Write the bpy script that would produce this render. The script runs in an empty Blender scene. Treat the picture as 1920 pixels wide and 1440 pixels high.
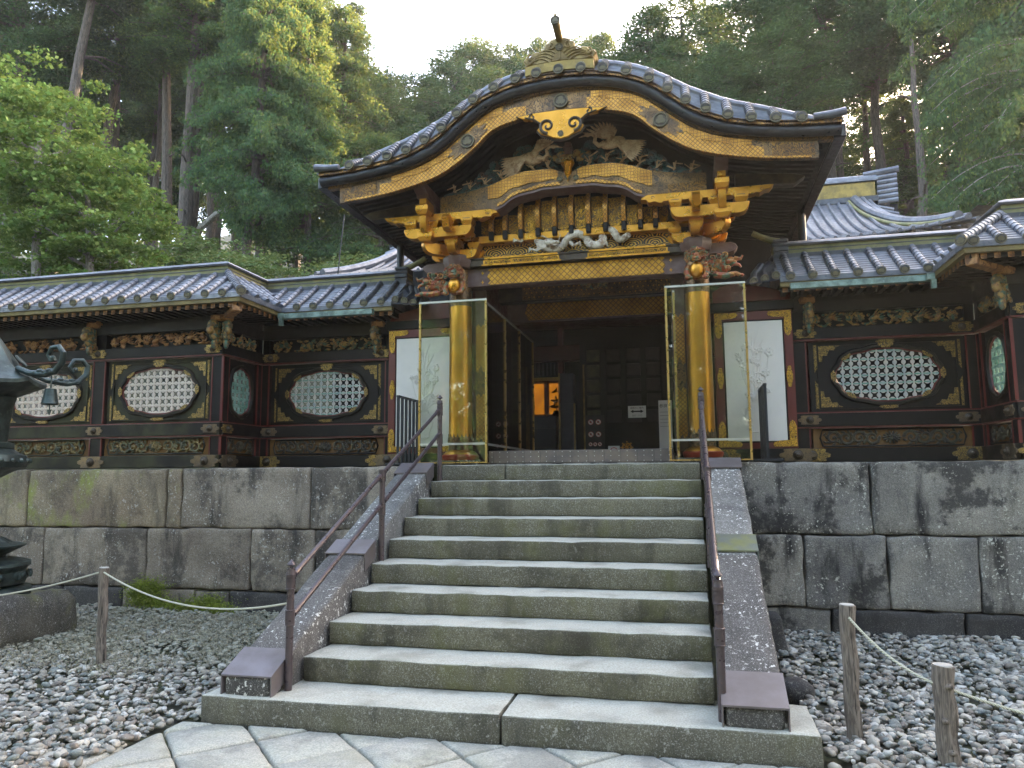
import bpy, math, random
import numpy as np
from mathutils import Matrix, Vector, noise

# ------------------------------------------------------------------ scene, camera, light
scene = bpy.context.scene
col = scene.collection
cam_d = bpy.data.cameras.new("camera"); cam = bpy.data.objects.new("camera", cam_d); col.objects.link(cam)
scene.camera = cam
PITCH, YAW, ROLL = 0.1213, 0.2284, -0.0069
_F = Vector((-math.sin(YAW)*math.cos(PITCH), math.cos(YAW)*math.cos(PITCH), math.sin(PITCH)))
_R = Vector((math.cos(YAW), math.sin(YAW), 0)); _U = _R.cross(_F)
_R2 = _R*math.cos(ROLL)+_U*math.sin(ROLL); _U2 = -_R*math.sin(ROLL)+_U*math.cos(ROLL)
cam.matrix_world = Matrix(((_R2.x, _U2.x, -_F.x, 3.2144), (_R2.y, _U2.y, -_F.y, -4.4454), (_R2.z, _U2.z, -_F.z, 1.6682), (0, 0, 0, 1)))
cam_d.sensor_width = 36; cam_d.lens = 26.583; cam_d.clip_end = 2000; cam_d.clip_start = 0.05

SUN_EL, SUN_AZ = math.radians(20), math.radians(38)      # azimuth clockwise from +Y: behind the forest, to the right
w = bpy.data.worlds.new("World"); scene.world = w; w.use_nodes = True
nt = w.node_tree; bg = nt.nodes['Background']
sky = nt.nodes.new('ShaderNodeTexSky'); sky.sky_type = 'NISHITA'; sky.sun_disc = False
sky.sun_elevation = SUN_EL; sky.sun_rotation = SUN_AZ; sky.dust_density = 3.5; sky.air_density = 1.0; sky.ozone_density = 1.0
nt.links.new(sky.outputs[0], bg.inputs[0]); bg.inputs[1].default_value = 0.15
sd = bpy.data.lights.new("sun", 'SUN'); sun = bpy.data.objects.new("sun", sd); col.objects.link(sun)
sd.energy = 3.2; sd.angle = math.radians(0.5); sd.color = (1.0, 0.86, 0.66)
to_sun = Vector((math.sin(SUN_AZ)*math.cos(SUN_EL), math.cos(SUN_AZ)*math.cos(SUN_EL), math.sin(SUN_EL)))
sun.rotation_euler = to_sun.to_track_quat('Z', 'Y').to_euler()
scene.view_settings.view_transform = 'Standard'; scene.view_settings.look = 'None'
scene.view_settings.gamma = 1.0; scene.view_settings.exposure = 3.85
scene.view_settings.use_white_balance = True; scene.view_settings.white_balance_temperature = 7800; scene.view_settings.white_balance_tint = 13

# ------------------------------------------------------------------ materials
def lin(h):
    c = [int(h[i:i+2], 16)/255 for i in (0, 2, 4)]
    return tuple((x/12.92 if x <= .04045 else ((x+.055)/1.055)**2.4) for x in c)+(1,)

class NT:
    def __init__(s, name):
        s.m = bpy.data.materials.new(name); s.m.use_nodes = True; s.t = s.m.node_tree
        s.b = s.t.nodes['Principled BSDF']; s.out = s.t.nodes['Material Output']
        s.tc = s.t.nodes.new('ShaderNodeTexCoord').outputs['Object']; s.hs = []
    def n(s, ty, **k):
        x = s.t.nodes.new(ty)
        for a, v in k.items(): setattr(x, a, v)
        return x
    def set(s, sock, v):
        if hasattr(v, 'links') or hasattr(v, 'is_output'): s.t.links.new(v, sock)
        else: sock.default_value = v
    def map(s, sc=(1, 1, 1), rot=(0, 0, 0), src=None):
        m = s.n('ShaderNodeMapping'); s.set(m.inputs[0], src or s.tc)
        m.inputs['Scale'].default_value = sc; m.inputs['Rotation'].default_value = rot
        return m.outputs[0]
    def noise(s, scale, detail=4, rough=.55, vec=None, dist=0):
        x = s.n('ShaderNodeTexNoise'); s.set(x.inputs['Vector'], vec or s.tc)
        x.inputs['Scale'].default_value = scale; x.inputs['Detail'].default_value = detail
        x.inputs['Roughness'].default_value = rough; x.inputs['Distortion'].default_value = dist
        return x.outputs['Fac']
    def vor(s, scale, feature='F1', vec=None, rnd=1.0, out='Distance'):
        x = s.n('ShaderNodeTexVoronoi', feature=feature); s.set(x.inputs['Vector'], vec or s.tc)
        x.inputs['Scale'].default_value = scale; x.inputs['Randomness'].default_value = rnd
        return x.outputs[out]
    def wave(s, scale, vec=None, kind='BANDS', direction='X', dist=0, dscale=1, profile='SIN'):
        x = s.n('ShaderNodeTexWave', wave_type=kind, wave_profile=profile)
        if kind == 'BANDS': x.bands_direction = direction
        else: x.rings_direction = direction
        s.set(x.inputs['Vector'], vec or s.tc); x.inputs['Scale'].default_value = scale
        x.inputs['Distortion'].default_value = dist; x.inputs['Detail Scale'].default_value = dscale
        return x.outputs['Fac']
    def ramp(s, fac, a, b, ca=0.0, cb=1.0):
        m = s.n('ShaderNodeMapRange', interpolation_type='SMOOTHSTEP'); s.set(m.inputs[0], fac)
        m.inputs[1].default_value = a; m.inputs[2].default_value = b
        m.inputs[3].default_value = ca; m.inputs[4].default_value = cb
        return m.outputs[0]
    def math(s, op, a, b=0.0):
        m = s.n('ShaderNodeMath', operation=op); s.set(m.inputs[0], a); s.set(m.inputs[1], b); return m.outputs[0]
    def mix(s, fac, a, b, mode='MIX'):
        m = s.n('ShaderNodeMix', data_type='RGBA', blend_type=mode)
        s.set(m.inputs[0], fac); s.set(m.inputs[6], a); s.set(m.inputs[7], b); return m.outputs[2]
    def sep(s, src=None):
        x = s.n('ShaderNodeSeparateXYZ'); s.set(x.inputs[0], src or s.tc); return x.outputs
    def comb(s, x, y, z):
        c = s.n('ShaderNodeCombineXYZ'); s.set(c.inputs[0], x); s.set(c.inputs[1], y); s.set(c.inputs[2], z); return c.outputs[0]
    def nz(s):
        g = s.n('ShaderNodeNewGeometry'); x = s.n('ShaderNodeSeparateXYZ'); s.t.links.new(g.outputs['True Normal'], x.inputs[0]); return x.outputs[2]
    def pos(s): return s.n('ShaderNodeNewGeometry').outputs['Position']
    def orand(s): return s.n('ShaderNodeObjectInfo').outputs['Random']
    def island(s): return s.n('ShaderNodeNewGeometry').outputs['Random Per Island']
    def bump(s, h, strength=.3, dist=.01):
        b = s.n('ShaderNodeBump'); s.set(b.inputs['Height'], h); b.inputs['Strength'].default_value = strength
        b.inputs['Distance'].default_value = dist
        if s.hs: s.t.links.new(s.hs[-1], b.inputs['Normal'])
        s.hs.append(b.outputs[0]); s.t.links.new(b.outputs[0], s.b.inputs['Normal'])
    def done(s, colr=None, rough=None, metal=None, **k):
        if colr is not None: s.set(s.b.inputs['Base Color'], colr)
        if rough is not None: s.set(s.b.inputs['Roughness'], rough)
        if metal is not None: s.set(s.b.inputs['Metallic'], metal)
        for a, v in k.items(): s.set(s.b.inputs[a.replace('_', ' ')], v)
        return s.m

def offset_obj(n, amt=7.0):
    """object coordinates shifted by a random amount per object so that like pieces do not repeat"""
    a = n.n('ShaderNodeVectorMath', operation='ADD'); n.set(a.inputs[0], n.tc)
    r = n.math('MULTIPLY', n.orand(), amt); n.set(a.inputs[1], n.comb(r, n.math('MULTIPLY', r, 1.7), n.math('MULTIPLY', r, .6)))
    return a.outputs[0]

def m_stone(name, c1, c2, dark='1c1a19', streak=.5, spots=.3, moss=0.0, mosscol='6a6f2a', spotcol='b9b7b0', bump=.6, topcol=None, scale=1.0, hue=None, blot=.35):
    n = NT(name); v = offset_obj(n, 9.0); n.tc = v
    a = n.noise(1.3*scale, 6, .6, v); c = n.mix(n.ramp(a, .35, .65), lin(c1), lin(c2))
    if hue: c = n.mix(n.math('MULTIPLY', n.ramp(n.noise(.8*scale, 3), .45, .7), .6), c, lin(hue))
    c = n.mix(n.math('MULTIPLY', n.ramp(n.orand(), 0, 1), .25), c, lin(c2))
    g = n.noise(85*scale, 3, .75); c = n.mix(n.ramp(g, .38, .62, .0, .75), c, n.mix(.6, c, lin(dark)))
    g2 = n.noise(130*scale, 2, .6); c = n.mix(n.ramp(g2, .56, .66, 0, .35), c, lin(spotcol))
    bl = n.math('ADD', n.noise(1.1, 6, .72), n.math('MULTIPLY', n.noise(16, 3), .12)); c = n.mix(n.ramp(bl, .57, .66, 0, blot), c, lin(dark))
    st = n.noise(2.3, 5, .6, n.map((1.6, 1.6, .35)))
    c = n.mix(n.math('MULTIPLY', n.ramp(st, .5, .68), streak), c, lin(dark))
    if moss:
        mm = n.math('MULTIPLY', n.ramp(n.noise(2.2, 6, .65, n.map((1, 1, .6))), .5, .68), moss)
        c = n.mix(mm, c, lin(mosscol))
    if spots:
        reg = n.ramp(n.noise(1.7, 3), .42, .62)
        s1 = n.ramp(n.noise(38, 3, .6), .61, .66); s2 = n.ramp(n.noise(14, 4, .7), .62, .67)
        s = n.math('MULTIPLY', n.math('MAXIMUM', s1, s2), n.math('MULTIPLY', n.math('ADD', reg, .15), spots))
        c = n.mix(s, c, lin(spotcol))
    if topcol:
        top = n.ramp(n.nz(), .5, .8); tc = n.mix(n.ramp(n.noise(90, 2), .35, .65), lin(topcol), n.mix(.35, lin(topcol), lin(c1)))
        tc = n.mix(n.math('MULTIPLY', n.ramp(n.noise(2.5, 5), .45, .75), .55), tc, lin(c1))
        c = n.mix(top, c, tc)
    n.bump(n.noise(24*scale, 6, .7), bump, .012); n.bump(n.noise(110*scale, 2, .6), bump*.7, .003)
    return n.done(c, .85)

def m_plain(name, c, rough=.6, metal=0.0, var=.25, c2=None, scale=6, bump=.15, bs=30, wear=None, **k):
    n = NT(name)
    cc = n.mix(n.math('MULTIPLY', n.ramp(n.noise(scale, 5, .6), .35, .7), 1.0 if c2 else var), lin(c), lin(c2 or '808080') if c2 else n.mix(.5, lin(c), (0, 0, 0, 1)))
    if wear: cc = n.mix(n.math('MULTIPLY', n.ramp(n.noise(scale*2.3, 6, .7), .58, .7), .7), cc, lin(wear))
    if bump: n.bump(n.noise(bs, 5, .6), bump, .006)
    r = n.ramp(n.noise(scale*1.7, 4), .3, .7, max(.05, rough-.08), min(1, rough+.1))
    return n.done(cc, r, metal, **k)

def m_gold(name, pattern=None, scale=14, dark='2a1a0c', c='d9a23c', c2='b47a1e', depth=.5, cover=.5, rough=.34):
    n = NT(name)
    base = n.mix(n.ramp(n.noise(5, 5), .35, .7), lin(c), lin(c2)); metal = .85; r = n.ramp(n.noise(9, 4), .3, .7, rough-.06, rough+.12)
    h = None
    if pattern == 'lattice':      # gilt diaper of small crosses
        x, y, z = n.sep(); s = scale
        fx = n.math('ABSOLUTE', n.math('SUBTRACT', n.math('FRACT', n.math('MULTIPLY', n.math('ADD', x, z), s)), .5))
        fz = n.math('ABSOLUTE', n.math('SUBTRACT', n.math('FRACT', n.math('MULTIPLY', n.math('SUBTRACT', x, z), s)), .5))
        h = n.ramp(n.math('MINIMUM', fx, fz), .06, .14); h2 = n.ramp(n.math('ADD', fx, fz), .45, .62); h = n.math('MULTIPLY', h, n.math('SUBTRACT', 1.0, n.math('MULTIPLY', h2, .0)))
        base = n.mix(n.math('MULTIPLY', n.math('SUBTRACT', 1.0, h), .75), base, lin(dark))
    elif pattern == 'cells':      # honeycomb florets
        d = n.vor(scale, 'DISTANCE_TO_EDGE', n.map((1, .0, 1)), .25); h = n.ramp(d, .03, .12)
        d2 = n.vor(scale, 'F1', n.map((1, .0, 1)), .25); dot = n.ramp(d2, .12, .2)
        h = n.math('MULTIPLY', h, dot); base = n.mix(n.math('MULTIPLY', n.math('SUBTRACT', 1.0, h), .8), base, lin(dark))
    elif pattern == 'scroll':     # engraved foliage scrolls
        d = n.noise(scale, 2, .5, n.map((1, .3, 1)), 1.2)
        fr = n.math('ABSOLUTE', n.math('SUBTRACT', n.math('FRACT', n.math('MULTIPLY', d, 7.0)), .5))
        h = n.ramp(fr, .5*cover-.08, .5*cover+.08); base = n.mix(n.math('MULTIPLY', n.math('SUBTRACT', 1.0, h), .9), base, lin(dark))
    elif pattern == 'waves':
        px = n.sep(); row = n.math('FLOOR', n.math('MULTIPLY', px[2], scale*1.6))
        xx = n.math('ADD', n.math('MULTIPLY', px[0], scale*.5), n.math('MULTIPLY', row, .5))
        fx = n.math('SUBTRACT', n.math('FRACT', xx), .5); fz = n.math('FRACT', n.math('MULTIPLY', px[2], scale*1.6))
        rr = n.math('SQRT', n.math('ADD', n.math('MULTIPLY', n.math('MULTIPLY', fx, fx), 4.0), n.math('MULTIPLY', n.math('MULTIPLY', fz, fz), .9)))
        rn = n.math('ADD', rr, n.math('MULTIPLY', n.noise(9, 2), .35))
        fr = n.math('ABSOLUTE', n.math('SUBTRACT', n.math('FRACT', n.math('MULTIPLY', rn, 4.0)), .5))
        h = n.ramp(fr, .24, .34); base = n.mix(n.math('SUBTRACT', 1.0, h), base, lin(dark)); 
    if h is not None: n.bump(h, depth, .006)
    n.bump(n.noise(60, 4), .12, .003)
    if h is not None: metal = n.ramp(h, 0, 1, .25, .85)
    return n.done(base, r, metal)

MAT = {}
M = MAT
M['wall_l'] = m_stone('weathered_brown_stone', '6f6356', '9c8f7e', streak=.8, spots=.7, moss=.0, hue='54433a', bump=1.2, blot=.6)
M['wall_lm'] = m_stone('mossy_brown_stone', '7c6d5a', 'a39275', streak=.6, spots=.6, moss=.9, mosscol='848a42', hue='6b5344', bump=1.2, blot=.4)
M['wall_r'] = m_stone('weathered_grey_stone', '625f5d', '918b80', streak=1.0, spots=1.2, moss=.0, spotcol='a9a89c', hue='3a393a', bump=1.1, blot=.85)
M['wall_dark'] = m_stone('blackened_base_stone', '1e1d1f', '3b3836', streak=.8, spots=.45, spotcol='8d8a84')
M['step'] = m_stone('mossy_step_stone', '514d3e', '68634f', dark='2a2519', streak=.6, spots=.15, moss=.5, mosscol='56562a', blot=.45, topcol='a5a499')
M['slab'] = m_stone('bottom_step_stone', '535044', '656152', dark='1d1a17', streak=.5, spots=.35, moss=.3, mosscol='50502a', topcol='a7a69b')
M['cheek'] = m_stone('lichen_cheek_stone', '3b3836', '5a5652', dark='1e1c1b', streak=.35, spots=1.3, spotcol='bcbab4')
M['cheek_pale'] = m_stone('pale_lichen_cheek_stone', '5d5c59', '7a7873', dark='232020', streak=.3, spots=1.6, spotcol='c9c9c3')
M['paving'] = m_stone('pale_paving_stone', '8f8f88', 'a6a598', dark='4c4d4a', streak=.15, spots=.0, moss=.25, mosscol='85856a', bump=.7)
M['soil'] = m_plain('dark_mossy_soil', '2b2a20', .95, c2='3f4426', scale=5, bump=.6, bs=60)
n = NT('mixed_grey_pebble'); r = n.island()
c = n.mix(n.ramp(r, 0, 1), lin('666259'), lin('a8a296')); c = n.mix(n.ramp(n.math('FRACT', n.math('MULTIPLY', r, 17.3)), .72, .8), c, lin('6a706c'))
c = n.mix(n.ramp(n.math('FRACT', n.math('MULTIPLY', r, 31.7)), .8, .85), c, lin('736a60')); c = n.mix(n.ramp(n.math('FRACT', n.math('MULTIPLY', r, 57.1)), .86, .9), c, lin('a9a7a0'))
c = n.mix(n.ramp(n.noise(22, 5, .65), .5, .62, 0, .65), c, lin('3f4042')); c = n.mix(n.ramp(n.noise(60, 3, .65), .64, .68, 0, .7), c, lin('b5b5ad'))
px = n.sep(n.pos()); mm = n.math('MULTIPLY', n.ramp(px[1], 1.0, 2.2), n.ramp(px[0], .3, -1.0)); mm = n.math('MULTIPLY', mm, n.ramp(n.noise(1.5, 4, .6, n.pos()), .3, .55))
c = n.mix(n.math('MULTIPLY', mm, .6), c, n.mix(n.noise(40, 3), lin('82836e'), lin('5d5f4a')))
n.bump(n.noise(45, 5, .7), .5, .006); M['pebble'] = n.done(c, .75)
M['moss'] = m_plain('green_moss', '5c6a20', .95, c2='7d8a30', scale=14, bump=1.0, bs=70)
M['drymoss'] = m_plain('grey_green_lichen_moss', '7d7968', .95, c2='938f7c', scale=18, bump=1.0, bs=80)
M['lantern_stone'] = m_stone('mossy_lantern_pedestal', '35322a', '5b5547', streak=.4, spots=.5, moss=.6, mosscol='5f603a', bump=1.2)
M['black'] = m_plain('black_lacquer', '0b0808', .5, var=.6, bump=.05, wear='221d19', scale=4, Specular_IOR_Level=.25)
M['black_worn'] = m_plain('worn_black_lacquer', '100d0a', .55, c2='241f16', scale=3, bump=.15, Specular_IOR_Level=.25)
M['black_mossy'] = m_plain('mossy_black_lacquer', '120f0c', .65, c2='35351f', scale=2.5, bump=.2, Specular_IOR_Level=.3)
M['red'] = m_plain('red_lacquer', '5c1614', .4, var=.4, bump=.05)
M['red_dark'] = m_plain('dark_red_lacquer', '4c1412', .5, var=.5, bump=.05)
M['red_bright'] = m_plain('vermilion_lacquer', 'a5351c', .45, var=.35, bump=.05)
M['soffit'] = m_plain('dark_soffit_timber', '121012', .6, var=.4)
M['brown'] = m_plain('brown_lacquered_timber', '4b3029', .5, c2='5f4a45', scale=7, bump=.2)
M['gold'] = m_gold('polished_gold_leaf', c='c88c38', c2='a87228', rough=.3)
M['goldpil'] = m_plain('smooth_gilt_copper', 'cf943c', .36, .9, c2='bd8434', scale=3, bump=0)
M['gold_lat'] = m_gold('gilt_cross_diaper', 'lattice', 13, dark='4a2808', c='c08c3a', c2='9c6c26')
M['gold_lat2'] = m_gold('gilt_fine_diaper', 'lattice', 19, dark='3a230d', c='cb9248', c2='a87434')
M['gold_cell'] = m_gold('gilt_honeycomb', 'cells', 26, dark='34200e', c='cc9244', c2='a06c30')
M['gold_scroll'] = m_gold('gilt_scrollwork', 'scroll', 11, dark='3a2512', c='946c3c', c2='6f5032', depth=.8)
M['gold_scroll_b'] = m_gold('bright_gilt_scrollwork', 'scroll', 14, dark='2b190a', c='c08c34', c2='9c6d24', depth=1)
M['filigree'] = m_gold('gilt_filigree_on_black', 'scroll', 22, dark='120d09', c='a88a4e', c2='8a7144', cover=.45)
M['filigree_g'] = m_gold('bright_filigree', 'scroll', 26, dark='1a0f08', c='d8a544', c2='b98a3a', cover=.4)
M['fitting'] = m_gold('dull_bronze_fitting', 'scroll', 22, dark='3f342a', c='7d6a50', c2='5f5348', cover=.3)
M['bronze_pat'] = m_gold('dark_bronze_arabesque', 'scroll', 12, dark='33271d', c='8a6a48', c2='5d4c3e', cover=.35)
M['bronze_dark'] = m_plain('dark_bronze', '2e2720', .45, .5, c2='4a3f33', scale=9)
M['wavefrieze'] = m_gold('gold_wave_on_dark', 'waves', 7, dark='2a2020', c='c89a4c', c2='a9803f')
n = NT('copper_roof_tile'); x = n.noise(3, 6, .65); c = n.mix(n.ramp(x, .35, .7), lin('5b5e66'), lin('80838a'))
c = n.mix(n.ramp(n.noise(9, 5, .7), .56, .7, 0, .7), c, lin('3d4146')); c = n.mix(n.ramp(n.orand(), 0, 1, 0, .3), c, lin('484b52'))
n.bump(n.noise(40, 4), .2, .004); M['tile'] = n.done(c, n.ramp(n.noise(14, 4), .3, .7, .3, .55), .35)
M['disc'] = m_plain('bronze_tile_end', '4f4a38', .5, .4, c2='6b6248', scale=30, bump=0)
M['tile_dark'] = m_plain('blackened_copper_tile', '33363d', .5, .3, c2='50545a', scale=4, wear='6a6c55')
M['verdigris'] = m_plain('verdigris_copper', '4d5f58', .55, .2, c2='7d968c', scale=9, wear='8ea69c')
M['ridgeboard'] = m_plain('yellow_green_ridge_copper', '6b6c4a', .6, .2, c2='8c8459', scale=5, wear='4a4a35')
M['ridgegold'] = m_plain('worn_gold_ridge_board', '8f7840', .5, .5, c2='6a5a34', scale=6, wear='a98f4c')
M['finial'] = m_plain('weathered_gilt_bronze', '6a5838', .5, .6, c2='8f7a4b', scale=8, wear='47413a')
M['eave_ochre'] = m_plain('ochre_eave_board', '5f5232', .6, .2, c2='7a6a3c', scale=8)
M['rim'] = m_plain('black_lacquer_rim', '15171d', .35, c2='272b33', scale=10)
def m_carve(name, cols, dark='17110d', scale=16, rough=.6, metal=0):
    n = NT(name); c = lin(cols[0])
    for i, k in enumerate(cols[1:]): c = n.mix(n.ramp(n.noise(scale*(.6+.3*i), 2, .5, n.map((1, 1, 1), (i, i*2, 0))), .5, .56), c, lin(k))
    c = n.mix(n.ramp(n.noise(50, 4, .7), .5, .75, 0, .7), c, lin(dark)); n.bump(n.noise(70, 3), .4, .004)
    return n.done(c, rough, metal)
M['carve_brown'] = m_carve('faded_brown_carving', ['94673f', 'ab7c50', '6f4a30'], metal=.0)
M['carve_poly'] = m_carve('polychrome_carving', ['5c5340', '8a6038', '3d5f52', '957745'])
M['carve_green'] = m_carve('dark_green_gold_carving', ['3f3f2b', '5c5a3a', '6d5a30'])
M['carve_black'] = m_carve('black_carving', ['231d17', '332b1f', '3d3826'])
M['carve_pine'] = m_carve('pine_carving', ['3b4a4e', '4f4038', '2d4f50'])
M['carve_crane'] = m_carve('crane_carving', ['a88a6c', '8f6f52', 'b59a7c'], dark='4d382a')
M['carve_dragon'] = m_carve('dragon_carving', ['b3a998', '917d6c', 'c4bbab'], dark='5b4636')
M['carve_lion'] = m_carve('lion_carving', ['8a5a30', 'a8763a', '4f6048', '8c4228'], dark='3a1c10', metal=.35, rough=.4)
M['ocher_back'] = m_plain('ochre_carving_ground', '6e4b1c', .6, var=.6, bump=.1)
M['lat_white'] = m_plain('white_pink_lattice', 'bdae9f', .6, c2='c9bcb0', scale=5, bump=.05)
M['lat_green'] = m_plain('green_white_lattice', '4f8073', .6, c2='8ea89f', scale=7, bump=.05)
M['lat_cream'] = m_plain('cream_lattice_rosette', 'b5aca2', .6, c2='8f9a9c', scale=9, bump=.05, wear='7d3a2a')
M['white'] = m_plain('white_painted_relief', 'd2cec6', .6, var=.1, bump=.12, bs=70)
M['rail'] = m_plain('purple_brown_painted_steel', '463c3f', .33, .25, var=.3, bump=.05, wear='6b4a3a', scale=12)
M['cap_metal'] = m_plain('purple_brown_metal_cover', '5a5250', .42, .3, c2='6a6366', scale=3, bump=.05)
M['cap_green'] = m_plain('stained_metal_cover', '5e6560', .45, .3, c2='6d7048', scale=7, bump=.05)
M['iron'] = m_plain('dark_iron', '22262b', .45, .4, var=.3, bump=.05)
M['brass'] = m_plain('brass_frame', 'b3935a', .3, .85, var=.1, bump=0)
M['alu'] = m_plain('brushed_metal_rail', 'b5b3ac', .35, .7, var=.1, bump=.03)
M['sill'] = m_plain('riveted_copper_sill', '5d5654', .45, .5, c2='75685f', scale=5, wear='4f5a55', bump=.1)
n = NT('weathered_post_timber'); g = n.noise(6, 6, .65, n.map((9, 9, .9)), 1.5)
c = n.mix(n.ramp(g, .35, .65), lin('4d443d'), lin('7d7268')); c = n.mix(n.ramp(n.noise(5, 4, .6, n.map((6, 6, .4))), .6, .63, 0, .9), c, lin('1f1a17'))
n.bump(g, .8, .01); M['wood'] = n.done(c, .8)
M['wood_top'] = m_plain('bleached_cut_timber', '9a9790', .8, var=.3)
n = NT('white_twisted_rope'); x = n.sep(); c = n.mix(n.ramp(n.wave(60, None, 'BANDS', 'DIAGONAL'), .2, .6), lin('8d8a72'), lin('c4c3b2'))
n.bump(n.wave(60, None, 'BANDS', 'DIAGONAL'), .8, .004); M['rope'] = n.done(c, .8)
M['bronze_lantern'] = m_plain('patinated_lantern_bronze', '26302f', .42, .6, c2='3f4d4b', scale=7, wear='52645c')
n = NT('clear_glass')
gl = n.n('ShaderNodeBsdfGlass'); gl.inputs['IOR'].default_value = 1.45; gl.inputs['Roughness'].default_value = 0.0
tr = n.n('ShaderNodeBsdfTransparent'); gs = n.n('ShaderNodeBsdfGlossy'); gs.inputs['Roughness'].default_value = .02
fr = n.n('ShaderNodeFresnel'); fr.inputs[0].default_value = 1.6; mx = n.n('ShaderNodeMixShader')
n.t.links.new(fr.outputs[0], mx.inputs[0]); n.t.links.new(tr.outputs[0], mx.inputs[1]); n.t.links.new(gs.outputs[0], mx.inputs[2]); n.t.links.new(mx.outputs[0], n.out.inputs[0])
tr.inputs[0].default_value = (.93, .95, .92, 1); M['glass'] = n.m; n.t.nodes.remove(gl)
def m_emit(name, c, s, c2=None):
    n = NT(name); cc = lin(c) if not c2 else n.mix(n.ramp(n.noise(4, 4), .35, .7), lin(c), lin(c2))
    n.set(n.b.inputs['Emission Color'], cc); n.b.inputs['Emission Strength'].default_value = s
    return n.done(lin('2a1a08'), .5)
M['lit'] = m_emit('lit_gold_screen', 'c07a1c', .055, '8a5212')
M['sign_white'] = m_plain('white_sign_board', 'c8c8c8', .5, var=.05, bump=0)
M['sign_ink'] = m_plain('black_sign_print', '101012', .6, bump=0)
M['sign_red'] = m_plain('red_sign_print', 'b03a3a', .5, bump=0)
M['panel_green'] = m_plain('dark_green_gilt_door_panel', '2b2b20', .5, .2, c2='45432f', scale=9, bump=.3)
M['grey_panel'] = m_plain('grey_fabric_panel', '3a3a3f', .8, var=.2)
M['cabinet'] = m_plain('blue_black_cabinet', '141b24', .5, var=.3)
def m_leaf(name, c1, c2, c3, trans=.35, rough=.6):
    n = NT(name); r = n.island(); c = n.mix(r, lin(c1), lin(c2)); c = n.mix(n.ramp(n.math('FRACT', n.math('MULTIPLY', r, 13.7)), .8, .95), c, lin(c3))
    c = n.mix(n.math('MULTIPLY', n.orand(), .35), c, lin(c1))
    df = n.n('ShaderNodeBsdfDiffuse'); tl = n.n('ShaderNodeBsdfTranslucent'); mx = n.n('ShaderNodeMixShader'); mx.inputs[0].default_value = trans
    n.set(df.inputs[0], c); br = n.mix(.4, c, lin('a5a040')); n.set(tl.inputs[0], br)
    n.t.links.new(df.outputs[0], mx.inputs[1]); n.t.links.new(tl.outputs[0], mx.inputs[2]); n.t.links.new(mx.outputs[0], n.out.inputs[0]); n.t.nodes.remove(n.b)
    return n.m
M['leaf_cedar'] = m_leaf('cedar_foliage', '2b4536', '3e5e43', '4c6a44', .2)
M['leaf_cypress'] = m_leaf('cypress_foliage', '2e4838', '426343', '57703e', .26)
M['leaf_maple'] = m_leaf('maple_foliage', '446737', '6c8b4c', '92a662', .3)
M['leaf_broad'] = m_leaf('glossy_broad_foliage', '466344', '6b8457', '8a9468', .25)
n = NT('cedar_bark'); g = n.noise(7, 6, .7, n.map((5, 5, .5)), .8)
c = n.mix(n.ramp(g, .35, .65), lin('2f2926'), lin('5b524b')); n.bump(g, .9, .03); M['bark'] = n.done(c, .9)
n = NT('pale_bark'); g = n.noise(5, 6, .7, n.map((5, 5, 1.2)), .8)
c = n.mix(n.ramp(g, .35, .65), lin('5b554f'), lin('8f8a82')); n.bump(g, .6, .02); M['bark_pale'] = n.done(c, .9)
M['hill'] = m_plain('forest_floor', '232a18', .95, c2='3a3a24', scale=.6, bump=.5, bs=3)
# ------------------------------------------------------------------ building helpers
WL = {}                                                 # world location of every Empty or part, so children can be stored relative to it
def thing(name, label, cat, loc=(0, 0, 0), group=None, kind=None):
    o = bpy.data.objects.new(name, None); col.objects.link(o); o.location = loc; o.empty_display_size = .1
    WL[o] = Vector(loc); return tag(o, label, cat, group, kind)
def tag(o, label=None, cat=None, group=None, kind=None):
    if label: o['label'] = label
    if cat: o['category'] = cat
    if group: o['group'] = group
    if kind: o['kind'] = kind
    return o
def link(name, me, parent=None, loc=None):
    o = bpy.data.objects.new(name, me); col.objects.link(o)
    wl = Vector(loc) if loc is not None else (WL[parent] if parent else Vector((0, 0, 0)))
    o.parent = parent; o.location = wl-(WL[parent] if parent else Vector((0, 0, 0))); WL[o] = wl
    return o
def inst(name, me, parent, T):
    """place shared mesh data with world matrix T"""
    o = bpy.data.objects.new(name, me); col.objects.link(o); o.parent = parent
    pl = WL[parent] if parent else Vector((0, 0, 0))
    o.matrix_local = Matrix.Translation(-pl) @ T; WL[o] = T.translation.copy(); return o
def TR(x, y, z, rz=0.0, s=None, rx=0.0, ry=0.0):
    m = Matrix.Translation((x, y, z)) @ Matrix.Rotation(rz, 4, 'Z') @ Matrix.Rotation(rx, 4, 'X') @ Matrix.Rotation(ry, 4, 'Y')
    if s is not None:
        if not hasattr(s, '__len__'): s = (s, s, s)
        m = m @ Matrix.Diagonal((*s, 1))
    return m

_sph = {}
def sph(nu, nv):
    if (nu, nv) not in _sph:
        v = [(0, 0, 1)]; f = []
        for i in range(1, nv):
            t = math.pi*i/nv
            v += [(math.sin(t)*math.cos(2*math.pi*j/nu), math.sin(t)*math.sin(2*math.pi*j/nu), math.cos(t)) for j in range(nu)]
        v.append((0, 0, -1)); L = len(v)-1
        for j in range(nu): f.append((0, 1+j, 1+(j+1) % nu))
        for i in range(nv-2):
            for j in range(nu):
                a = 1+i*nu+j; b = 1+i*nu+(j+1) % nu; f.append((a, a+nu, b+nu, b))
        for j in range(nu): f.append((L, L-nu+(j+1) % nu, L-nu+j))
        _sph[(nu, nv)] = (v, f)
    return _sph[(nu, nv)]

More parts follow.
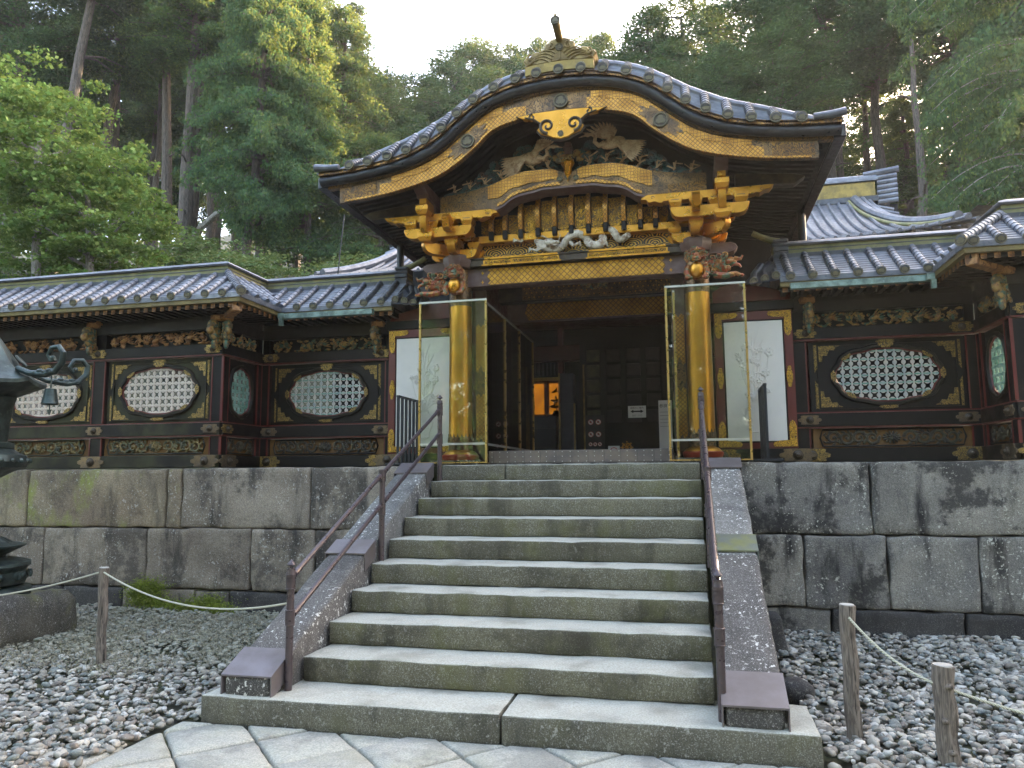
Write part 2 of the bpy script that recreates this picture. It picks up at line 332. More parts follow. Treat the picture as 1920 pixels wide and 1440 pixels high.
class MB:
    def __init__(s, T=None): s.v = []; s.f = []; s.mi = []; s.c = 0; s.T = T
    def add(s, vs, fs):
        o = len(s.v)
        if s.T is not None: vs = [tuple(s.T @ Vector(p)) for p in vs]
        s.v.extend(vs); s.f.extend([tuple(i+o for i in f) for f in fs]); s.mi.extend([s.c]*len(fs)); return s
    def box(s, x0, x1, y0, y1, z0, z1, c=0.0):
        if x0 > x1: x0, x1 = x1, x0
        if y0 > y1: y0, y1 = y1, y0
        if z0 > z1: z0, z1 = z1, z0
        if c <= 0:
            v = [(x, y, z) for x in (x0, x1) for y in (y0, y1) for z in (z0, z1)]
            return s.add(v, [(0, 1, 3, 2), (4, 6, 7, 5), (0, 4, 5, 1), (2, 3, 7, 6), (0, 2, 6, 4), (1, 5, 7, 3)])
        c = min(c, (x1-x0)*.45, (y1-y0)*.45, (z1-z0)*.45); v = []; idx = {}
        X = (x0, x1); Y = (y0, y1); Z = (z0, z1); sg = (1, -1)
        for i in (0, 1):
            for j in (0, 1):
                for k in (0, 1):
                    a, b, d = sg[i]*c, sg[j]*c, sg[k]*c
                    for ax, p in enumerate(((X[i], Y[j]+b, Z[k]+d), (X[i]+a, Y[j], Z[k]+d), (X[i]+a, Y[j]+b, Z[k]))):
                        idx[(i, j, k, ax)] = len(v); v.append(p)
        f = []
        g = lambda i, j, k, ax: idx[(i, j, k, ax)]
        for i in (0, 1):
            f.append([g(i, 0, 0, 0), g(i, 0, 1, 0), g(i, 1, 1, 0), g(i, 1, 0, 0)][::(1 if i == 0 else -1)])
            f.append([g(0, i, 0, 1), g(1, i, 0, 1), g(1, i, 1, 1), g(0, i, 1, 1)][::(1 if i == 0 else -1)])
            f.append([g(0, 0, i, 2), g(0, 1, i, 2), g(1, 1, i, 2), g(1, 0, i, 2)][::(1 if i == 0 else -1)])
        for a in (0, 1):
            for b in (0, 1):
                f.append((g(0, a, b, 1), g(1, a, b, 1), g(1, a, b, 2), g(0, a, b, 2)))
                f.append((g(a, 0, b, 0), g(a, 1, b, 0), g(a, 1, b, 2), g(a, 0, b, 2)))
                f.append((g(a, b, 0, 0), g(a, b, 1, 0), g(a, b, 1, 1), g(a, b, 0, 1)))
                for k in (0, 1): pass
        for i in (0, 1):
            for j in (0, 1):
                for k in (0, 1): f.append((g(i, j, k, 0), g(i, j, k, 1), g(i, j, k, 2)))
        return s.add(v, f)
    def prism(s, pts, y0, y1, c=0.0):
        """outline in (x,z) extruded along y; y0 is the front. c: chamfer of the front edge"""
        n = len(pts)
        A = sum(pts[i][0]*pts[(i+1) % n][1]-pts[(i+1) % n][0]*pts[i][1] for i in range(n))
        if A < 0: pts = pts[::-1]
        v = [(x, y0, z) for x, z in pts]; f = []
        if c:
            q = []
            for i in range(n):
                a, b, d = Vector(pts[i-1]), Vector(pts[i]), Vector(pts[(i+1) % n])
                e1 = (b-a); e2 = (d-b); e1 = e1.normalized() if e1.length > 1e-9 else Vector((1, 0)); e2 = e2.normalized() if e2.length > 1e-9 else e1
                nn = Vector((-e1.y-e2.y, e1.x+e2.x)); nn = nn.normalized() if nn.length > 1e-6 else Vector((0, 0))
                q.append(b+nn*c)
            v = [(p.x, y0, p.y) for p in q]+[(x, y0+c, z) for x, z in pts]
            f += [(i, i+n, (i+1) % n+n, (i+1) % n) for i in range(n)]; o = n
        else: o = 0
        v += [(x, y1, z) for x, z in pts]
        k = len(v)-n
        f.append(tuple(range(n))); f.append(tuple(range(len(v)-1, k-1, -1)))
        f += [(o+i, k+i, k+(i+1) % n, o+(i+1) % n) for i in range(n)]
        return s.add(v, f)
    def poly_z(s, pts, z0, z1):
        n = len(pts); v = [(x, y, z0) for x, y in pts]+[(x, y, z1) for x, y in pts]
        return s.add(v, [tuple(range(n-1, -1, -1)), tuple(range(n, 2*n))]+[(i, (i+1) % n, (i+1) % n+n, i+n) for i in range(n)])
    def tube(s, pts, r, k=8, caps=True, flat=None):
        pts = [Vector(p) for p in pts]; n = len(pts)
        rr = r if hasattr(r, '__len__') else [r]*n
        v = []; f = []; up = None
        for i, p in enumerate(pts):
            d = (pts[min(i+1, n-1)]-pts[max(i-1, 0)])
            d = d.normalized() if d.length > 1e-9 else Vector((0, 0, 1))
            if up is None: up = Vector((0, 0, 1)) if abs(d.z) < .9 else Vector((0, 1, 0))
            a = d.cross(up); a = a.normalized() if a.length > 1e-6 else Vector((1, 0, 0)); b = a.cross(d); up = b
            for j in range(k):
                t = 2*math.pi*j/k; q = p+a*math.cos(t)*rr[i]+b*math.sin(t)*rr[i]
                v.append(tuple(q))
        for i in range(n-1):
            for j in range(k): f.append((i*k+j, i*k+(j+1) % k, (i+1)*k+(j+1) % k, (i+1)*k+j))
        if caps: f.append(tuple(range(k-1, -1, -1))); f.append(tuple(range((n-1)*k, n*k)))
        return s.add(v, f)
    def lathe(s, prof, cx=0, cy=0, k=24, a0=0.0, caps=True):
        """profile of (r, z) revolved about z"""
        v = []; f = []; n = len(prof)
        for r, z in prof: v += [(cx+r*math.cos(a0+2*math.pi*j/k), cy+r*math.sin(a0+2*math.pi*j/k), z) for j in range(k)]
        for i in range(n-1):
            for j in range(k): f.append((i*k+j, i*k+(j+1) % k, (i+1)*k+(j+1) % k, (i+1)*k+j))
        if caps: f.append(tuple(range(k-1, -1, -1))); f.append(tuple(range((n-1)*k, n*k)))
        return s.add(v, f)
    def ell(s, c, r, rot=None, nu=8, nv=6):
        v, f = sph(nu, nv); c = Vector(c)
        if not hasattr(r, '__len__'): r = (r, r, r)
        if rot is None: vs = [(c.x+a*r[0], c.y+b*r[1], c.z+d*r[2]) for a, b, d in v]
        else: vs = [tuple(c+rot @ Vector((a*r[0], b*r[1], d*r[2]))) for a, b, d in v]
        return s.add(vs, f)
    def grid(s, P):
        """rows of points -> sheet"""
        m = len(P[0]); v = [tuple(p) for row in P for p in row]
        return s.add(v, [(i*m+j, i*m+j+1, (i+1)*m+j+1, (i+1)*m+j) for i in range(len(P)-1) for j in range(m-1)])
    def spiral(s, c, r0, turns, sgn=1, a0=0.0, th=.006, n=16, k=5, y=0.0, grow=0.0):
        pts = []; rr = []
        for i in range(n+1):
            t = i/n; a = a0+sgn*turns*2*math.pi*t; r = r0*(1-t)**.8+r0*.08
            pts.append((c[0]+r*math.cos(a), y-grow*t, c[1]+r*math.sin(a))); rr.append(th*(1-.5*t))
        return s.tube(pts, rr, k)
    def mesh(s, name, mats, smooth=True, ang=35):
        me = bpy.data.meshes.new(name); me.from_pydata(s.v, [], s.f)
        for m in (mats if isinstance(mats, (list, tuple)) else [mats]): me.materials.append(m)
        if s.mi and max(s.mi) > 0: me.polygons.foreach_set('material_index', s.mi)
        if smooth:
            me.polygons.foreach_set('use_smooth', [True]*len(me.polygons)); me.update()
            me.set_sharp_from_angle(angle=math.radians(ang))
        me.update(); return me
    def build(s, name, mats, parent=None, smooth=True, ang=35):
        o = WL[parent] if parent else Vector((0, 0, 0))
        if o.length > 0: s.v = [(a-o.x, b-o.y, c-o.z) for a, b, c in s.v]
        return link(name, s.mesh(name, mats, smooth, ang), parent)
    def sub(s, name, mats, parent, root, **k): return s.build(name, mats, parent, **k)

def fast_mesh(name, V, nf, k, mat, smooth=False):
    """V (n*k,3) unshared polygons of k corners"""
    me = bpy.data.meshes.new(name); nv = len(V)
    me.vertices.add(nv); me.vertices.foreach_set('co', np.asarray(V, np.float32).ravel())
    me.loops.add(nf*k); me.loops.foreach_set('vertex_index', np.arange(nf*k, dtype=np.int32))
    me.polygons.add(nf); me.polygons.foreach_set('loop_start', np.arange(0, nf*k, k, dtype=np.int32))
    me.materials.append(mat); me.update(); me.validate(); return me
def idx_mesh(name, V, F, mat, smooth=True):
    me = bpy.data.meshes.new(name); k = F.shape[1]
    me.vertices.add(len(V)); me.vertices.foreach_set('co', np.asarray(V, np.float32).ravel())
    me.loops.add(F.size); me.loops.foreach_set('vertex_index', F.astype(np.int32).ravel())
    me.polygons.add(len(F)); me.polygons.foreach_set('loop_start', np.arange(0, F.size, k, dtype=np.int32))
    if smooth: me.polygons.foreach_set('use_smooth', np.ones(len(F), bool))
    me.materials.append(mat); me.update(); return me

def curve(pts, n=None):
    """smooth function through (x, y) points (monotone-ish cubic)"""
    P = sorted(pts); X = np.array([p[0] for p in P]); Y = np.array([p[1] for p in P])
    d = np.diff(Y)/np.diff(X); m = np.concatenate([[d[0]], (d[:-1]+d[1:])/2, [d[-1]]])
    for i in range(len(d)):
        if d[i] == 0: m[i] = m[i+1] = 0
        else:
            a, b = m[i]/d[i], m[i+1]/d[i]
            if a < 0: m[i] = 0
            if b < 0: m[i+1] = 0
            q = math.hypot(a, b)
            if q > 3: m[i] = 3*a/q*d[i]; m[i+1] = 3*b/q*d[i]
    def f(x):
        x = min(max(x, X[0]), X[-1]); i = min(int(np.searchsorted(X, x, side='right'))-1, len(d)-1); i = max(i, 0)
        h = X[i+1]-X[i]; t = (x-X[i])/h
        return float((2*t**3-3*t*t+1)*Y[i]+(t**3-2*t*t+t)*h*m[i]+(-2*t**3+3*t*t)*Y[i+1]+(t**3-t*t)*h*m[i+1])
    return f

def rough_block(mb, x0, x1, y0, y1, z0, z1, seg=.1, rad=.02, amp=.006, seed=0, fn=None, freq=5.0):
    """a stone block: finely divided box with rounded edges and uneven faces"""
    nx, ny, nz = [max(2, min(40, int(round((b-a)/seg)))) for a, b in ((x0, x1), (y0, y1), (z0, z1))]
    def ax(a, b, n): return [a, a+rad*.6]+[a+(b-a)*i/n for i in range(1, n)]+[b-rad*.6, b]
    xs, ys, zs = ax(x0, x1, nx), ax(y0, y1, ny), ax(z0, z1, nz); idx = {}; V = []; F = []
    c = Vector(((x0+x1)/2, (y0+y1)/2, (z0+z1)/2))
    def P(i, j, k):
        key = (i, j, k)
        if key in idx: return idx[key]
        p = Vector((xs[i], ys[j], zs[k]))
        q = Vector((min(max(p.x, x0+rad), x1-rad), min(max(p.y, y0+rad), y1-rad), min(max(p.z, z0+rad), z1-rad)))
        d = p-q
        if d.length > 1e-7: p = q+d.normalized()*rad
        o = Vector((seed*3.1, seed*1.7, 0)); nv = noise.noise_vector((p+o)*freq)*amp+noise.noise_vector((p+o)*freq*4)*amp*.35
        e = 1.0
        p = p+nv*e
        if fn: p = fn(p)
        idx[key] = len(V); V.append(tuple(p)); return idx[key]
    a, b, cc = len(xs), len(ys), len(zs)
    for i in range(a-1):
        for j in range(b-1):
            F.append((P(i, j, 0), P(i, j+1, 0), P(i+1, j+1, 0), P(i+1, j, 0))); F.append((P(i, j, cc-1), P(i+1, j, cc-1), P(i+1, j+1, cc-1), P(i, j+1, cc-1)))
    for i in range(a-1):
        for k in range(cc-1):
            F.append((P(i, 0, k), P(i+1, 0, k), P(i+1, 0, k+1), P(i, 0, k+1))); F.append((P(i, b-1, k), P(i, b-1, k+1), P(i+1, b-1, k+1), P(i+1, b-1, k)))
    for j in range(b-1):
        for k in range(cc-1):
            F.append((P(0, j, k), P(0, j, k+1), P(0, j+1, k+1), P(0, j+1, k))); F.append((P(a-1, j, k), P(a-1, j+1, k), P(a-1, j+1, k+1), P(a-1, j, k+1)))
    mb.add(V, F); return mb

def scallop(w, h, n=5, cusp=.25):
    """lobed cloud-shaped outline centred on 0, size w x h"""
    pts = []
    N = 48
    for i in range(N):
        t = 2*math.pi*i/N; x, y = math.cos(t), math.sin(t)
        ex = math.copysign(abs(x)**.55, x); ey = math.copysign(abs(y)**.8, y)
        m = 1-cusp*(abs(math.sin(n*t/2+math.pi/2*(n % 2))))**3*(1 if abs(x) > .3 else .3)
        pts.append((ex*w/2*m, ey*h/2*m))
    return pts
def crest_mesh(mat_rim, mat_leaf):
    """round crest: rim and three heart leaves, radius 1, facing -y"""
    m = MB(); m.c = 0
    m2 = []
    m.T = Matrix.Rotation(math.pi/2, 4, 'X')
    m.lathe([(0.0, -.3), (1.0, -.3), (1.0, .12), (.84, .12), (.8, .0), (0.0, .0)], k=20); m.T = None
    m.c = 1
    for q in range(3):
        a = math.pi/2+q*2*math.pi/3
        pts = []
        for i in range(10):
            t = -math.pi+2*math.pi*i/10+.31
            r = .33*(1-.35*math.cos(t)); pts.append((.0+r*math.cos(t), r*math.sin(t)*1.05))
        R2 = [((x+.42)*math.cos(a)-z*math.sin(a), (x+.42)*math.sin(a)+z*math.cos(a)) for x, z in pts]
        m.prism(R2, -.1, .02)
    m.c = 2; m.T = Matrix.Rotation(math.pi/2, 4, 'X'); m.lathe([(0, .004), (.8, .004), (.8, .006)], k=20); m.T = None
    return m.mesh('crest_disc', [mat_rim, mat_leaf, M['bronze_dark']], ang=40)

def floral(mb, x0, x1, z0, z1, y, seed=0, dep=.03, n=None, birds=0, scrolls=True):
    """dense relief carving of scrolls, flowers and leaves filling a rectangle; y is the back plane, relief towards -y"""
    r = random.Random(seed); W, H = x1-x0, z1-z0
    n = n or int(W/H*5)
    for i in range(n):           # flowers
        cx = x0+W*(i+.5+r.uniform(-.3, .3))/n; cz = z0+H*r.uniform(.25, .75); R = H*r.uniform(.24, .38)
        if i % 2 == 0 or not scrolls:
            np_ = r.choice((5, 6, 8)); a0 = r.random()*6
            for q in range(np_):
                a = a0+q*2*math.pi/np_
                mb.ell((cx+math.cos(a)*R*.6, y-dep*.8, cz+math.sin(a)*R*.6), (R*.48, dep*.55, R*.34), Matrix.Rotation(-a, 3, 'Y'), 6, 4)
            mb.ell((cx, y-dep*1.2, cz), (R*.3, dep*.5, R*.3), None, 6, 4)
        else:
            sg = r.choice((-1, 1)); a0 = r.uniform(0, 6)
            mb.spiral((cx, cz), H*r.uniform(.28, .42), 1.25, sg, a0, H*.08, 12, 5, y-dep*.7, dep*.6)
        for q in range(6):       # leaves around
            a = r.uniform(0, 6.28); rr = H*r.uniform(.25, .55)
            px = min(max(cx+math.cos(a)*rr*1.2, x0+.01), x1-.01); pz = min(max(cz+math.sin(a)*rr, z0+H*.08), z1-H*.08)
            L = H*r.uniform(.16, .32)
            mb.ell((px, y-dep*r.uniform(.2, .9), pz), (L, dep*.4, L*.4), Matrix.Rotation(r.uniform(0, 3.1), 3, 'Y'), 6, 3)
    for b in range(birds):
        cx = x0+W*(b+.5)/birds+r.uniform(-.1, .1)*W/birds; cz = z0+H*.5; sg = r.choice((-1, 1))
        mb.ell((cx, y-dep*1.3, cz), (H*.3, dep*.7, H*.16), Matrix.Rotation(.4*sg, 3, 'Y'), 8, 5)
        mb.ell((cx+sg*H*.3, y-dep*1.5, cz+H*.2), (H*.1, dep*.5, H*.09), None, 6, 4)
        for q in range(5):
            mb.ell((cx-sg*H*(.25+.07*q), y-dep*1.2, cz+H*(.25-.11*q)), (H*.26, dep*.3, H*.05), Matrix.Rotation(sg*(.6-.25*q), 3, 'Y'), 6, 3)
    # stem winding through
    N = int(W/H*8); mb.tube([(x0+W*i/N, y-dep*.35, z0+H*(.5+.33*math.sin(i*1.15+seed))) for i in range(N+1)], H*.035, 5)
    return mb

def scrollwork(mb, x0, x1, z0, z1, y, seed=0, dep=.04):
    """open acanthus scrolls running both ways from a central flower, ground left visible"""
    r = random.Random(seed); W, H = x1-x0, z1-z0; cx = (x0+x1)/2; cz = (z0+z1)/2; n = max(1, round(W/H/2.1))
    for s in (-1, 1):
        for k in range(n):
            px = cx+s*(H*.75+(W/2-H*.9)*(k+.5)/n); up = 1 if (k+(s > 0)) % 2 else -1; R_ = min(H*.40, W/2/n*.5)
            mb.spiral((px, cz), R_, 1.35, -up*s, math.pi*(1 if s > 0 else 0), H*.10, 20, 6, y-dep*.4, dep*.7)
            for q in range(7):
                a = q*.9+k; mb.ell((px+math.cos(a)*R_*1.02, y-dep*.5, cz+math.sin(a)*R_*1.0), (H*.17, dep*.45, H*.08), Matrix.Rotation(-a+.9*up, 3, 'Y'), 7, 4)
            mb.ell((px, y-dep*1.1, cz), (H*.1, dep*.4, H*.09), None, 7, 5)
            for t in (-1, 1): mb.ell((px+s*R_*1.25, y-dep*.4, cz+t*H*.26), (H*.16, dep*.35, H*.055), Matrix.Rotation(t*.7*s, 3, 'Y'), 7, 4)
    for q in range(14):
        a = q*2*math.pi/14; mb.ell((cx+math.cos(a)*H*.40, y-dep*.7, cz+math.sin(a)*H*.26), (H*.17, dep*.4, H*.07), Matrix.Rotation(-a, 3, 'Y'), 7, 4)
    for q in range(7): a = q*2*math.pi/7; mb.ell((cx+math.cos(a)*H*.16, y-dep*1.15, cz+math.sin(a)*H*.12), (H*.12, dep*.4, H*.08), Matrix.Rotation(-a, 3, 'Y'), 7, 4)
    return mb
def frieze(mb, x0, x1, z0, z1, y, seed=0, dep=.06):
    """crowded birds, peonies and broad leaves"""
    r = random.Random(seed); W, H = x1-x0, z1-z0; x = x0+H*.3; k = 0
    while x < x1-H*.2:
        z = z0+H*r.uniform(.4, .6)
        if k % 3 == 1:       # bird with spread wings
            s = r.choice((-1, 1)); mb.ell((x, y-dep*1.0, z), (H*.34, dep*.55, H*.17), Matrix.Rotation(.35*s, 3, 'Y'), 10, 7); mb.ell((x+s*H*.36, y-dep*1.2, z+H*.16), (H*.11, dep*.4, H*.1), None, 8, 6)
            for q in range(6): mb.ell((x-s*H*(.1+.09*q), y-dep*(1.0-.08*q), z+H*(.34-.1*q)), (H*.34, dep*.2, H*.055), Matrix.Rotation(s*(.9-.22*q), 3, 'Y'), 8, 4)
            for q in range(4): mb.ell((x+s*H*.1, y-dep*.9, z-H*(.12+.08*q)), (H*.3, dep*.2, H*.05), Matrix.Rotation(-s*(.2+.2*q), 3, 'Y'), 8, 4)
            x += H*1.15
        elif k % 3 == 0:       # peony
            R_ = H*r.uniform(.3, .4)
            for ring, m in ((1.0, 8), (.55, 6)):
                for q in range(m): a = q*2*math.pi/m+ring; mb.ell((x+math.cos(a)*R_*.7*ring, y-dep*(1.3-.6*ring), z+math.sin(a)*R_*.7*ring), (R_*.36, dep*.35, R_*.3), Matrix.Rotation(-a, 3, 'Y'), 8, 5)
            mb.ell((x, y-dep*1.3, z), (R_*.22, dep*.3, R_*.22), None, 8, 5); x += H*.85
        else:
            for q in range(6): a = r.uniform(0, 6.28); mb.ell((x+math.cos(a)*H*.2, y-dep*r.uniform(.4, .9), z+math.sin(a)*H*.22), (H*.24, dep*.3, H*.1), Matrix.Rotation(-a, 3, 'Y'), 8, 4)
            mb.spiral((x+H*.1, z), H*.22, 1.1, 1, seed, H*.05, 12, 5, y-dep*.8, .01); x += H*.7
        for q in range(4): mb.ell((x-H*r.uniform(.1, .7), y-dep*.3, z0+H*r.choice((.14, .86))), (H*.22, dep*.3, H*.08), Matrix.Rotation(r.uniform(-.6, .6), 3, 'Y'), 8, 4)
        k += 1
    return mb
def sweep(mb, path, prof, closed_ends=True):
    """sweep profile [(d, z)] along a plan polyline with mitred corners; +d is to the right of travel"""
    P = [Vector((x, y, 0)) for x, y in path]; n = len(P); rows = []
    for i in range(n):
        d0 = (P[i]-P[i-1]).normalized() if i > 0 else (P[1]-P[0]).normalized()
        d1 = (P[i+1]-P[i]).normalized() if i < n-1 else d0
        n0 = Vector((d0.y, -d0.x, 0)); n1 = Vector((d1.y, -d1.x, 0)); m = (n0+n1); m = m*(1.0/(1.0+n0.dot(n1)))
        rows.append([tuple(P[i]+m*d+Vector((0, 0, z))) for d, z in prof])
    k = len(prof); v = [p for r_ in rows for p in r_]; f = []
    for i in range(n-1):
        for j in range(k): f.append((i*k+j, (i+1)*k+j, (i+1)*k+(j+1) % k, i*k+(j+1) % k))
    f.append(tuple(range(k))); f.append(tuple(range((n-1)*k+k-1, (n-1)*k-1, -1)))
    mb.add(v, f); return mb
# ------------------------------------------------------------------ the ground
def terrain(x, y):
    z = -.03
    if y > 12.5: z += min((y-12.5)*.40, 26)+noise.noise(Vector((x*.07, y*.07, 0)))*1.2
    if y < 4.3 or abs(x-1.9) < 12 and y < 12: pass
    elif y <= 12.5: z = 1.7 if abs(x-1.9) < 14 else z
    return z
def build_terrain():
    xs = [-400, -200, -120]+list(range(-80, 90, 4))+[130, 220, 400]; ys = [-300, -120, -50, -20, -8, 0, 4.74, 4.78, 8, 12, 14]+list(range(18, 90, 4))+[130, 220, 500]
    P = []
    for y in ys:
        P.append([(x, y, (-.045 if y < 4.76 else (1.68 if y < 12.6 else 1.68+min((y-12.5)*.46, 34)+noise.noise(Vector((x*.07, y*.07, 0)))*1.2))) for x in xs])
    m = MB(); m.grid(P)
    o = m.build('ground', M['hill']); o['kind'] = 'structure'
build_terrain()
m = MB(); m.grid([[(x, y, -.03+.012*noise.noise(Vector((x*2, y*2, 0)))) for x in np.arange(-14, 18.1, .5)] for y in list(np.arange(-14, 4.2, .6))+[4.2]])
o = m.build('courtyard_soil', M['soil']); o['kind'] = 'structure'

# paved path of diamond laid stones
path = thing('paved_path', None, None, (1.9, 0, 0), kind='structure')
def clip(poly, a, b, c):       # keep a*x+b*y<=c
    out = []
    for i in range(len(poly)):
        p, q = poly[i-1], poly[i]; fp = a*p[0]+b*p[1]-c; fq = a*q[0]+b*q[1]-c
        if (fp < 0) != (fq < 0): t = fp/(fp-fq); out.append((p[0]+(q[0]-p[0])*t, p[1]+(q[1]-p[1])*t))
        if fq < 0: out.append(q)
    return out
def shrink(poly, g):
    c = Vector((sum(p[0] for p in poly)/len(poly), sum(p[1] for p in poly)/len(poly))); A = 0
    out = []
    n = len(poly)
    for i in range(n):
        a, b, d = Vector(poly[i-1]), Vector(poly[i]), Vector(poly[(i+1) % n])
        e1 = (b-a); e2 = (d-b)
        if e1.length < 1e-6 or e2.length < 1e-6: continue
        e1.normalize(); e2.normalize(); n1 = Vector((-e1.y, e1.x)); n2 = Vector((-e2.y, e2.x))
        mm = n1+n2; mm = mm*(1/(1+max(-.6, n1.dot(n2)))); out.append(tuple(b+mm*g))
    return out
def area(p): return sum(p[i-1][0]*p[i][1]-p[i][0]*p[i-1][1] for i in range(len(p)))/2
def paver(poly, h, seed):
    if area(poly) < 0: poly = poly[::-1]
    if area(poly) < .012: return
    rnd = random.Random(seed)
    p = []
    poly = [q for i, q in enumerate(poly) if (Vector(q)-Vector(poly[i-1])).length > .02]
    n = len(poly)
    for i in range(n):       # uneven outline
        a, b = Vector(poly[i]), Vector(poly[(i+1) % n]); k = max(1, int((b-a).length/.09))
        for j in range(k):
            q = a+(b-a)*j/k; p.append((q.x+rnd.uniform(-.004, .004), q.y+rnd.uniform(-.004, .004)))
    out = shrink(p, .009); inn = shrink(p, .024); n = len(out)
    if len(inn) != n: print('paver skipped', seed); return
    mb = MB(); tilt = (rnd.uniform(-.012, .012), rnd.uniform(-.012, .012)); cx, cy = p[0]
    hz = lambda x, y, h0: h0+tilt[0]*(x-cx)+tilt[1]*(y-cy)
    V = [(x, y, -.05) for x, y in out]+[(x, y, hz(x, y, h-.013)) for x, y in out]+[(x, y, hz(x, y, h)) for x, y in inn]
    c = (sum(q[0] for q in inn)/n, sum(q[1] for q in inn)/n)
    V += [((x+c[0])/2, (y+c[1])/2, hz((x+c[0])/2, (y+c[1])/2, h+.0015*rnd.uniform(-1, 1))) for x, y in inn]; V.append((c[0], c[1], hz(*c, h)))
    F = []
    for a in range(3): F += [(a*n+i, a*n+(i+1) % n, (a+1)*n+(i+1) % n, (a+1)*n+i) for i in range(n)]
    F += [(3*n+i, 3*n+(i+1) % n, 4*n) for i in range(n)]
    mb.add(V, F); return mb.build('paving_stone', M['paving'], path, ang=50)
E1, E2, P0 = Vector((.343, .358)), Vector((-.343, .362)), Vector((.46, .125))
for i in range(-14, 10):
    for j in range(-10, 16):
        c = P0+E1*i+E2*j; q = [c, c+E1, c+E1+E2, c+E2]; ctr = c+(E1+E2)/2
        if not (-.9 < ctr.x < 4.5 and -3.6 < ctr.y < .8): continue
        rr = random.Random(i*97+j)
        poly = [(a.x+.012*noise.noise(Vector((a.x*9, a.y*9, 1))), a.y+.012*noise.noise(Vector((a.x*9, a.y*9, 5)))) for a in q]
        for cl in ((0, 1, .372), (0, -1, 3.2), (1, 0, 4.1), (-1, 0, .27)):
            poly = clip(poly, *cl)
            if len(poly) < 3: break
        if len(poly) >= 3: paver(poly, .006+rr.uniform(-.004, .006), i*31+j)
for k, poly in enumerate(([(-.24, .37), (.12, .37), (.13, -.17), (-.3, -.14)][::-1], [(-.19, -.15), (-.19, -.9), (-.75, -1.0), (-.62, -.22), (-.3, -.15)], [(-.2, -.92), (-.2, -1.7), (-.85, -1.75), (-.76, -1.02)])):
    if k: paver([(a-.1, b) for a, b in poly], .008, 900+k)

# ------------------------------------------------------------------ stone terrace walls
def stone_wall(name, label, rows, y0, mats, side):
    t = thing(name, label, 'stone wall', (rows[0][2][0][0] if side > 0 else -4, y0, 0))
    s = 0
    for ri, (z0, z1, spans) in enumerate(rows):
        for (a, b) in spans:
            s += 1; mb = MB(); rnd = random.Random(s*7+ri+side)
            yy = y0-(.05 if ri == 0 else .015 if ri == 1 else 0)+rnd.uniform(-.012, .012)
            if ri == 0: yy = y0-.015+rnd.uniform(-.01, .01)
            bt = .03*(1 if ri else 0)
            rough_block(mb, a+.008, b-.008, yy, y0+.5, z0+.006, z1-.006, .07, .028, .02, s*3+side, freq=4.0)
            mk = mats(ri, a, b); mb.build('stone_block', M[mk], t, ang=60)
    return t
rowsL = [(-.1, .256, [(-12, -8.1), (-8.1, -6.4), (-6.4, -5.03), (-5.03, -4.08), (-4.08, -3.0), (-3.0, -2.5), (-2.5, -1.3), (-1.3, .1)]),
         (.256, 1.024, [(-12, -9.6), (-9.6, -7.4), (-7.4, -5.37), (-5.37, -3.74), (-3.74, -2.22), (-2.22, -1.34), (-1.34, .1)]),
         (1.024, 1.8, [(-12, -10.2), (-10.2, -8.3), (-8.3, -5.70), (-5.70, -3.50), (-3.50, -3.27), (-3.27, -1.43), (-1.43, .08)])]
stone_wall('terrace_wall', 'brown weathered terrace wall of big cut stone blocks with green moss, left of the stairs', rowsL, 4.3,
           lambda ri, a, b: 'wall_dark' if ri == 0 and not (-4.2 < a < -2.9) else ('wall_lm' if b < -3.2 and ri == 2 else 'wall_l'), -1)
rowsR = [(-.1, .256, [(3.7, 4.62), (4.62, 5.89), (5.89, 7.6), (7.6, 9.5), (9.5, 12), (12, 15)]),
         (.256, 1.024, [(3.7, 4.37), (4.37, 5.2), (5.2, 6.06), (6.06, 7.7), (7.7, 9.6), (9.6, 12.1), (12.1, 15)]),
         (1.024, 1.8, [(3.72, 5.08), (5.08, 7.0), (7.0, 9.0), (9.0, 11.2), (11.2, 15)])]
stone_wall('terrace_wall', 'grey black-stained terrace wall of big cut stone blocks, right of the stairs', rowsR, 4.3,
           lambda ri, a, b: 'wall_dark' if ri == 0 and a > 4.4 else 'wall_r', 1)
m = MB(); m.box(-12, 15, 4.62, 12.6, 1.2, 1.795); o = m.build('terrace_floor', M['soil']); o['kind'] = 'structure'

# ------------------------------------------------------------------ stairs
st = thing('stone_staircase', 'broad mossy stone staircase climbing to the golden gate', 'staircase', (1.86, .4, 0))
Y2, TD, XL, XR = .83, .402, .39, 3.33
mb = MB(); rough_block(mb, -.135, 1.995, .378, .98, -.03, .18, .08, .02, .006, 1); mb.build('step', M['slab'], st, ang=50)
mb = MB(); rough_block(mb, 2.005, 3.905, .378, .98, -.03, .18, .08, .02, .006, 2); mb.build('step', M['slab'], st, ang=50)
for i in range(2, 11):
    y = Y2+(i-2)*TD; mb = MB(); z1 = .18*i
    spans = [(XL+.003, XR-.003)] if i < 10 else [(XL+.003, 1.15), (1.156, XR-.003)]
    for a, b in spans:
        rough_block(mb, a, b, y, y+(TD+.14 if i < 10 else .6), z1-.178, z1, .06, .017, .008, i+10)
        mb.build('step', M['step'], st, ang=50); mb = MB()
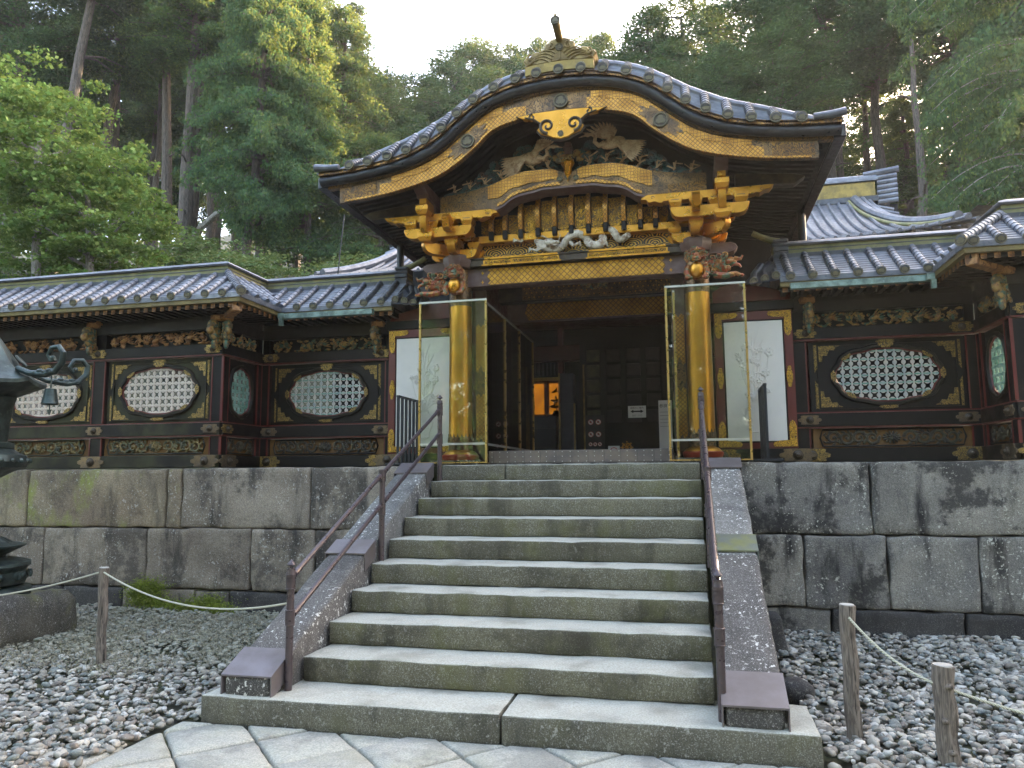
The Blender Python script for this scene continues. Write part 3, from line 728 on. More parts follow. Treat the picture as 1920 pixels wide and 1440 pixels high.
def cheek(x0, x1, seed):
    k = .18/TD
    top = lambda y: .18+(y-.62)*k+.2
    def fn(p):
        return p
    # slanted slab built of three stones
    for (ya, yb, mt) in ((.47, 2.05, 'cheek'), (2.06, 3.74, 'cheek_pale')):
        mb = MB()
        n = int((yb-ya)/.09); V = []; F = []
        xs = [x0, x0+.02]+[x0+(x1-x0)*i/5 for i in range(1, 5)]+[x1-.02, x1]
        for j in range(n+1):
            y = ya+(yb-ya)*j/n; zt = top(y); zb = max(-.02, .18+(y-.9)*k-.3)
            zz = [zb, zt-.02, zt]
            ring = [(xs[0], y, zb), (xs[0], y, zt-.02)]+[(x, y, zt) for x in xs[1:-1]]+[(xs[-1], y, zt-.02), (xs[-1], y, zb)]
            for q, p in enumerate(ring):
                v = Vector(p)+noise.noise_vector(Vector(p)*7+Vector((seed, 0, 0)))*.008; V.append(tuple(v))
        L = 2+len(xs)-2+2
        for j in range(n):
            for q in range(L): F.append((j*L+q, j*L+(q+1) % L, (j+1)*L+(q+1) % L, (j+1)*L+q))
        F.append(tuple(range(L))); F.append(tuple(range(n*L+L-1, n*L-1, -1)))
        mb.add(V, F); mb.build('cheek_stone', M[mt], st, ang=50)
cheek(.0, .365, 1); cheek(3.365, 3.725, 5)
for x0, x1, s in ((.01, .355, 1), (3.375, 3.71, 2)):
    mb = MB(); rough_block(mb, x0, x1, .43, .6, .165, .30, .04, .025, .006, s+40); mb.build('cheek_stone', M['cheek'], st)
# folded metal covers over the cheek joints
def cover(x0, x1, ya, yb, mt, lab, front=0.0):
    k = .18/TD; top = lambda y: .18+(y-.62)*k+.212
    t = .012; mb = MB()
    za, zb = top(ya), top(yb)
    V = [(x0, ya, za), (x1, ya, za), (x1, yb, zb), (x0, yb, zb)]
    V += [(x, y, z+t) for x, y, z in V]
    mb.add(V, [(3, 2, 1, 0), (4, 5, 6, 7), (0, 1, 5, 4), (1, 2, 6, 5), (2, 3, 7, 6), (3, 0, 4, 7)])
    for xa, xb in ((x0, x0+.008), (x1-.008, x1)):
        V = [(xa, ya, za+.001), (xb, ya, za+.001), (xb, yb, zb+.001), (xa, yb, zb+.001), (xa, ya, za-.15), (xb, ya, za-.15), (xb, yb, zb-.15), (xa, yb, zb-.15)]
        mb.add(V, [(0, 1, 2, 3), (7, 6, 5, 4), (4, 5, 1, 0), (5, 6, 2, 1), (6, 7, 3, 2), (7, 4, 0, 3)])
    o = mb.build('cheek_cover', M[mt], None, smooth=False); tag(o, lab, 'metal cover', 'metal covers on the stair cheeks')
cover(-.012, .377, .42, .70, 'cap_metal', 'purple-brown folded metal cover at the foot of the left stair cheek')
cover(-.012, .377, 1.94, 2.17, 'cap_metal', 'grey folded metal cover halfway up the left stair cheek')
cover(-.012, .377, 3.55, 3.80, 'cap_metal', 'purple-brown folded metal cover at the top of the left stair cheek')
cover(3.353, 3.737, .41, .70, 'cap_metal', 'lilac-grey folded metal cover at the foot of the right stair cheek')
cover(3.353, 3.737, 2.08, 2.33, 'cap_green', 'green-stained folded metal cover halfway up the right stair cheek')
cover(3.353, 3.737, 3.62, 3.84, 'cap_metal', 'dark folded metal cover at the top of the right stair cheek')
mb = MB(); rough_block(mb, 3.76, 4.06, 3.2, 3.55, -.05, .34, .06, .03, .01, 77, fn=lambda p: Vector((3.76+(p.x-3.76)*(1-.18*(p.z/.34)), p.y+.1*p.z, p.z)))
tag(mb.build('corner_stone', M['wall_dark'], None), 'black block of stone standing against the right stair cheek', 'stone')
mb = MB(); mb.ell((3.93, 1.78, .05), (.13, .12, .11), None, 16, 12)
mb.v = [tuple(Vector(p)+noise.noise_vector(Vector(p)*6)*.02) for p in mb.v]
tag(mb.build('boulder', M['wall_dark'], None), 'round dark lichen-spotted boulder among the pebbles by the right stair cheek', 'boulder')

# ------------------------------------------------------------------ handrails
def post(t, x, y, z0, z1, zr, finial=True, low=None):
    mb = MB(); mb.tube([(x, y, z0), (x, y, z1)], .027, 14); p = mb.build('post', M['rail'], t)
    for zc in (zr, low):
        if zc is None: continue
        mb = MB()
        for a, b, r in ((zc-.05, zc+.05, .034), (zc-.055, zc-.045, .037), (zc+.045, zc+.055, .037)): mb.lathe([(r-.004, a), (r, a+.003), (r, b-.003), (r-.004, b)], x, y, 16)
        mb.build('collar', M['rail'], p)
    if finial:
        mb = MB(); mb.lathe([(.03, z1-.1), (.034, z1-.095), (.034, z1-.085), (.03, z1-.08), (.034, z1-.07), (.034, z1-.06), (.03, z1-.055), (.034, z1-.04), (.034, z1-.03), (.03, z1-.02), (.03, z1), (.012, z1+.006), (.016, z1+.02), (.032, z1+.028), (.03, z1+.036), (.014, z1+.052), (.003, z1+.066), (.0, z1+.066)], x, y, 16)
    else:
        mb = MB(); mb.lathe([(.027, z1-.002), (.031, z1), (.031, z1+.008), (0, z1+.012)], x, y, 14)
    mb.build('finial', M['rail'], p)
def rail(t, x, a, b, r=.021):
    mb = MB(); A, B = Vector((x, *a)), Vector((x, *b)); d = (B-A).normalized()
    mb.tube([A+d*.06, B-d*.06], r, 12); mb.tube([A+d*.05, A+d*.13], r+.004, 12); mb.tube([B-d*.13, B-d*.05], r+.004, 12)
    o = mb.build('rail', M['rail'], t)
    mb = MB(); mb.tube([A+d*.01, A+d*.07], .011, 8); mb.tube([B-d*.07, B-d*.01], .011, 8); mb.box(x-.014, x+.014, A.y+.02, A.y+.045, A.z-.0, A.z+.03); mb.build('joint', M['iron'], o)
def handrail(x, side, ys, lab):
    t = thing('handrail', lab, 'handrail', (x, ys[0], .18), 'handrails of the stone staircase')
    (y0, y1, y2) = ys
    post(t, x, y0, .175, 1.02, .93, True, .68); post(t, x, y1, .9, 1.73, 1.68, False, 1.37); post(t, x, y2, 1.62, 2.55, 2.43, True, 2.1)
    for h in (0, -.28):
        rail(t, x, (y0, .955+h), (y1, 1.70+h)); rail(t, x, (y1, 1.70+h), (y2, 2.45+h))
handrail(.405, -1, (.60, 2.24, 3.92), 'purple-brown pipe handrail up the left side of the stairs')
handrail(3.36, 1, (.52, 2.2, 3.92), 'purple-brown pipe handrail up the right side of the stairs')
def side_fence(x, y0, y1, lab):
    t = thing('iron_fence', lab, 'fence', (x, y0, 1.82), 'iron fences at the platform corners')
    mb = MB(); mb.box(x-.018, x+.018, y0-.02, y1+.02, 2.66, 2.685); mb.build('top_bar', M['iron'], t, smooth=False)
    mb = MB(); mb.box(x-.16, x+.16, y0-.02, y1+.05, 1.812, 1.84, .005); mb.build('base_plate', M['iron'], t, smooth=False)
    for i in range(6):
        y = y0+(y1-y0)*i/5; mb = MB(); mb.box(x-.015, x+.015, y-.015, y+.015, 1.84, 2.66); mb.build('bar', M['iron'], t, smooth=False)
side_fence(-.31, 4.42, 5.1, 'short black iron fence of upright bars on the platform left of the gate')
side_fence(4.07, 4.42, 5.1, 'short black iron fence seen edge-on, right of the right glass screen')

# ------------------------------------------------------------------ wooden posts and ropes
def wpost(x, y, h, r, lab, lean=(0, 0)):
    mb = MB(); pts = []; rr = []
    for i in range(9): t = i/8; pts.append((x+lean[0]*t+.006*math.sin(i*1.7), y+lean[1]*t, -.06+(h+.06)*t)); rr.append(r*(1+.05*math.sin(i*2.1+x)))
    mb.tube(pts, rr, 20)
    t = thing('rope_post', lab, 'wooden post', (x, y, 0), 'rope posts')
    mb.build('trunk', M['wood'], t); mb = MB(); mb.lathe([(r*.96, h-.001), (r*.9, h+.006), (0, h+.008)], x+lean[0], y+lean[1], 18); mb.build('cut_top', M['wood_top'], t)
    if x > 4.4:
        for (a, zz) in ((-1.5, .1), (-1.9, .27), (-1.35, .46)):
            mb = MB(); p = Vector((x+math.cos(a)*r*.97, y+math.sin(a)*r*.97, zz)); mb.ell(p, (.026, .012, .02), None, 8, 6); mb.ell(p+Vector((0, -.008, 0)), (.012, .01, .012), None, 8, 6); mb.build('knot', M['wood'], t)
wpost(-1.99, 1.567, .865, .042, 'brown weathered wooden rope post with bark-like grain left of the stairs', (-.02, 0))
wpost(4.17, .92, .83, .048, 'grey wooden rope post nearer the right stair cheek, tall with pale split')
wpost(4.60, .54, .565, .058, 'short grey wooden rope post with knots, rightmost at the edge of the photo')
def rope(p, q, sag, lab, r=.0075):
    mb = MB(); P, Q = Vector(p), Vector(q); n = 28
    mb.tube([P.lerp(Q, i/n)-Vector((0, 0, sag*4*(i/n)*(1-i/n))) for i in range(n+1)], r, 8)
    tag(mb.build('rope', M['rope'], None), lab, 'rope', 'ropes between the posts')
rope((-1.99, 1.54, .83), (.40, .62, .78), .155, 'white rope sagging from the left wooden post to the handrail post')
rope((-2.03, 1.56, .83), (-4.2, .9, .62), .12, 'white rope running from the left wooden post past the bronze lantern')
rope((4.17, .87, .76), (4.58, .50, .46), .06, 'white rope strung between the two right wooden posts', .008)
rope((4.62, .52, .44), (6.4, .2, .28), .1, 'white rope leaving the short right post towards the edge', .008)

# ------------------------------------------------------------------ pebbles, moss
def pebble_templates(k=10):
    import bmesh
    bm = bmesh.new(); bmesh.ops.create_icosphere(bm, subdivisions=2, radius=1); bm.verts.ensure_lookup_table()
    V = np.array([v.co[:] for v in bm.verts]); F = np.array([[v.index for v in f.verts] for f in bm.faces]); bm.free(); out = []
    for s in range(k):
        W = V.copy()
        rs = np.random.RandomState(s)
        for _ in range(8):       # random cutting planes give flattened, angular sides
            nrm = rs.randn(3); nrm /= np.linalg.norm(nrm); d = rs.uniform(.42, .8); h = W @ nrm; over = np.maximum(h-d, 0); W -= np.outer(over*.85, nrm)
        out.append(W)
    return out, F
PT, PF = pebble_templates()
def pebbles(name, regions, seed, lab_kind='stuff'):
    rs = np.random.RandomState(seed); Vs = []; Fs = []; o = 0
    for (x0, x1, y0, y1, dens, smin, smax, zz) in regions:
        n = int((x1-x0)*(y1-y0)*dens)
        for _ in range(n):
            x = rs.uniform(x0, x1); y = rs.uniform(y0, y1)
            if -.16 < x < 3.93 and y > .34: continue
            if -.3 < x < 4.12 and y < .4: continue
            s = smin+(smax-smin)*rs.rand()**1.8; sc = np.array([s*rs.uniform(.8, 1.25), s*rs.uniform(.6, .95), s*rs.uniform(.38, .62)])
            W = PT[rs.randint(len(PT))]*sc; a = rs.uniform(0, 6.28); t = rs.uniform(-.35, .35); u = rs.uniform(-.3, .3)
            Rz = np.array([[math.cos(a), -math.sin(a), 0], [math.sin(a), math.cos(a), 0], [0, 0, 1]]); Rx = np.array([[1, 0, 0], [0, math.cos(t), -math.sin(t)], [0, math.sin(t), math.cos(t)]])
            Ry = np.array([[math.cos(u), 0, math.sin(u)], [0, 1, 0], [-math.sin(u), 0, math.cos(u)]])
            W = W @ (Rz @ Rx @ Ry).T+np.array([x, y, zz+rs.rand()*.045]); Vs.append(W); Fs.append(PF+o); o += len(W)
    me = idx_mesh(name, np.concatenate(Vs), np.concatenate(Fs), M['pebble']); ob = link(name, me); ob['kind'] = 'stuff'; tag(ob, 'loose grey river pebbles covering the ground beside the stairs', 'gravel'); return ob
pebbles('gravel', [(-1.9, -.1, -1.2, .5, 620, .018, .056, -.005), (-4.2, -1.9, -.6, .6, 380, .02, .056, -.005), (-3.6, -.1, .5, 1.9, 480, .018, .053, -.005), (-5.6, -.05, 1.9, 4.26, 360, .02, .052, -.005),
                   (3.95, 5.6, -.6, 1.4, 600, .02, .058, -.005), (3.72, 6.6, 1.4, 4.26, 460, .02, .056, -.005), (5.6, 7.5, .4, 4.2, 150, .04, .07, -.005), (-8, -4.2, -.6, 3.9, 60, .05, .09, -.005)], 4)
def moss_patch(name, pts, mt, seed, n, size, lab, spread):
    rs = np.random.RandomState(seed); V = []
    for _ in range(n):
        c = pts[rs.randint(len(pts))]; p = np.array(c)+rs.randn(3)*np.array(spread); p[2] = max(p[2], .0)
        d = rs.randn(3); d[2] = abs(d[2]); d /= np.linalg.norm(d); s = np.cross(d, rs.randn(3)); s /= np.linalg.norm(s)+1e-6
        L = size*rs.uniform(.5, 1.2); V += [p-s*L*.25, p+s*L*.25, p+d*L]
    ob = link(name, fast_mesh(name, np.array(V), n, 3, M[mt])); ob['kind'] = 'stuff'; tag(ob, lab, 'moss'); return ob
moss_patch('green_moss', [(-3.7, 4.2, .12), (-3.45, 4.2, .05), (-3.2, 4.16, .02), (-3.75, 4.22, .22), (-2.95, 4.18, .05), (-2.75, 4.2, .1), (-3.6, 4.22, .28), (-2.5, 4.1, .03)], 'moss', 3, 15000, .025, 'bright green moss growing at the foot of the left terrace wall', (.11, .035, .06))
rs0 = np.random.RandomState(9)
moss_patch('lichen_tufts', [(x, y, .035+.02*noise.noise(Vector((x*3, y*3, 0)))) for x, y in zip(rs0.uniform(-4.9, -.7, 500), rs0.uniform(1.3, 3.9, 500)) if noise.noise(Vector((x*1.1, y*1.1, 3))) > -.15 and x < -.7-(2.2-y)*.6], 'drymoss', 5, 26000, .026, 'grey-green dry moss creeping over the pebbles left of the stairs', (.12, .12, .012))

# ------------------------------------------------------------------ bronze lantern at the left edge
LX, LY = -4.28, 2.2
mb = MB(); rough_block(mb, LX-1.1, LX+.86, LY-.7, LY+.7, -.1, .47, .07, .16, .05, 31, freq=3)
tag(mb.build('lantern_pedestal', M['lantern_stone'], None, ang=70), 'rough mossy boulder pedestal under the bronze lantern', 'stone')
lt = thing('bronze_lantern', 'dark green-grey bronze garden lantern with curled roof horns, cut by the left edge', 'lantern', (LX, LY, .47))
B = M['bronze_lantern']
mb = MB(); mb.lathe([(.44, .42), (.62, .44), (.63, .5), (.60, .53), (.52, .55)], LX, LY, 12); mb.build('base_ring', B, lt)
mb = MB(); mb.lathe([(.50, .55), (.56, .57), (.58, .62), (.56, .70), (.58, .74), (.61, .76), (.60, .79), (.46, .83), (.40, .84)], LX, LY, 12); o = mb.build('base_drum', B, lt)
for k in range(12):
    mb = MB(); a = math.pi/12+k*math.pi/6; x, y = LX+.565*math.cos(a), LY+.565*math.sin(a); Rm = Matrix.Rotation(a, 3, 'Z')
    mb.ell((x, y, .655), (.02, .11, .05), Rm, 8, 6)
    for q in (-1, 0, 1): mb.ell((LX+.59*math.cos(a+.08*q), LY+.59*math.sin(a+.08*q), .655+.012*q), (.02, .022, .03), Rm, 6, 5)
    mb.build('relief', B, o)
mb = MB(); mb.lathe([(.38, .83), (.35, .86), (.40, .89), (.46, .92), (.53, .955), (.54, .975), (.46, .99), (.38, 1.0), (.28, 1.06), (.22, 1.12)], LX, LY, 24); mb.build('lotus_plate', B, lt)
mb = MB()
for k in range(16):
    a = k*math.pi/8; mb.ell((LX+.32*math.cos(a), LY+.32*math.sin(a), 1.02), (.13, .07, .03), Matrix.Rotation(a, 3, 'Z') @ Matrix.Rotation(.5, 3, 'Y'), 8, 5)
mb.build('lotus_petals', B, lt)
mb = MB(); mb.lathe([(.2, 1.1), (.16, 1.2), (.16, 1.38), (.2, 1.42), (.2, 1.46), (.16, 1.5), (.16, 1.66), (.24, 1.7)], LX, LY, 20); mb.build('column', B, lt)
mb = MB(); mb.lathe([(.24, 1.68), (.38, 1.76), (.50, 1.80), (.52, 1.86), (.49, 1.93), (.44, 1.95), (.36, 2.0)], LX, LY, 12); o = mb.build('middle_platform', B, lt)
mb = MB()
for k in range(24):
    a = k*math.pi/12; mb.ell((LX+.5*math.cos(a), LY+.5*math.sin(a), 1.87), (.03, .04, .03), None, 6, 5)
mb.build('studs', B, o)
mb = MB(); mb.lathe([(.34, 1.98), (.37, 2.02), (.37, 2.06), (.30, 2.08), (.31, 2.3), (.34, 2.5), (.36, 2.56)], LX, LY, 12); mb.build('fire_box', B, lt)
NR = 6
mb = MB(); rows = []
prof = [(0.05, 3.35), (.14, 3.25), (.26, 3.08), (.38, 2.90), (.52, 2.77), (.63, 2.72), (.63, 2.68), (.5, 2.63), (.34, 2.56), (.0, 2.54)]
for r, z in prof:
    row = []
    for j in range(49):
        a = 2*math.pi*j/48; seg = ((a/(2*math.pi)*NR) % 1)-.5; lift = (abs(seg)*2)**3*.06*(r/.8)**2; rad = r*(.93+.09*(abs(seg)*2)**2); row.append((LX+rad*math.cos(a), LY+rad*math.sin(a), z+lift))
    rows.append(row)
mb.grid(rows); rf = mb.build('roof', B, lt, ang=60)
mb = MB()
for k in range(NR):
    a = 2*math.pi*k/NR
    pts = []
    for (d, z) in ((.48, 2.86), (.64, 2.80), (.85, 2.78), (.97, 2.81), (1.05, 2.9), (1.06, 3.0), (1.0, 3.07), (.91, 3.06), (.87, 2.98), (.91, 2.92), (.96, 2.94)): pts.append((LX+d*math.cos(a), LY+d*math.sin(a), z))
    mb = MB(); mb.tube(pts, [.03, .034, .036, .034, .034, .032, .03, .027, .024, .02, .016], 10)
    for q in range(5): mb.ell((LX+(.72+.06*q)*math.cos(a), LY+(.72+.06*q)*math.sin(a), 2.80+.015*(q % 2)), (.04, .04, .03), None, 8, 5)
    mb.ell((LX+.93*math.cos(a), LY+.93*math.sin(a), 2.95), .03, None, 8, 6)
    mb.build('curled_horn', B, rf)
mb = MB()
for k in range(NR):
    a = 2*math.pi*(k+.5)/NR; c = Vector((LX+.37*math.cos(a), LY+.37*math.sin(a), 2.965)); 
    mb.T = Matrix.Translation(c) @ Matrix.Rotation(a+math.pi/2, 4, 'Z') @ Matrix.Rotation(-.72, 4, 'X')
    mb.T = mb.T @ Matrix.Rotation(math.pi/2, 4, 'X')
    mb.lathe([(.0, 0), (.075, 0), (.085, .01), (.075, .02), (.0, .012)], k=16); mb.T = None
mb.build('roof_crest', B, rf)
a = 0.0; mb = MB(); bx, by = LX+.93, LY
mb.tube([(bx, by, 2.76), (bx, by, 2.62)], .008, 6); mb.lathe([(.0, 2.63), (.055, 2.62), (.06, 2.58), (.075, 2.49), (.085, 2.46), (.07, 2.45), (.0, 2.47)], bx, by, 16); mb.tube([(bx, by, 2.47), (bx, by, 2.40)], .006, 6); mb.prism([(bx-.03, 2.4), (bx+.03, 2.4), (bx, 2.34)], by-.004, by+.004)
tag(mb.build('wind_bell', B, None), 'small dark bronze bell hanging from the lantern roof horn', 'bell')
# ------------------------------------------------------------------ lattice corridors either side of the gate
CREST = crest_mesh(M['disc'], M['disc'])
def oval(a, b, N=72, k=1.0):
    out = []
    for i in range(N):
        t = 2*math.pi*i/N; x, z = math.cos(t), math.sin(t)
        m = 1-.045*abs(math.sin(4*t))**5
        out.append((math.copysign(abs(x)**.84, x)*a*m*k, math.copysign(abs(z)**.88, z)*b*m*k))
    return out
def holed_board(w, h, a, b, y0, y1, cz=0):
    pts = oval(a, b); N = len(pts); mb = MB(); outer = []
    for x, z in pts:
        t = min((w/2)/max(abs(x), 1e-6), (h/2)/max(abs(z), 1e-6)); outer.append((x*t, z*t))
    for sx in (-1, 1):       # snap the nearest outer points to the corners
        for sz in (-1, 1):
            i = min(range(N), key=lambda q: (outer[q][0]-sx*w/2)**2+(outer[q][1]-sz*h/2)**2); outer[i] = (sx*w/2, sz*h/2)
    V = [(x, y0, z) for x, z in outer]+[(x, y0, z) for x, z in pts]+[(x, y1, z) for x, z in pts]+[(x, y1, z) for x, z in outer]
    F = []
    for a_, b_ in ((0, 1), (1, 2), (2, 3)): F += [(a_*N+i, a_*N+(i+1) % N, b_*N+(i+1) % N, b_*N+i) for i in range(N)]
    mb.add(V, F); return mb
_wm = {}
def window_meshes(a, b, kind):
    key = (a, b, kind)
    if key in _wm: return _wm[key]
    w, h = a*2, b*2; cs = .0985
    mb = MB(); mb.c = 0
    nx, nz = int(a/cs)+1, int(b/cs)+1
    for i in range(-nx, nx+1):
        x = i*cs
        if abs(x) < a*1.02: hh = b*math.sqrt(max(.05, 1-(x/a)**2))+.03; mb.box(x-.0085, x+.0085, -.012, .012, -hh, hh)
    mb.c = 1
    for j in range(-nz, nz+1):
        z = j*cs
        if abs(z) < b*1.02: ww = a*math.sqrt(max(.05, 1-(z/b)**2))+.03; mb.box(-ww, ww, -.011, .011, z-.0085, z+.0085)
    mb.c = 2
    for i in range(-nx-1, nx+1):
        for j in range(-nz-1, nz+1):
            cx, cz = (i+.5)*cs, (j+.5)*cs
            if (cx/a)**2+(cz/b)**2 > 1.12: continue
            R_ = .0255; q = cs/2-.009
            for dx, dz in ((1, 0), (-1, 0), (0, 1), (0, -1)):
                ex, ez = cx+dx*q, cz+dz*q; px, pz = -dz, dx
                pts = [(ex+R_*(math.cos(t)*px-math.sin(t)*dx*.62), ez+R_*(math.cos(t)*pz-math.sin(t)*dz*.62)) for t in (0, .7, 1.25, 1.57, 1.89, 2.44, 3.14)]
                mb.prism(pts, -.006, .006)
    if kind == 'white': mats = [M['lat_white'], M['lat_white'], M['lat_white']]
    elif kind == 'green': mats = [M['lat_cream'], M['lat_green'], M['lat_cream']]
    else: mats = [M['lat_green'], M['lat_green'], M['lat_green']]
    lat = mb.mesh('lattice', mats, smooth=False)
    rim = MB()
    o = oval(a, b, 72, 1.0)
    def ring(k1, k2, ya, yb, r_):
        pts = [(x*k1+math.copysign(k2, x)*abs(x)/a, r_[0], z*k1+math.copysign(k2, z)*abs(z)/b) for x, z in o]; pts.append(pts[0]); rim.tube(pts, r_[1], 6, False)
    rim.c = 0; ring(1, .034, 0, 0, (-.012, .028)); rim.c = 1; ring(1, .002, 0, 0, (-.004, .011))
    rimm = rim.mesh('window_rim', [M['black_worn'], M['red']])
    _wm[key] = (lat, rimm); return _wm[key]
# bronze and gilt fittings (shared)
def plate_mesh(w, h, mat, boss=.3, th=.012, name='nail_cover', n=6):
    mb = MB(); mb.c = 0; mb.prism(scallop(w, h, n, .22), -th, 0, .004); mb.c = 1
    if boss:
        mb.T = Matrix.Translation((0, -th, 0)) @ Matrix.Rotation(math.pi/2, 4, 'X'); R_ = h*boss
        mb.lathe([(R_*1.25, 0), (R_*1.25, .006), (R_, .01), (R_*.9, .02), (R_*.5, .03), (R_*.45, .042), (0, .05)], k=14); mb.T = None
    return mb.mesh(name, [mat, M['bronze_dark']])
PL = {k: plate_mesh(.27, .12, M[m_], .3) for k, m_ in (('mid', 'filigree'), ('dull', 'fitting'))}
PLB = plate_mesh(.42, .165, M['fitting'], .3, .014); PLBG = plate_mesh(.42, .165, M['filigree'], .3, .014)
SMALL = plate_mesh(.22, .05, M['filigree'], 0, .008, 'gilt_plate', 5); TINY = plate_mesh(.12, .05, M['filigree'], 0, .01, 'gilt_plate', 4)
TALL = plate_mesh(.075, .26, M['filigree_g'], 0, .01, 'gilt_plate', 4)
def corner_mesh(s, mat, name='corner_fitting'):
    pts = [(0, 0), (s*1.25, 0), (s*1.22, -.015), (s*1.05, -.03), (s*.95, -.06), (s*.72, -.055), (s*.62, -.11), (s*.42, -.11), (s*.38, -.17), (s*.22, -.17), (s*.2, -.23), (s*.06, -.26), (0, -.28)]
    mb = MB(); mb.prism([(x, z*s/.2) for x, z in pts], -.01, 0, .003); return mb.mesh(name, mat)
CORN = corner_mesh(.25, M['filigree'])
def bracket_mesh():
    mb = MB()
    mb.c = 0; mb.box(-.06, .06, -.05, .06, .40, .5, .01); mb.box(-.09, .09, -.09, .06, .32, .40, .012)
    mb.c = 1
    mb.ell((0, -.14, .25), (.055, .1, .07), None, 10, 8); mb.ell((0, -.2, .17), (.045, .06, .06), None, 10, 8); mb.ell((0, -.12, .12), (.05, .07, .08), None, 10, 8)
    mb.ell((0, -.1, .0), (.035, .05, .07), None, 8, 6)
    for s in (-1, 1):
        for q in range(4): mb.T = Matrix.Rotation(math.pi/2, 4, 'Z'); mb.spiral((-.16+.04*q, .24-.07*q), .035, 1.1, s, q, .012, 10, 5, s*.055, 0); mb.T = None
    mb.box(-.03, .03, -.1, 0, .02, .3, .01)
    return mb.mesh('carved_bracket', [M['carve_brown'], M['carve_poly']])
BRK = bracket_mesh()
mb = MB(); mb.box(-.028, .028, -.62, -.02, -.03, .03); mb.c = 1; mb.box(-.029, .029, -.627, -.6201, -.031, .031)
RAFT = mb.mesh('rafter', [M['soffit'], M['carve_brown']], smooth=False)

def bay(t, T, w, kind, a, b, seed, worn, fit='mid'):
    """one bay between posts, local x 0..w, wall face at y=0"""
    def mk(name, mat, par=t, **k):
        def fin(mb): mb.T = None; return mb.build(name, mat, par, **k)
        return fin
    zc = 2.785; blk = M['black_mossy'] if worn > 1 else M['black_worn'] if worn else M['black']
    mb = MB(T); mb.box(0, w, .05, .07, 1.98, 2.215); mb.T = None; mb.build('panel', M['ocher_back'], t, smooth=False)
    mb = MB(T)
    pts = []
    scrollwork(mb, w*.07, w*.93, 2.005, 2.195, .05, seed, .04); mb.T = None; mb.build('lower_carving', M['carve_green'] if worn > 1 else M['carve_black'], t)
    mb = MB(T); x0, x1 = w*.06, w*.94; loop = [(x0, .02, 2.0), (x1, .02, 2.0), (x1+.03, .02, 2.1), (x1, .02, 2.2), (x0, .02, 2.2), (x0-.03, .02, 2.1), (x0, .02, 2.0)]; mb.tube(loop, .012, 6)
    mb.T = None; mb.build('panel_moulding', blk, t)
    mb = MB(T); frieze(mb, w*.02, w*.98, 3.465, 3.655, .07, seed+5, .06); mb.T = None
    mb.build('upper_carving', M['carve_brown'] if worn > 1 else M['carve_poly'], t)
    mb = MB(T); mb.box(0, w, .07, .1, 3.46, 3.68); mb.T = None; mb.build('frieze_board', M['black'], t, smooth=False)
    # window board with lobed opening
    hb = holed_board(w, .865, a, b, .05, .08); hb.T = None; TT = T @ Matrix.Translation((w/2, 0, zc+.072)) if False else T @ Matrix.Translation((w/2, 0, 2.857))
    hb.v = [tuple(TT @ Vector(p)) for p in hb.v]; hb.build('window_board', blk, t, ang=30)
    lat, rim = window_meshes(a, b, kind)
    TW = T @ Matrix.Translation((w/2, .065, 2.857)); 
    inst('window_rim', rim, t, T @ Matrix.Translation((w/2, .05, 2.857))); inst('lattice', lat, t, TW)
    if w > 1.2:
        mb = MB(T)
        for (xa, xb, za, zb) in ((.09, w-.09, 2.455, 2.475), (.09, w-.09, 3.235, 3.255), (.09, .11, 2.475, 3.235), (w-.11, w-.09, 2.475, 3.235)): mb.box(xa, xb, .03, .05, za, zb)
        mb.T = None; mb.build('board_moulding', blk, t, smooth=False)
        for sx in (-1, 1):
            for sz in (-1, 1):
                inst('corner_fitting', CORN, t, T @ Matrix.Translation((w/2-sx*(w/2-.055), .05, 2.857-sz*(.395))) @ Matrix.Diagonal((sx, 1, -sz, 1)))
        inst('gilt_plate', SMALL, t, T @ Matrix.Translation((w/2, .03, 3.262))); inst('gilt_plate', SMALL, t, T @ Matrix.Translation((w/2, .03, 2.47)))
        for (dx, dz, s) in ((0, b+.045, 1.5), (-a*.78, b*.72, 1.1), (a*.78, b*.72, 1.1), (-a*.72, -b*.76, 1.1), (a*.72, -b*.76, 1.1)):
            inst('gilt_plate', TINY, t, T @ Matrix.Translation((w/2+dx, .025, 2.857+dz)) @ Matrix.Rotation((0 if dx == 0 else math.copysign(.6, dx*dz)), 4, 'Y') @ Matrix.Scale(s, 4))
        for s in (-1, 1): inst('gilt_plate', TINY, t, T @ Matrix.Translation((w/2+s*(a+.03), .025, 2.857)) @ Matrix.Rotation(math.pi/2, 4, 'Y') @ Matrix.Scale(1.2, 4))
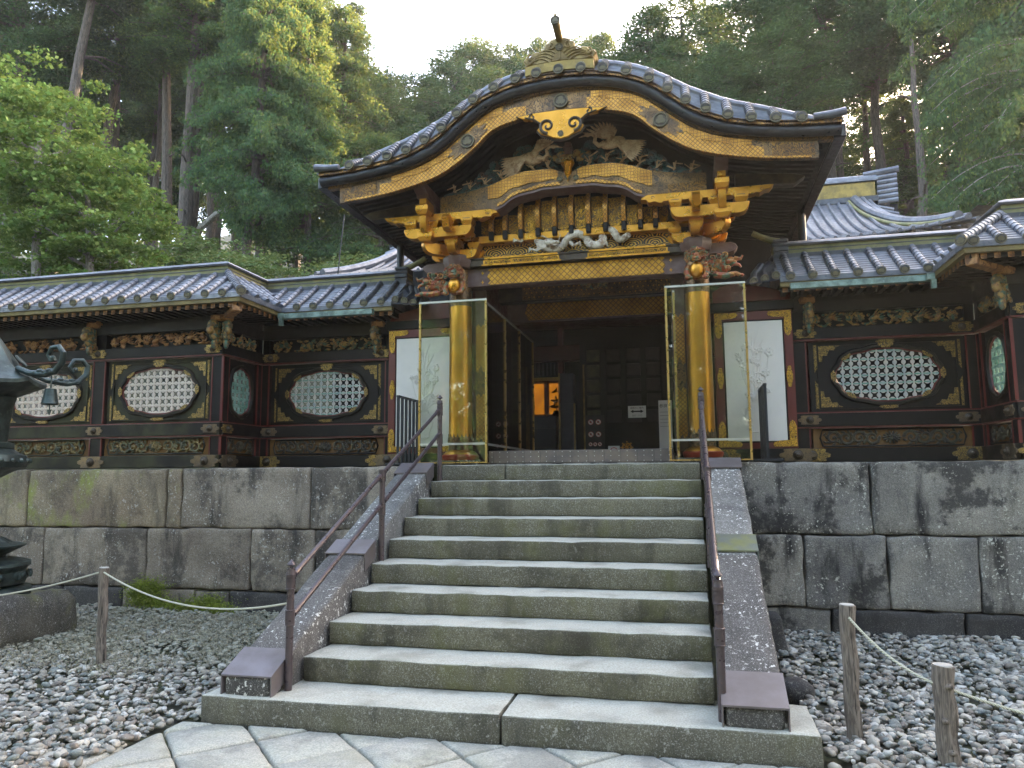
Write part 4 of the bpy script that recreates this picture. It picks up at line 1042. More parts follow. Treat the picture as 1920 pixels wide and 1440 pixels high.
def rails_(t, T, w, worn, fits, fit='mid'):
    blk = M['black_mossy'] if worn > 1 else M['black_worn'] if worn else M['black']
    mb = MB(T); mb.box(0, w, -.06, .25, 1.81, 1.975, .008); mb.T = None; mb.build('ground_beam', blk, t, smooth=False)
    mb = MB(T); mb.box(0, w, -.035, .12, 2.24, 2.40, .004); mb.T = None; mb.build('lower_rail', blk, t, smooth=False)
    mb = MB(T); mb.box(0, w, -.035, .12, 3.318, 3.455, .004); mb.T = None; mb.build('upper_rail', M['black'], t, smooth=False)
    for za in (2.222, 2.402, 3.300): mb = MB(T); mb.box(0, w, -.025, .1, za, za+.014); mb.T = None; mb.build('red_trim', M['red'], t, smooth=False)
    mb = MB(T); mb.box(0, w, -.02, .15, 3.66, 3.80, .004); mb.box(0, w, -.06, .18, 3.87, 3.93); mb.T = None; mb.build('wall_plate', M['soffit'], t, smooth=False)
    mb = MB(T); mb.box(0, w, .02, .1, 3.80, 3.87); mb.T = None; mb.build('upper_board', M['soffit'], t, smooth=False)
    for x in fits:
        inst('nail_cover', PL['mid'], t, T @ Matrix.Translation((x, -.035, 3.387))); inst('nail_cover', PL['dull'], t, T @ Matrix.Translation((x, -.035, 2.32)))
        inst('nail_cover', PLB if worn > 1 else PLBG, t, T @ Matrix.Translation((x, -.06, 1.893)))
def wall_post(t, T, x, w=.17, worn=0):
    mb = MB(T); mb.box(x-w/2, x+w/2, .0, .14, 1.975, 2.235); mb.box(x-w/2, x+w/2, .0, .14, 2.41, 3.29); mb.box(x-w/2, x+w/2, .0, .14, 3.456, 3.66); mb.T = None
    p = mb.build('post', M['black'], t, smooth=False)
    for s in (-1, 1):
        a = x+s*(w/2+.007)
        for z0, z1 in ((1.976, 2.214), (2.425, 3.291)): mb = MB(T); mb.box(a-.0075, a+.0075, -.008, .012, z0, z1); mb.T = None; mb.build('red_trim', M['red'], p, smooth=False)
_roll = {}
def zt(d): return 4.44-.80*(d-.1)+.11*max(0, d-.1)**1.5
def roll_mesh(d0, d1):
    key = (round(d0, 2), round(d1, 2))
    if key in _roll: return _roll[key]
    L = key[1]-key[0]; ns = max(1, round(L/.075)); pts = []; rr = []
    for i in range(ns):
        for f_, r_ in ((0, .043), (.86, .047), (.87, .05), (.999, .05)):
            d = key[0]+L*(i+f_)/ns; pts.append((0, -d, zt(d)+.012)); rr.append(r_)
    mb = MB(); mb.tube(pts, rr, 10); _roll[key] = mb.mesh('tile_roll', M['tile'], ang=50); return _roll[key]
def corridor_roof(t, path, ends, skip_first=False):
    prof = [(.7, 3.955), (.7, 4.0)]
    steps = 10
    for i in range(steps):
        d = .7-(.6)*i/steps; d2 = .7-(.6)*(i+1)/steps; prof += [(d, zt(d)+.005), (d2+.002, zt(d2)-.008)]
    prof += [(.1, 4.44), (-.1, 4.44), (-.7, 4.0), (-.7, 3.955)]
    mb = MB(); sweep(mb, path, prof); mb.build('pan_tiles', M['tile'], t, smooth=False)
    mb = MB(); sweep(mb, path, [(.685, 3.90), (.685, 3.954), (.62, 3.954), (.62, 3.90)]); mb.build('eave_board', M['eave_ochre'], t, smooth=False)
    mb = MB(); sweep(mb, path, [(.62, 3.86), (.60, 3.955), (-.6, 3.955), (-.62, 3.86), (-.58, 3.86), (-.55, 3.93), (.55, 3.93), (.58, 3.86)]); mb.build('soffit', M['soffit'], t, smooth=False)
    mb = MB(); sweep(mb, path, [(.16, 4.40), (.16, 4.45), (.11, 4.465), (-.11, 4.465), (-.16, 4.45), (-.16, 4.40)]); mb.build('ridge_base', M['tile_dark'], t, smooth=False)
    mb = MB(); sweep(mb, path, [(.09, 4.466), (.09, 4.565), (-.09, 4.565), (-.09, 4.466)]); rb = mb.build('ridge_board', M['ridgeboard'], t, smooth=False)
    mb = MB(); sweep(mb, path, [(.097, 4.512), (.097, 4.522), (.091, 4.522), (.091, 4.512)]); mb.build('ridge_moulding', M['tile_dark'], rb, smooth=False)
    mb = MB(); sweep(mb, path, [(.12, 4.566), (.135, 4.585), (.11, 4.61), (.06, 4.63), (0, 4.655), (-.06, 4.63), (-.11, 4.61), (-.135, 4.585), (-.12, 4.566)]); mb.build('ridge_cap', M['tile'], t, smooth=False)
    P = [Vector((x, y, 0)) for x, y in path]
    for i in range(len(P)-1):
        A, B_ = P[i], P[i+1]; d = (B_-A).normalized(); L = (B_-A).length; rz = math.atan2(d.y, d.x)
        cs = []                # corner type at start/end: +1 convex for the front side, -1 concave, 0 free
        for k in (i, i+1):
            if 0 < k < len(P)-1:
                u, v = (P[k]-P[k-1]).normalized(), (P[k+1]-P[k]).normalized(); cs.append(1 if u.cross(v).z > 0 else -1)
            else: cs.append(0)
        # travel turning left (z>0) => right-hand side is convex
        s0 = -0.7 if cs[0] > 0 else 0; s1 = L+(.7 if cs[1] > 0 else 0); n = int((s1-s0)/.25)
        off = ends[i]
        s = s0+off
        while s < s1-.04:
            d0, d1 = .12, .70
            if s < 0: d0 = max(d0, -s) if cs[0] > 0 else d0
            if s > L: d0 = max(d0, s-L)
            if cs[0] < 0: d1 = min(d1, s)
            if cs[1] < 0: d1 = min(d1, L-s)
            if d1-d0 > .09:
                p = A+d*s; T = Matrix.Translation(p) @ Matrix.Rotation(rz, 4, 'Z')
                r_ = inst('tile_roll', roll_mesh(d0, d1), t, T)
                if d1 > .68: inst('end_disc', CREST, r_, T @ Matrix.Translation((0, -.708, zt(.7)+.012)) @ Matrix.Scale(.054, 4))
            s += .25
        # rafters
        s = (-.55 if cs[0] > 0 else (.6 if cs[0] < 0 else 0))+.06
        e = L+(.55 if cs[1] > 0 else (-.6 if cs[1] < 0 else 0))
        while s < e:
            if A.x+d.x*s > -8.2 and A.x+d.x*s < 11: inst('rafter', RAFT, t, Matrix.Translation(A+d*s+Vector((0, 0, 3.875))) @ Matrix.Rotation(rz, 4, 'Z'))
            s += .125
    for k in range(1, len(P)-1):       # hip roll on convex corner
        u, v = (P[k]-P[k-1]).normalized(), (P[k+1]-P[k]).normalized()
        if u.cross(v).z > 0:
            n0 = Vector((u.y, -u.x, 0)); n1 = Vector((v.y, -v.x, 0)); mm = n0+n1
            pts = []; rr = []
            for q in range(12):
                for f_, r_ in ((0, .048), (.86, .052), (.87, .056), (.999, .056)):
                    dd = .12+.6*(q+f_)/12; pts.append(P[k]+mm*dd+Vector((0, 0, zt(dd)+.03))); rr.append(r_)
            mb = MB(); mb.tube(pts, rr, 10); h = mb.build('hip_roll', M['tile'], t, ang=50)
            e = P[k]+mm*.725+Vector((0, 0, zt(.72)+.03)); inst('end_disc', CREST, h, Matrix.Translation(e) @ Matrix.Rotation(math.atan2(mm.x, -mm.y)*1.0, 4, 'Z') @ Matrix.Scale(.062, 4))
            # corner beam under the hip
            mb = MB(Matrix.Translation(P[k]+Vector((0, 0, 3.79))) @ Matrix.Rotation(math.atan2(mm.x, -mm.y), 4, 'Z')); mb.box(-.06, .06, -.86, 0, 0, .12, .01); mb.T = None; mb.build('hip_beam', M['carve_brown'], t)
def end_tile(t, x, y, s):
    """dark stepped ornament closing a ridge, with an upturned horn"""
    mb = MB()
    for z0, z1, e in ((4.40, 4.46, .15), (4.46, 4.50, .12), (4.50, 4.56, .135), (4.56, 4.62, .11), (4.62, 4.66, .13)): mb.box(x-.09, x+.1 if s > 0 else x+.09, y-e, y+e, z0, z1, .008)
    mb.ell((x+s*.05, y, 4.42), (.1, .17, .07), None, 10, 8); o = mb.build('ridge_end_tile', M['tile_dark'], t)
    mb = MB(); mb.tube([(x+s*.0, y, 4.66), (x+s*.12, y, 4.69), (x+s*.25, y, 4.75), (x+s*.33, y, 4.80)], [.045, .042, .04, .038], 8); mb.build('horn', M['ridgeboard'], o)
    mb = MB(); 
    for q in range(3): 
        pts = [(x+s*(.05+.1*q), y-.05-.04*q, 4.38-.03*q), (x+s*(.12+.12*q), y-.3, 4.2-.02*q), (x+s*(.14+.13*q), y-.62, 4.05-.03*q)]; mb.tube(pts, .05, 8)
    mb.build('gable_roll', M['tile_dark'], o)
    mb = MB()
    V = [(x, y-.1, 4.42), (x+s*.3, y-.1, 4.30), (x+s*.5, y-.6, 4.0), (x+s*.45, y-.7, 3.95), (x, y-.7, 3.99), (x+s*.5, y+.5, 4.0), (x, y+.5, 4.4)]
    mb.add(V, [(0, 4, 3, 1), (1, 3, 2), (0, 1, 5, 6), (1, 2, 5)]); mb.build('gable_verge', M['tile_dark'], o, smooth=False)
    for q in range(3): inst('end_disc', CREST, o, Matrix.Translation((x+s*(.14+.13*q), y-.665, 4.05-.03*q)) @ Matrix.Scale(.05, 4))
def gutter(t, path, ends=()):
    mb = MB(); sweep(mb, path, [(.73, 3.84), (.73, 3.91), (.81, 3.91), (.81, 3.84)]); mb.build('gutter', M['verdigris'], t, smooth=False)
    mb = MB()
    for (x, y) in ends: mb.box(x-.025, x+.025, y-.025, y+.025, 3.74, 3.845)
    if ends: mb.build('downspout', M['verdigris'], t, smooth=False)

ROT = lambda x, y, a: Matrix.Translation((x, y, 0)) @ Matrix.Rotation(a, 4, 'Z')
ct = thing('lattice_corridor', 'black and red corridor wall with white lattice windows, left of the gate', 'corridor', (-3, 4.6, 1.8))
T = ROT(-8.5, 4.4, 0)
posts = [-8.47, -6.60, -4.73, -2.87]
rails_(ct, T, 8.5-2.80, 2, [p+8.5 for p in posts[:3]])
for k, p in enumerate(posts): wall_post(ct, T, p+8.5, .17 if k < 3 else .15, 2)
for k in range(3): bay(ct, ROT(posts[k]+.11, 4.4, 0), 1.65, 'white', .57, .315, 3+k*4, 2)
for p in posts[1:]: inst('carved_bracket', BRK, ct, ROT(p, 4.4, 0) @ Matrix.Translation((.0 if p > -3 else -.1, 0, 3.44)))
inst('nail_cover', PLB, ct, TR(-2.97, 4.34, 1.893)); inst('nail_cover', PL['mid'], ct, TR(-2.93, 4.365, 3.387)); inst('nail_cover', PL['dull'], ct, TR(-2.93, 4.365, 2.32))
# side of the jog, facing right
T = ROT(-2.80, 4.4, math.pi/2); rails_(ct, T, .95, 0, [])
wall_post(ct, T, .07, .13); wall_post(ct, T, .9, .1)
bay(ct, ROT(-2.80, 4.56, math.pi/2), .68, 'dark', .24, .32, 21, 0)
inst('carved_bracket', BRK, ct, ROT(-2.80, 4.42, math.pi/4) @ Matrix.Translation((0, 0, 3.44)))
inst('nail_cover', PLB, ct, T @ Matrix.Translation((.12, -.06, 1.893))); inst('nail_cover', PL['mid'], ct, T @ Matrix.Translation((.1, -.035, 2.32)))
# recessed section
T = ROT(-2.80, 5.35, 0); rails_(ct, T, 2.08, 0, [.16, 1.88])
wall_post(ct, T, .06, .1); wall_post(ct, T, 2.0, .14)
bay(ct, ROT(-2.66, 5.35, 0), 1.75, 'green', .58, .32, 31, 0)
inst('carved_bracket', BRK, ct, ROT(-.98, 5.35, 0) @ Matrix.Translation((0, 0, 3.44)))
pathL = [(-9.5, 4.6), (-2.95, 4.6), (-2.95, 5.6), (-.62, 5.6)]
corridor_roof(ct, pathL, [.24, .12, .18]); gutter(ct, [(-2.95, 4.75), (-2.95, 5.6), (-.85, 5.6)], [(-2.18, 4.78)])
end_tile(ct, -.72, 5.6, 1)
inst('end_disc', CREST, ct, TR(-2.27, 3.87, 4.0, .78, .055)) if False else None
# right corridor, mirrored layout
cr = thing('lattice_corridor', 'black and red corridor wall with a wide green lattice window, right of the gate', 'corridor', (6.6, 4.6, 1.8))
T = ROT(4.50, 5.35, 0); rails_(cr, T, 2.06, 0, [.16, 1.9])
wall_post(cr, T, .08, .14); wall_post(cr, T, 2.0, .1)
bay(cr, ROT(4.70, 5.35, 0), 1.75, 'green', .58, .32, 41, 0)
inst('carved_bracket', BRK, cr, ROT(4.70, 5.35, 0) @ Matrix.Translation((0, 0, 3.44)))
T = ROT(6.56, 5.35, -math.pi/2); rails_(cr, T, .95, 0, [])
wall_post(cr, T, .05, .1); wall_post(cr, T, .88, .13)
bay(cr, ROT(6.56, 5.24, -math.pi/2), .68, 'green_all', .24, .32, 51, 0)
inst('carved_bracket', BRK, cr, ROT(6.56, 4.42, -math.pi/4) @ Matrix.Translation((0, 0, 3.44)))
inst('nail_cover', PLB, cr, T @ Matrix.Translation((.83, -.06, 1.893))); inst('nail_cover', PL['dull'], cr, T @ Matrix.Translation((.85, -.035, 2.32)))
T = ROT(6.56, 4.4, 0); rails_(cr, T, 6, 1, [.16, 2.0, 3.87])
for k, p in enumerate((.1, 1.97, 3.84, 5.7)): wall_post(cr, T, p, .15, 1)
for k in range(3): bay(cr, ROT(6.56+.1+.11+1.87*k, 4.4, 0), 1.65, 'white', .57, .315, 61+k*4, 1)
pathR = [(4.35, 5.6), (6.71, 5.6), (6.71, 4.6), (12.6, 4.6)]
corridor_roof(cr, pathR, [.12, .10, .10]); gutter(cr, [(4.45, 5.6), (6.71, 5.6), (6.71, 4.72)], [(5.97, 4.76)])
end_tile(cr, 4.45, 5.6, -1)
# ------------------------------------------------------------------ the golden gate with its undulating gable
XC = 1.90
gate = thing('gate', 'black and gold gate with undulating gabled tile roof, gilt pillars and carved cranes', 'gate', (XC, 4.6, 1.8))
def sym(pts): return [(-a, b) for a, b in pts if a > 0][::-1]+pts
BB = curve(sym([(0, 5.875), (.3, 5.87), (.5, 5.84), (.86, 5.72), (1.03, 5.56), (1.22, 5.41), (1.46, 5.265), (1.87, 5.14), (2.35, 5.06), (2.75, 5.03)]))
BT = curve(sym([(0, 6.165), (.3, 6.15), (.64, 6.10), (.9, 6.0), (1.2, 5.77), (1.45, 5.575), (1.65, 5.47), (2.2, 5.33), (2.85, 5.25), (3.05, 5.24)]))
TT_ = curve(sym([(0, 6.255), (.3, 6.24), (.57, 6.195), (.93, 6.07), (1.15, 5.93), (1.43, 5.70), (1.65, 5.575), (1.88, 5.48), (2.4, 5.385), (3.05, 5.345)]))
def strip(f0, f1, a, b, y0, y1, n=60, name=None, mat=None, parent=gate, th=0, chamf=0):
    """solid between two curves of offset from XC, extruded y0..y1"""
    mb = MB(); xs = [a+(b-a)*i/n for i in range(n+1)]
    lo = [(XC+x, f0(x)) for x in xs]; hi = [(XC+x, f1(x)) for x in xs]
    V = [(x, y0, z) for x, z in lo]+[(x, y0, z) for x, z in hi]+[(x, y1, z) for x, z in lo]+[(x, y1, z) for x, z in hi]; k = n+1; F = []
    for i in range(n):
        F += [(i, i+1, k+i+1, k+i), (2*k+i, 3*k+i, 3*k+i+1, 2*k+i+1), (i, 2*k+i, 2*k+i+1, i+1), (k+i, k+i+1, 3*k+i+1, 3*k+i)]
    F += [(0, k, 3*k, 2*k), (n, 2*k+n, 3*k+n, k+n)]
    mb.add(V, F); return mb.build(name, mat, parent, ang=40)
RY0, RY1 = 3.66, 7.55
RISE = curve(sym([(0, .25), (.6, .25), (1.1, .27), (1.5, .33), (2.0, .31), (2.4, .24), (2.75, .14), (3.05, .07)]))
# roof body and soffit
strip(lambda x: BT(x)+.0, lambda x: TT_(x)+.02, -2.98, 2.98, 3.80, RY1, 70, 'roof_body', M['soffit'])
# the thick black rim below the tiles
for a, b in ((-3.0, -1.3), (-1.3, 0), (0, 1.3), (1.3, 3.0)):
    n = 28; mb = MB(); mb.tube([(XC+a+(b-a)*i/n, 3.78, (BT(a+(b-a)*i/n)+TT_(a+(b-a)*i/n))/2+.0) for i in range(n+1)], .062, 12); mb.build('rim', M['rim'], gate)
strip(lambda x: BT(x)-.035, lambda x: BT(x)+.03, -2.93, 2.93, 3.82, 3.9, 60, 'rim_board', M['bronze_pat'])
strip(lambda x: TT_(x)-.005, lambda x: TT_(x)+.045, -3.0, 3.0, 3.70, 3.82, 70, 'eave_band', M['gold_scroll'])
# pan tiles in steps, main surface behind
for q in range(9):
    strip(lambda x: TT_(x)+.02+RISE(x)*.115*q, lambda x: TT_(x)+.04+RISE(x)*.115*q, -3.02, 3.02, 3.70+.037*q, 4.06, 70, 'pan_tiles', M['tile'])
strip(lambda x: TT_(x)+.021, lambda x: TT_(x)+.04+RISE(x), -3.0, 3.0, 4.062, RY1+.05, 70, 'roof_surface', M['tile'])
offs = [-2.58, -2.34, -2.09, -1.85, -1.62, -1.41, -1.22, -1.02, -.77, -.51, -.26, 0, .26, .51, .77, 1.02, 1.22, 1.41, 1.62, 1.85, 2.09, 2.34, 2.6]
for o_ in offs:
    sl = (TT_(o_+.05)-TT_(o_-.05))/.1; an = math.atan(sl)
    z = TT_(o_)+.058; nx, nz = -math.sin(an), math.cos(an)
    pts = []; rr = []
    for i in range(6):
        for f_, r_ in ((0, .044), (.86, .048), (.87, .053), (.999, .053)): y = 4.02-.36*(i+f_)/6; pts.append((XC+o_, y, z+(y-3.66)/.36*RISE(o_))); rr.append(r_)
    mb = MB(); mb.tube(pts, rr, 12); r_ = mb.build('tile_roll', M['tile'], gate, ang=50); inst('end_disc', CREST, r_, TR(XC+o_, 3.655, z, 0, .06))
n = 70; pts = [(XC-3.02+6.04*i/n, 4.05, TT_(-3.02+6.04*i/n)+.05+RISE(-3.02+6.04*i/n)) for i in range(n+1)]
for i0 in range(0, n, 2):
    mb = MB(); mb.tube(pts[i0:i0+3], [.06, .06, .056], 10); mb.build('verge_roll', M['tile'], gate)
for s in (-1, 1):       # corner rolls turned outwards
    mb = MB(); mb.tube([(XC+s*2.72, 3.68, TT_(2.7)+.06), (XC+s*2.9, 3.68, TT_(2.9)+.075), (XC+s*3.04, 3.68, TT_(3.0)+.095)], [.035, .04, .045], 10); mb.build('corner_roll', M['tile'], gate)
    mb = MB(); mb.box(XC+s*2.93, XC+s*3.06, 3.80, RY1, TT_(2.95)-.13, TT_(2.95)+.02, .01); mb.build('eave_edge', M['rim'], gate)
# curved rafters beneath
for j in range(27):
    y = 4.02+j*.132
    strip(lambda x: BT(x)-.055, lambda x: BT(x)+.005, -2.85, 2.85, y, y+.06, 44, 'rafter', M['soffit'])
# bargeboard: gilt diaper field, honeycomb, dark cloud ends, crests
strip(BB, lambda x: BT(x)-.03, -2.78, 2.78, 3.84, 3.90, 70, 'bargeboard', M['bronze_pat'])
strip(lambda x: BB(x)+.018, lambda x: BB(x)+(BT(x)-.03-BB(x))*(.62+.04*math.sin(x*19)), -2.25, -.42, 3.832, 3.838, 50, 'gilt_field', M['gold_lat2'])
strip(lambda x: BB(x)+.018, lambda x: BB(x)+(BT(x)-.03-BB(x))*(.62+.04*math.sin(x*19)), .30, 2.22, 3.832, 3.838, 50, 'gilt_field', M['gold_lat2'])
strip(lambda x: BB(x)+(BT(x)-.03-BB(x))*(.60+.04*math.sin(x*19)), lambda x: BT(x)-.05, -2.1, -.7, 3.826, 3.831, 50, 'gilt_field', M['gold_cell'])
strip(lambda x: BB(x)+(BT(x)-.03-BB(x))*(.60+.04*math.sin(x*19)), lambda x: BT(x)-.05, .35, 2.1, 3.826, 3.831, 50, 'gilt_field', M['gold_cell'])
strip(lambda x: BB(x), lambda x: BB(x)+.022, -2.7, 2.7, 3.81, 3.84, 70, 'barge_edge', M['gold_lat2'])
for s in (-1, 1): strip(lambda x: BB(x)+.03, lambda x: BT(x)-.06, *sorted((s*2.3, s*2.74)), 3.83, 3.838, 14, 'gilt_field', M['gold_scroll'])
for o_, r_ in ((0, .085), (-1.13, .085), (1.13, .085)):
    z = (BB(o_)+BT(o_)-.03)/2
    for k in range(14):
        a = 2*math.pi*k/14
    if o_:
        mb = MB(); an = math.atan((BB(o_+.1)-BB(o_-.1))/.2)
        mb.T = Matrix.Translation((XC+o_, 3.823, z)) @ Matrix.Rotation(-an, 4, 'Y')
        out = []
        for k in range(44):
            a = 2*math.pi*k/44; r1 = 1+.16*math.sin(9*a); out.append((.27*r1*math.cos(a)*(1-.0*abs(math.sin(a))), .10*r1*math.sin(a)))
        mb.prism(out, 0, .006); mb.T = None; mb.build('leaf_spray', M['bronze_pat'], gate)
    inst('crest', CREST, gate, TR(XC+o_, 3.812, z, 0, r_)); 
# pendant ornament at the apex
gg = [(-.48, 5.845), (-.4, 5.80), (-.3, 5.79), (-.22, 5.75), (-.2, 5.70), (-.25, 5.66), (-.2, 5.60), (-.1, 5.565), (-.06, 5.54), (.03, 5.525), (.12, 5.54), (.16, 5.565), (.26, 5.60), (.30, 5.66), (.26, 5.70), (.28, 5.75), (.36, 5.79), (.45, 5.80), (.54, 5.845), (.3, 5.87), (0, 5.88), (-.3, 5.87)]
mb = MB(); mb.prism([(XC-.0+(x-.03)*1.05, 5.70+(z-5.70)*1.08) for x, z in gg], 3.79, 3.835, .004); mb.build('pendant_rim', M['bronze_dark'], gate)
mb = MB(); mb.prism([(XC+x-.03, z) for x, z in gg], 3.77, 3.83, .008); g_ = mb.build('gable_pendant', M['gold'], gate)
mb = MB()
for s in (-1, 1):
    mb.spiral((XC+s*.155, 5.69), .085, 1.35, s, -1.57, .021, 22, 6, 3.765); mb.spiral((XC+s*.33, 5.82), .038, 1.1, -s, 1.57, .013, 14, 6, 3.765)
    mb.tube([(XC+s*.23, 3.765, 5.72), (XC+s*.3, 3.765, 5.78), (XC+s*.42, 3.765, 5.82)], .01, 6)
    mb.build('scroll', M['bronze_dark'], g_); mb = MB()
inst('crest', CREST, g_, TR(XC, 3.765, 5.585, 0, .035))
# dark gable field
mb = MB(); mb.box(XC-1.75, XC+1.75, 4.72, 4.78, 4.6, 5.42); mb.build('gable_board', M['soffit'], gate, smooth=False)
strip(lambda x: 5.2, lambda x: BT(x)-.0, -1.6, 1.6, 4.80, 4.84, 40, 'gable_board', M['soffit'])

# rainbow beam
AT = curve(sym([(0, 5.31), (.08, 5.335), (.2, 5.385), (.5, 5.39), (.72, 5.345), (.98, 5.25), (1.3, 5.185), (1.8, 5.14)]))
AB = curve(sym([(0, 5.135), (.3, 5.135), (.41, 5.11), (.62, 5.075), (.72, 5.03), (.8, 4.97), (.92, 4.93), (1.3, 4.935), (1.8, 4.94)]))
strip(AB, AT, -1.62, 1.62, 4.27, 4.45, 70, 'rainbow_beam', M['bronze_pat'])
for s in (-1, 1):
    strip(lambda x: AB(x)+(AT(x)-AB(x))*(.42+.03*math.sin(x*24)), lambda x: AT(x)-.012, *sorted((s*.12, s*(1.0))), 4.258, 4.268, 40, 'gilt_field', M['gold_cell'])
    strip(lambda x: AB(x)+.03, lambda x: AB(x)+.055+.018*abs(math.sin(x*12)), *sorted((s*.1, s*(.88))), 4.255, 4.268, 40, 'gilt_field', M['gold_lat2'])
    strip(lambda x: AB(x)+.01, lambda x: AB(x)+(AT(x)-AB(x))*(.55-.3*abs(x-1.6*s)), *sorted((s*1.18, s*1.6)), 4.26, 4.268, 16, 'gilt_field', M['gold_scroll'])
strip(lambda x: AB(x)-.015, lambda x: AB(x)+.012, -.9, .9, 4.25, 4.5, 50, 'beam_edge', M['brown'])
# ribbed gilt panels below it
PB, YP = 4.68, 4.56
ribs = [-1.02, -.84, -.64, -.42, -.21, 0.0, .21, .42, .64, .84, 1.02]
ribx = [XC+r for r in ribs]
for i in range(-1, len(ribs)):
    a = ribs[i] if i >= 0 else -1.2; b = ribs[i+1] if i < len(ribs)-1 else 1.2
    a += .035; b -= .035; top = lambda x: AB(x)-.02; m_ = (a+b)/2
    if b-a < .04: continue
    zt_ = min(top(a), top(b), top(m_)); zb = PB+.02; w = (b-a)
    cc = min(.03, (zt_-zb)*.3)
    mb = MB(); mb.prism([(XC+a+cc, zb), (XC+b-cc, zb), (XC+b, zb+cc), (XC+b, zt_), (XC+a, zt_), (XC+a, zb+cc)], YP, YP+.02, .004); mb.build('gilt_panel', M['gold_scroll_b'], gate)
mb = MB(); mb.box(XC-1.25, XC+1.25, YP+.02, YP+.06, PB-.05, 5.2); mb.build('panel_backing', M['black'], gate, smooth=False)
for r in ribs:
    zt_ = AB(r)+.02; pts = []; N = 8
    mb = MB()
    for k in range(N):
        t0, t1 = k/N, (k+1)/N; f_ = lambda t: (YP-.02-.10*math.sin(math.pi*min(1, t*1.05))**1.0*(1-.25*t), PB-.04+(zt_-PB+.04)*(1-t))
        (ya, za), (yb, zb) = f_(t0), f_(t1)
        V = [(XC+r-.026, ya, za), (XC+r+.026, ya, za), (XC+r+.026, yb, zb), (XC+r-.026, yb, zb), (XC+r-.026, YP, za), (XC+r+.026, YP, za), (XC+r+.026, YP, zb), (XC+r-.026, YP, zb)]
        mb.add(V, [(0, 3, 2, 1), (0, 4, 7, 3), (1, 2, 6, 5)])
    o = mb.build('rib', M['gold_lat2'], gate, smooth=False)
    mb = MB(); mb.box(XC+r-.03, XC+r+.03, YP-.085, YP-.01, PB-.06, PB+.05, .008); mb.build('rib_foot', M['black'], o)
mb = MB(); mb.box(XC-1.30, XC+1.30, 4.52, 4.66, 4.595, 4.69, .008); mb.build('gold_beam', M['gold'], gate)
# wave frieze with the dragon
mb = MB(); mb.box(XC-1.4, XC+1.4, 4.66, 4.72, 4.38, 4.6); mb.build('wave_frieze', M['wavefrieze'], gate, smooth=False)
# beams
mb = MB(); mb.box(XC-1.62, XC+1.62, 4.52, 4.74, 4.30, 4.385, .006); mb.box(XC-1.62, XC+1.62, 4.50, 4.74, 4.385, 4.40); mb.build('moulded_beam', M['bronze_dark'], gate)
for a, b in ((-1.13, -.16), (.19, 1.15)):
    mb = MB(); mb.box(XC+a, XC+b, 4.508, 4.519, 4.315, 4.37); mb.box(XC+a+.02, XC+b-.02, 4.492, 4.5, 4.378, 4.402); mb.box(XC+a-.02, XC+b+.02, 4.50, 4.519, 4.298, 4.315); o = mb.build('gilt_moulding', M['gold'], gate, smooth=False)
    mb = MB(); mb.box(XC+a+.02, XC+b-.02, 4.504, 4.508, 4.325, 4.36); mb.build('gilt_band', M['gold_scroll_b'], o, smooth=False)
mb = MB(); mb.box(XC-1.5, XC+1.5, 4.60, 4.80, 4.06, 4.292, .006); mb.build('main_beam', M['brown'], gate)
zz = [(-1.09, 4.072)]+[(-1.09+(.02 if k % 2 else -.0)+(.03 if k in (3, 4) else 0), 4.072+k*.026) for k in range(9)]
outl = [(-1.06, 4.073), (-1.09, 4.09), (-1.06, 4.12), (-1.08, 4.15), (-1.1, 4.18), (-1.08, 4.21), (-1.06, 4.24), (-1.09, 4.265), (-1.06, 4.283), (1.08, 4.283), (1.11, 4.265), (1.08, 4.24), (1.1, 4.21), (1.12, 4.18), (1.1, 4.15), (1.08, 4.12), (1.11, 4.09), (1.08, 4.073)]
mb = MB(); mb.prism([(XC+x, z) for x, z in outl], 4.588, 4.5995, .003); mb.build('gilt_plate', M['gold_lat'], gate)
for x in (-1.16, 1.18):
    for z in (4.11, 4.23):
        for dx, dz in ((0, 0),):
            mb = MB(); mb.prism([(XC+x+.02*math.cos(k*math.pi/8)*(1 if k % 4 == 0 else .45 if k % 2 == 0 else .6), z+.026*math.sin(k*math.pi/8)*(1 if k % 4 == 0 else .45 if k % 2 == 0 else .6)) for k in range(16)], 4.59, 4.599); mb.build('gilt_cross', M['gold'], gate, smooth=False)
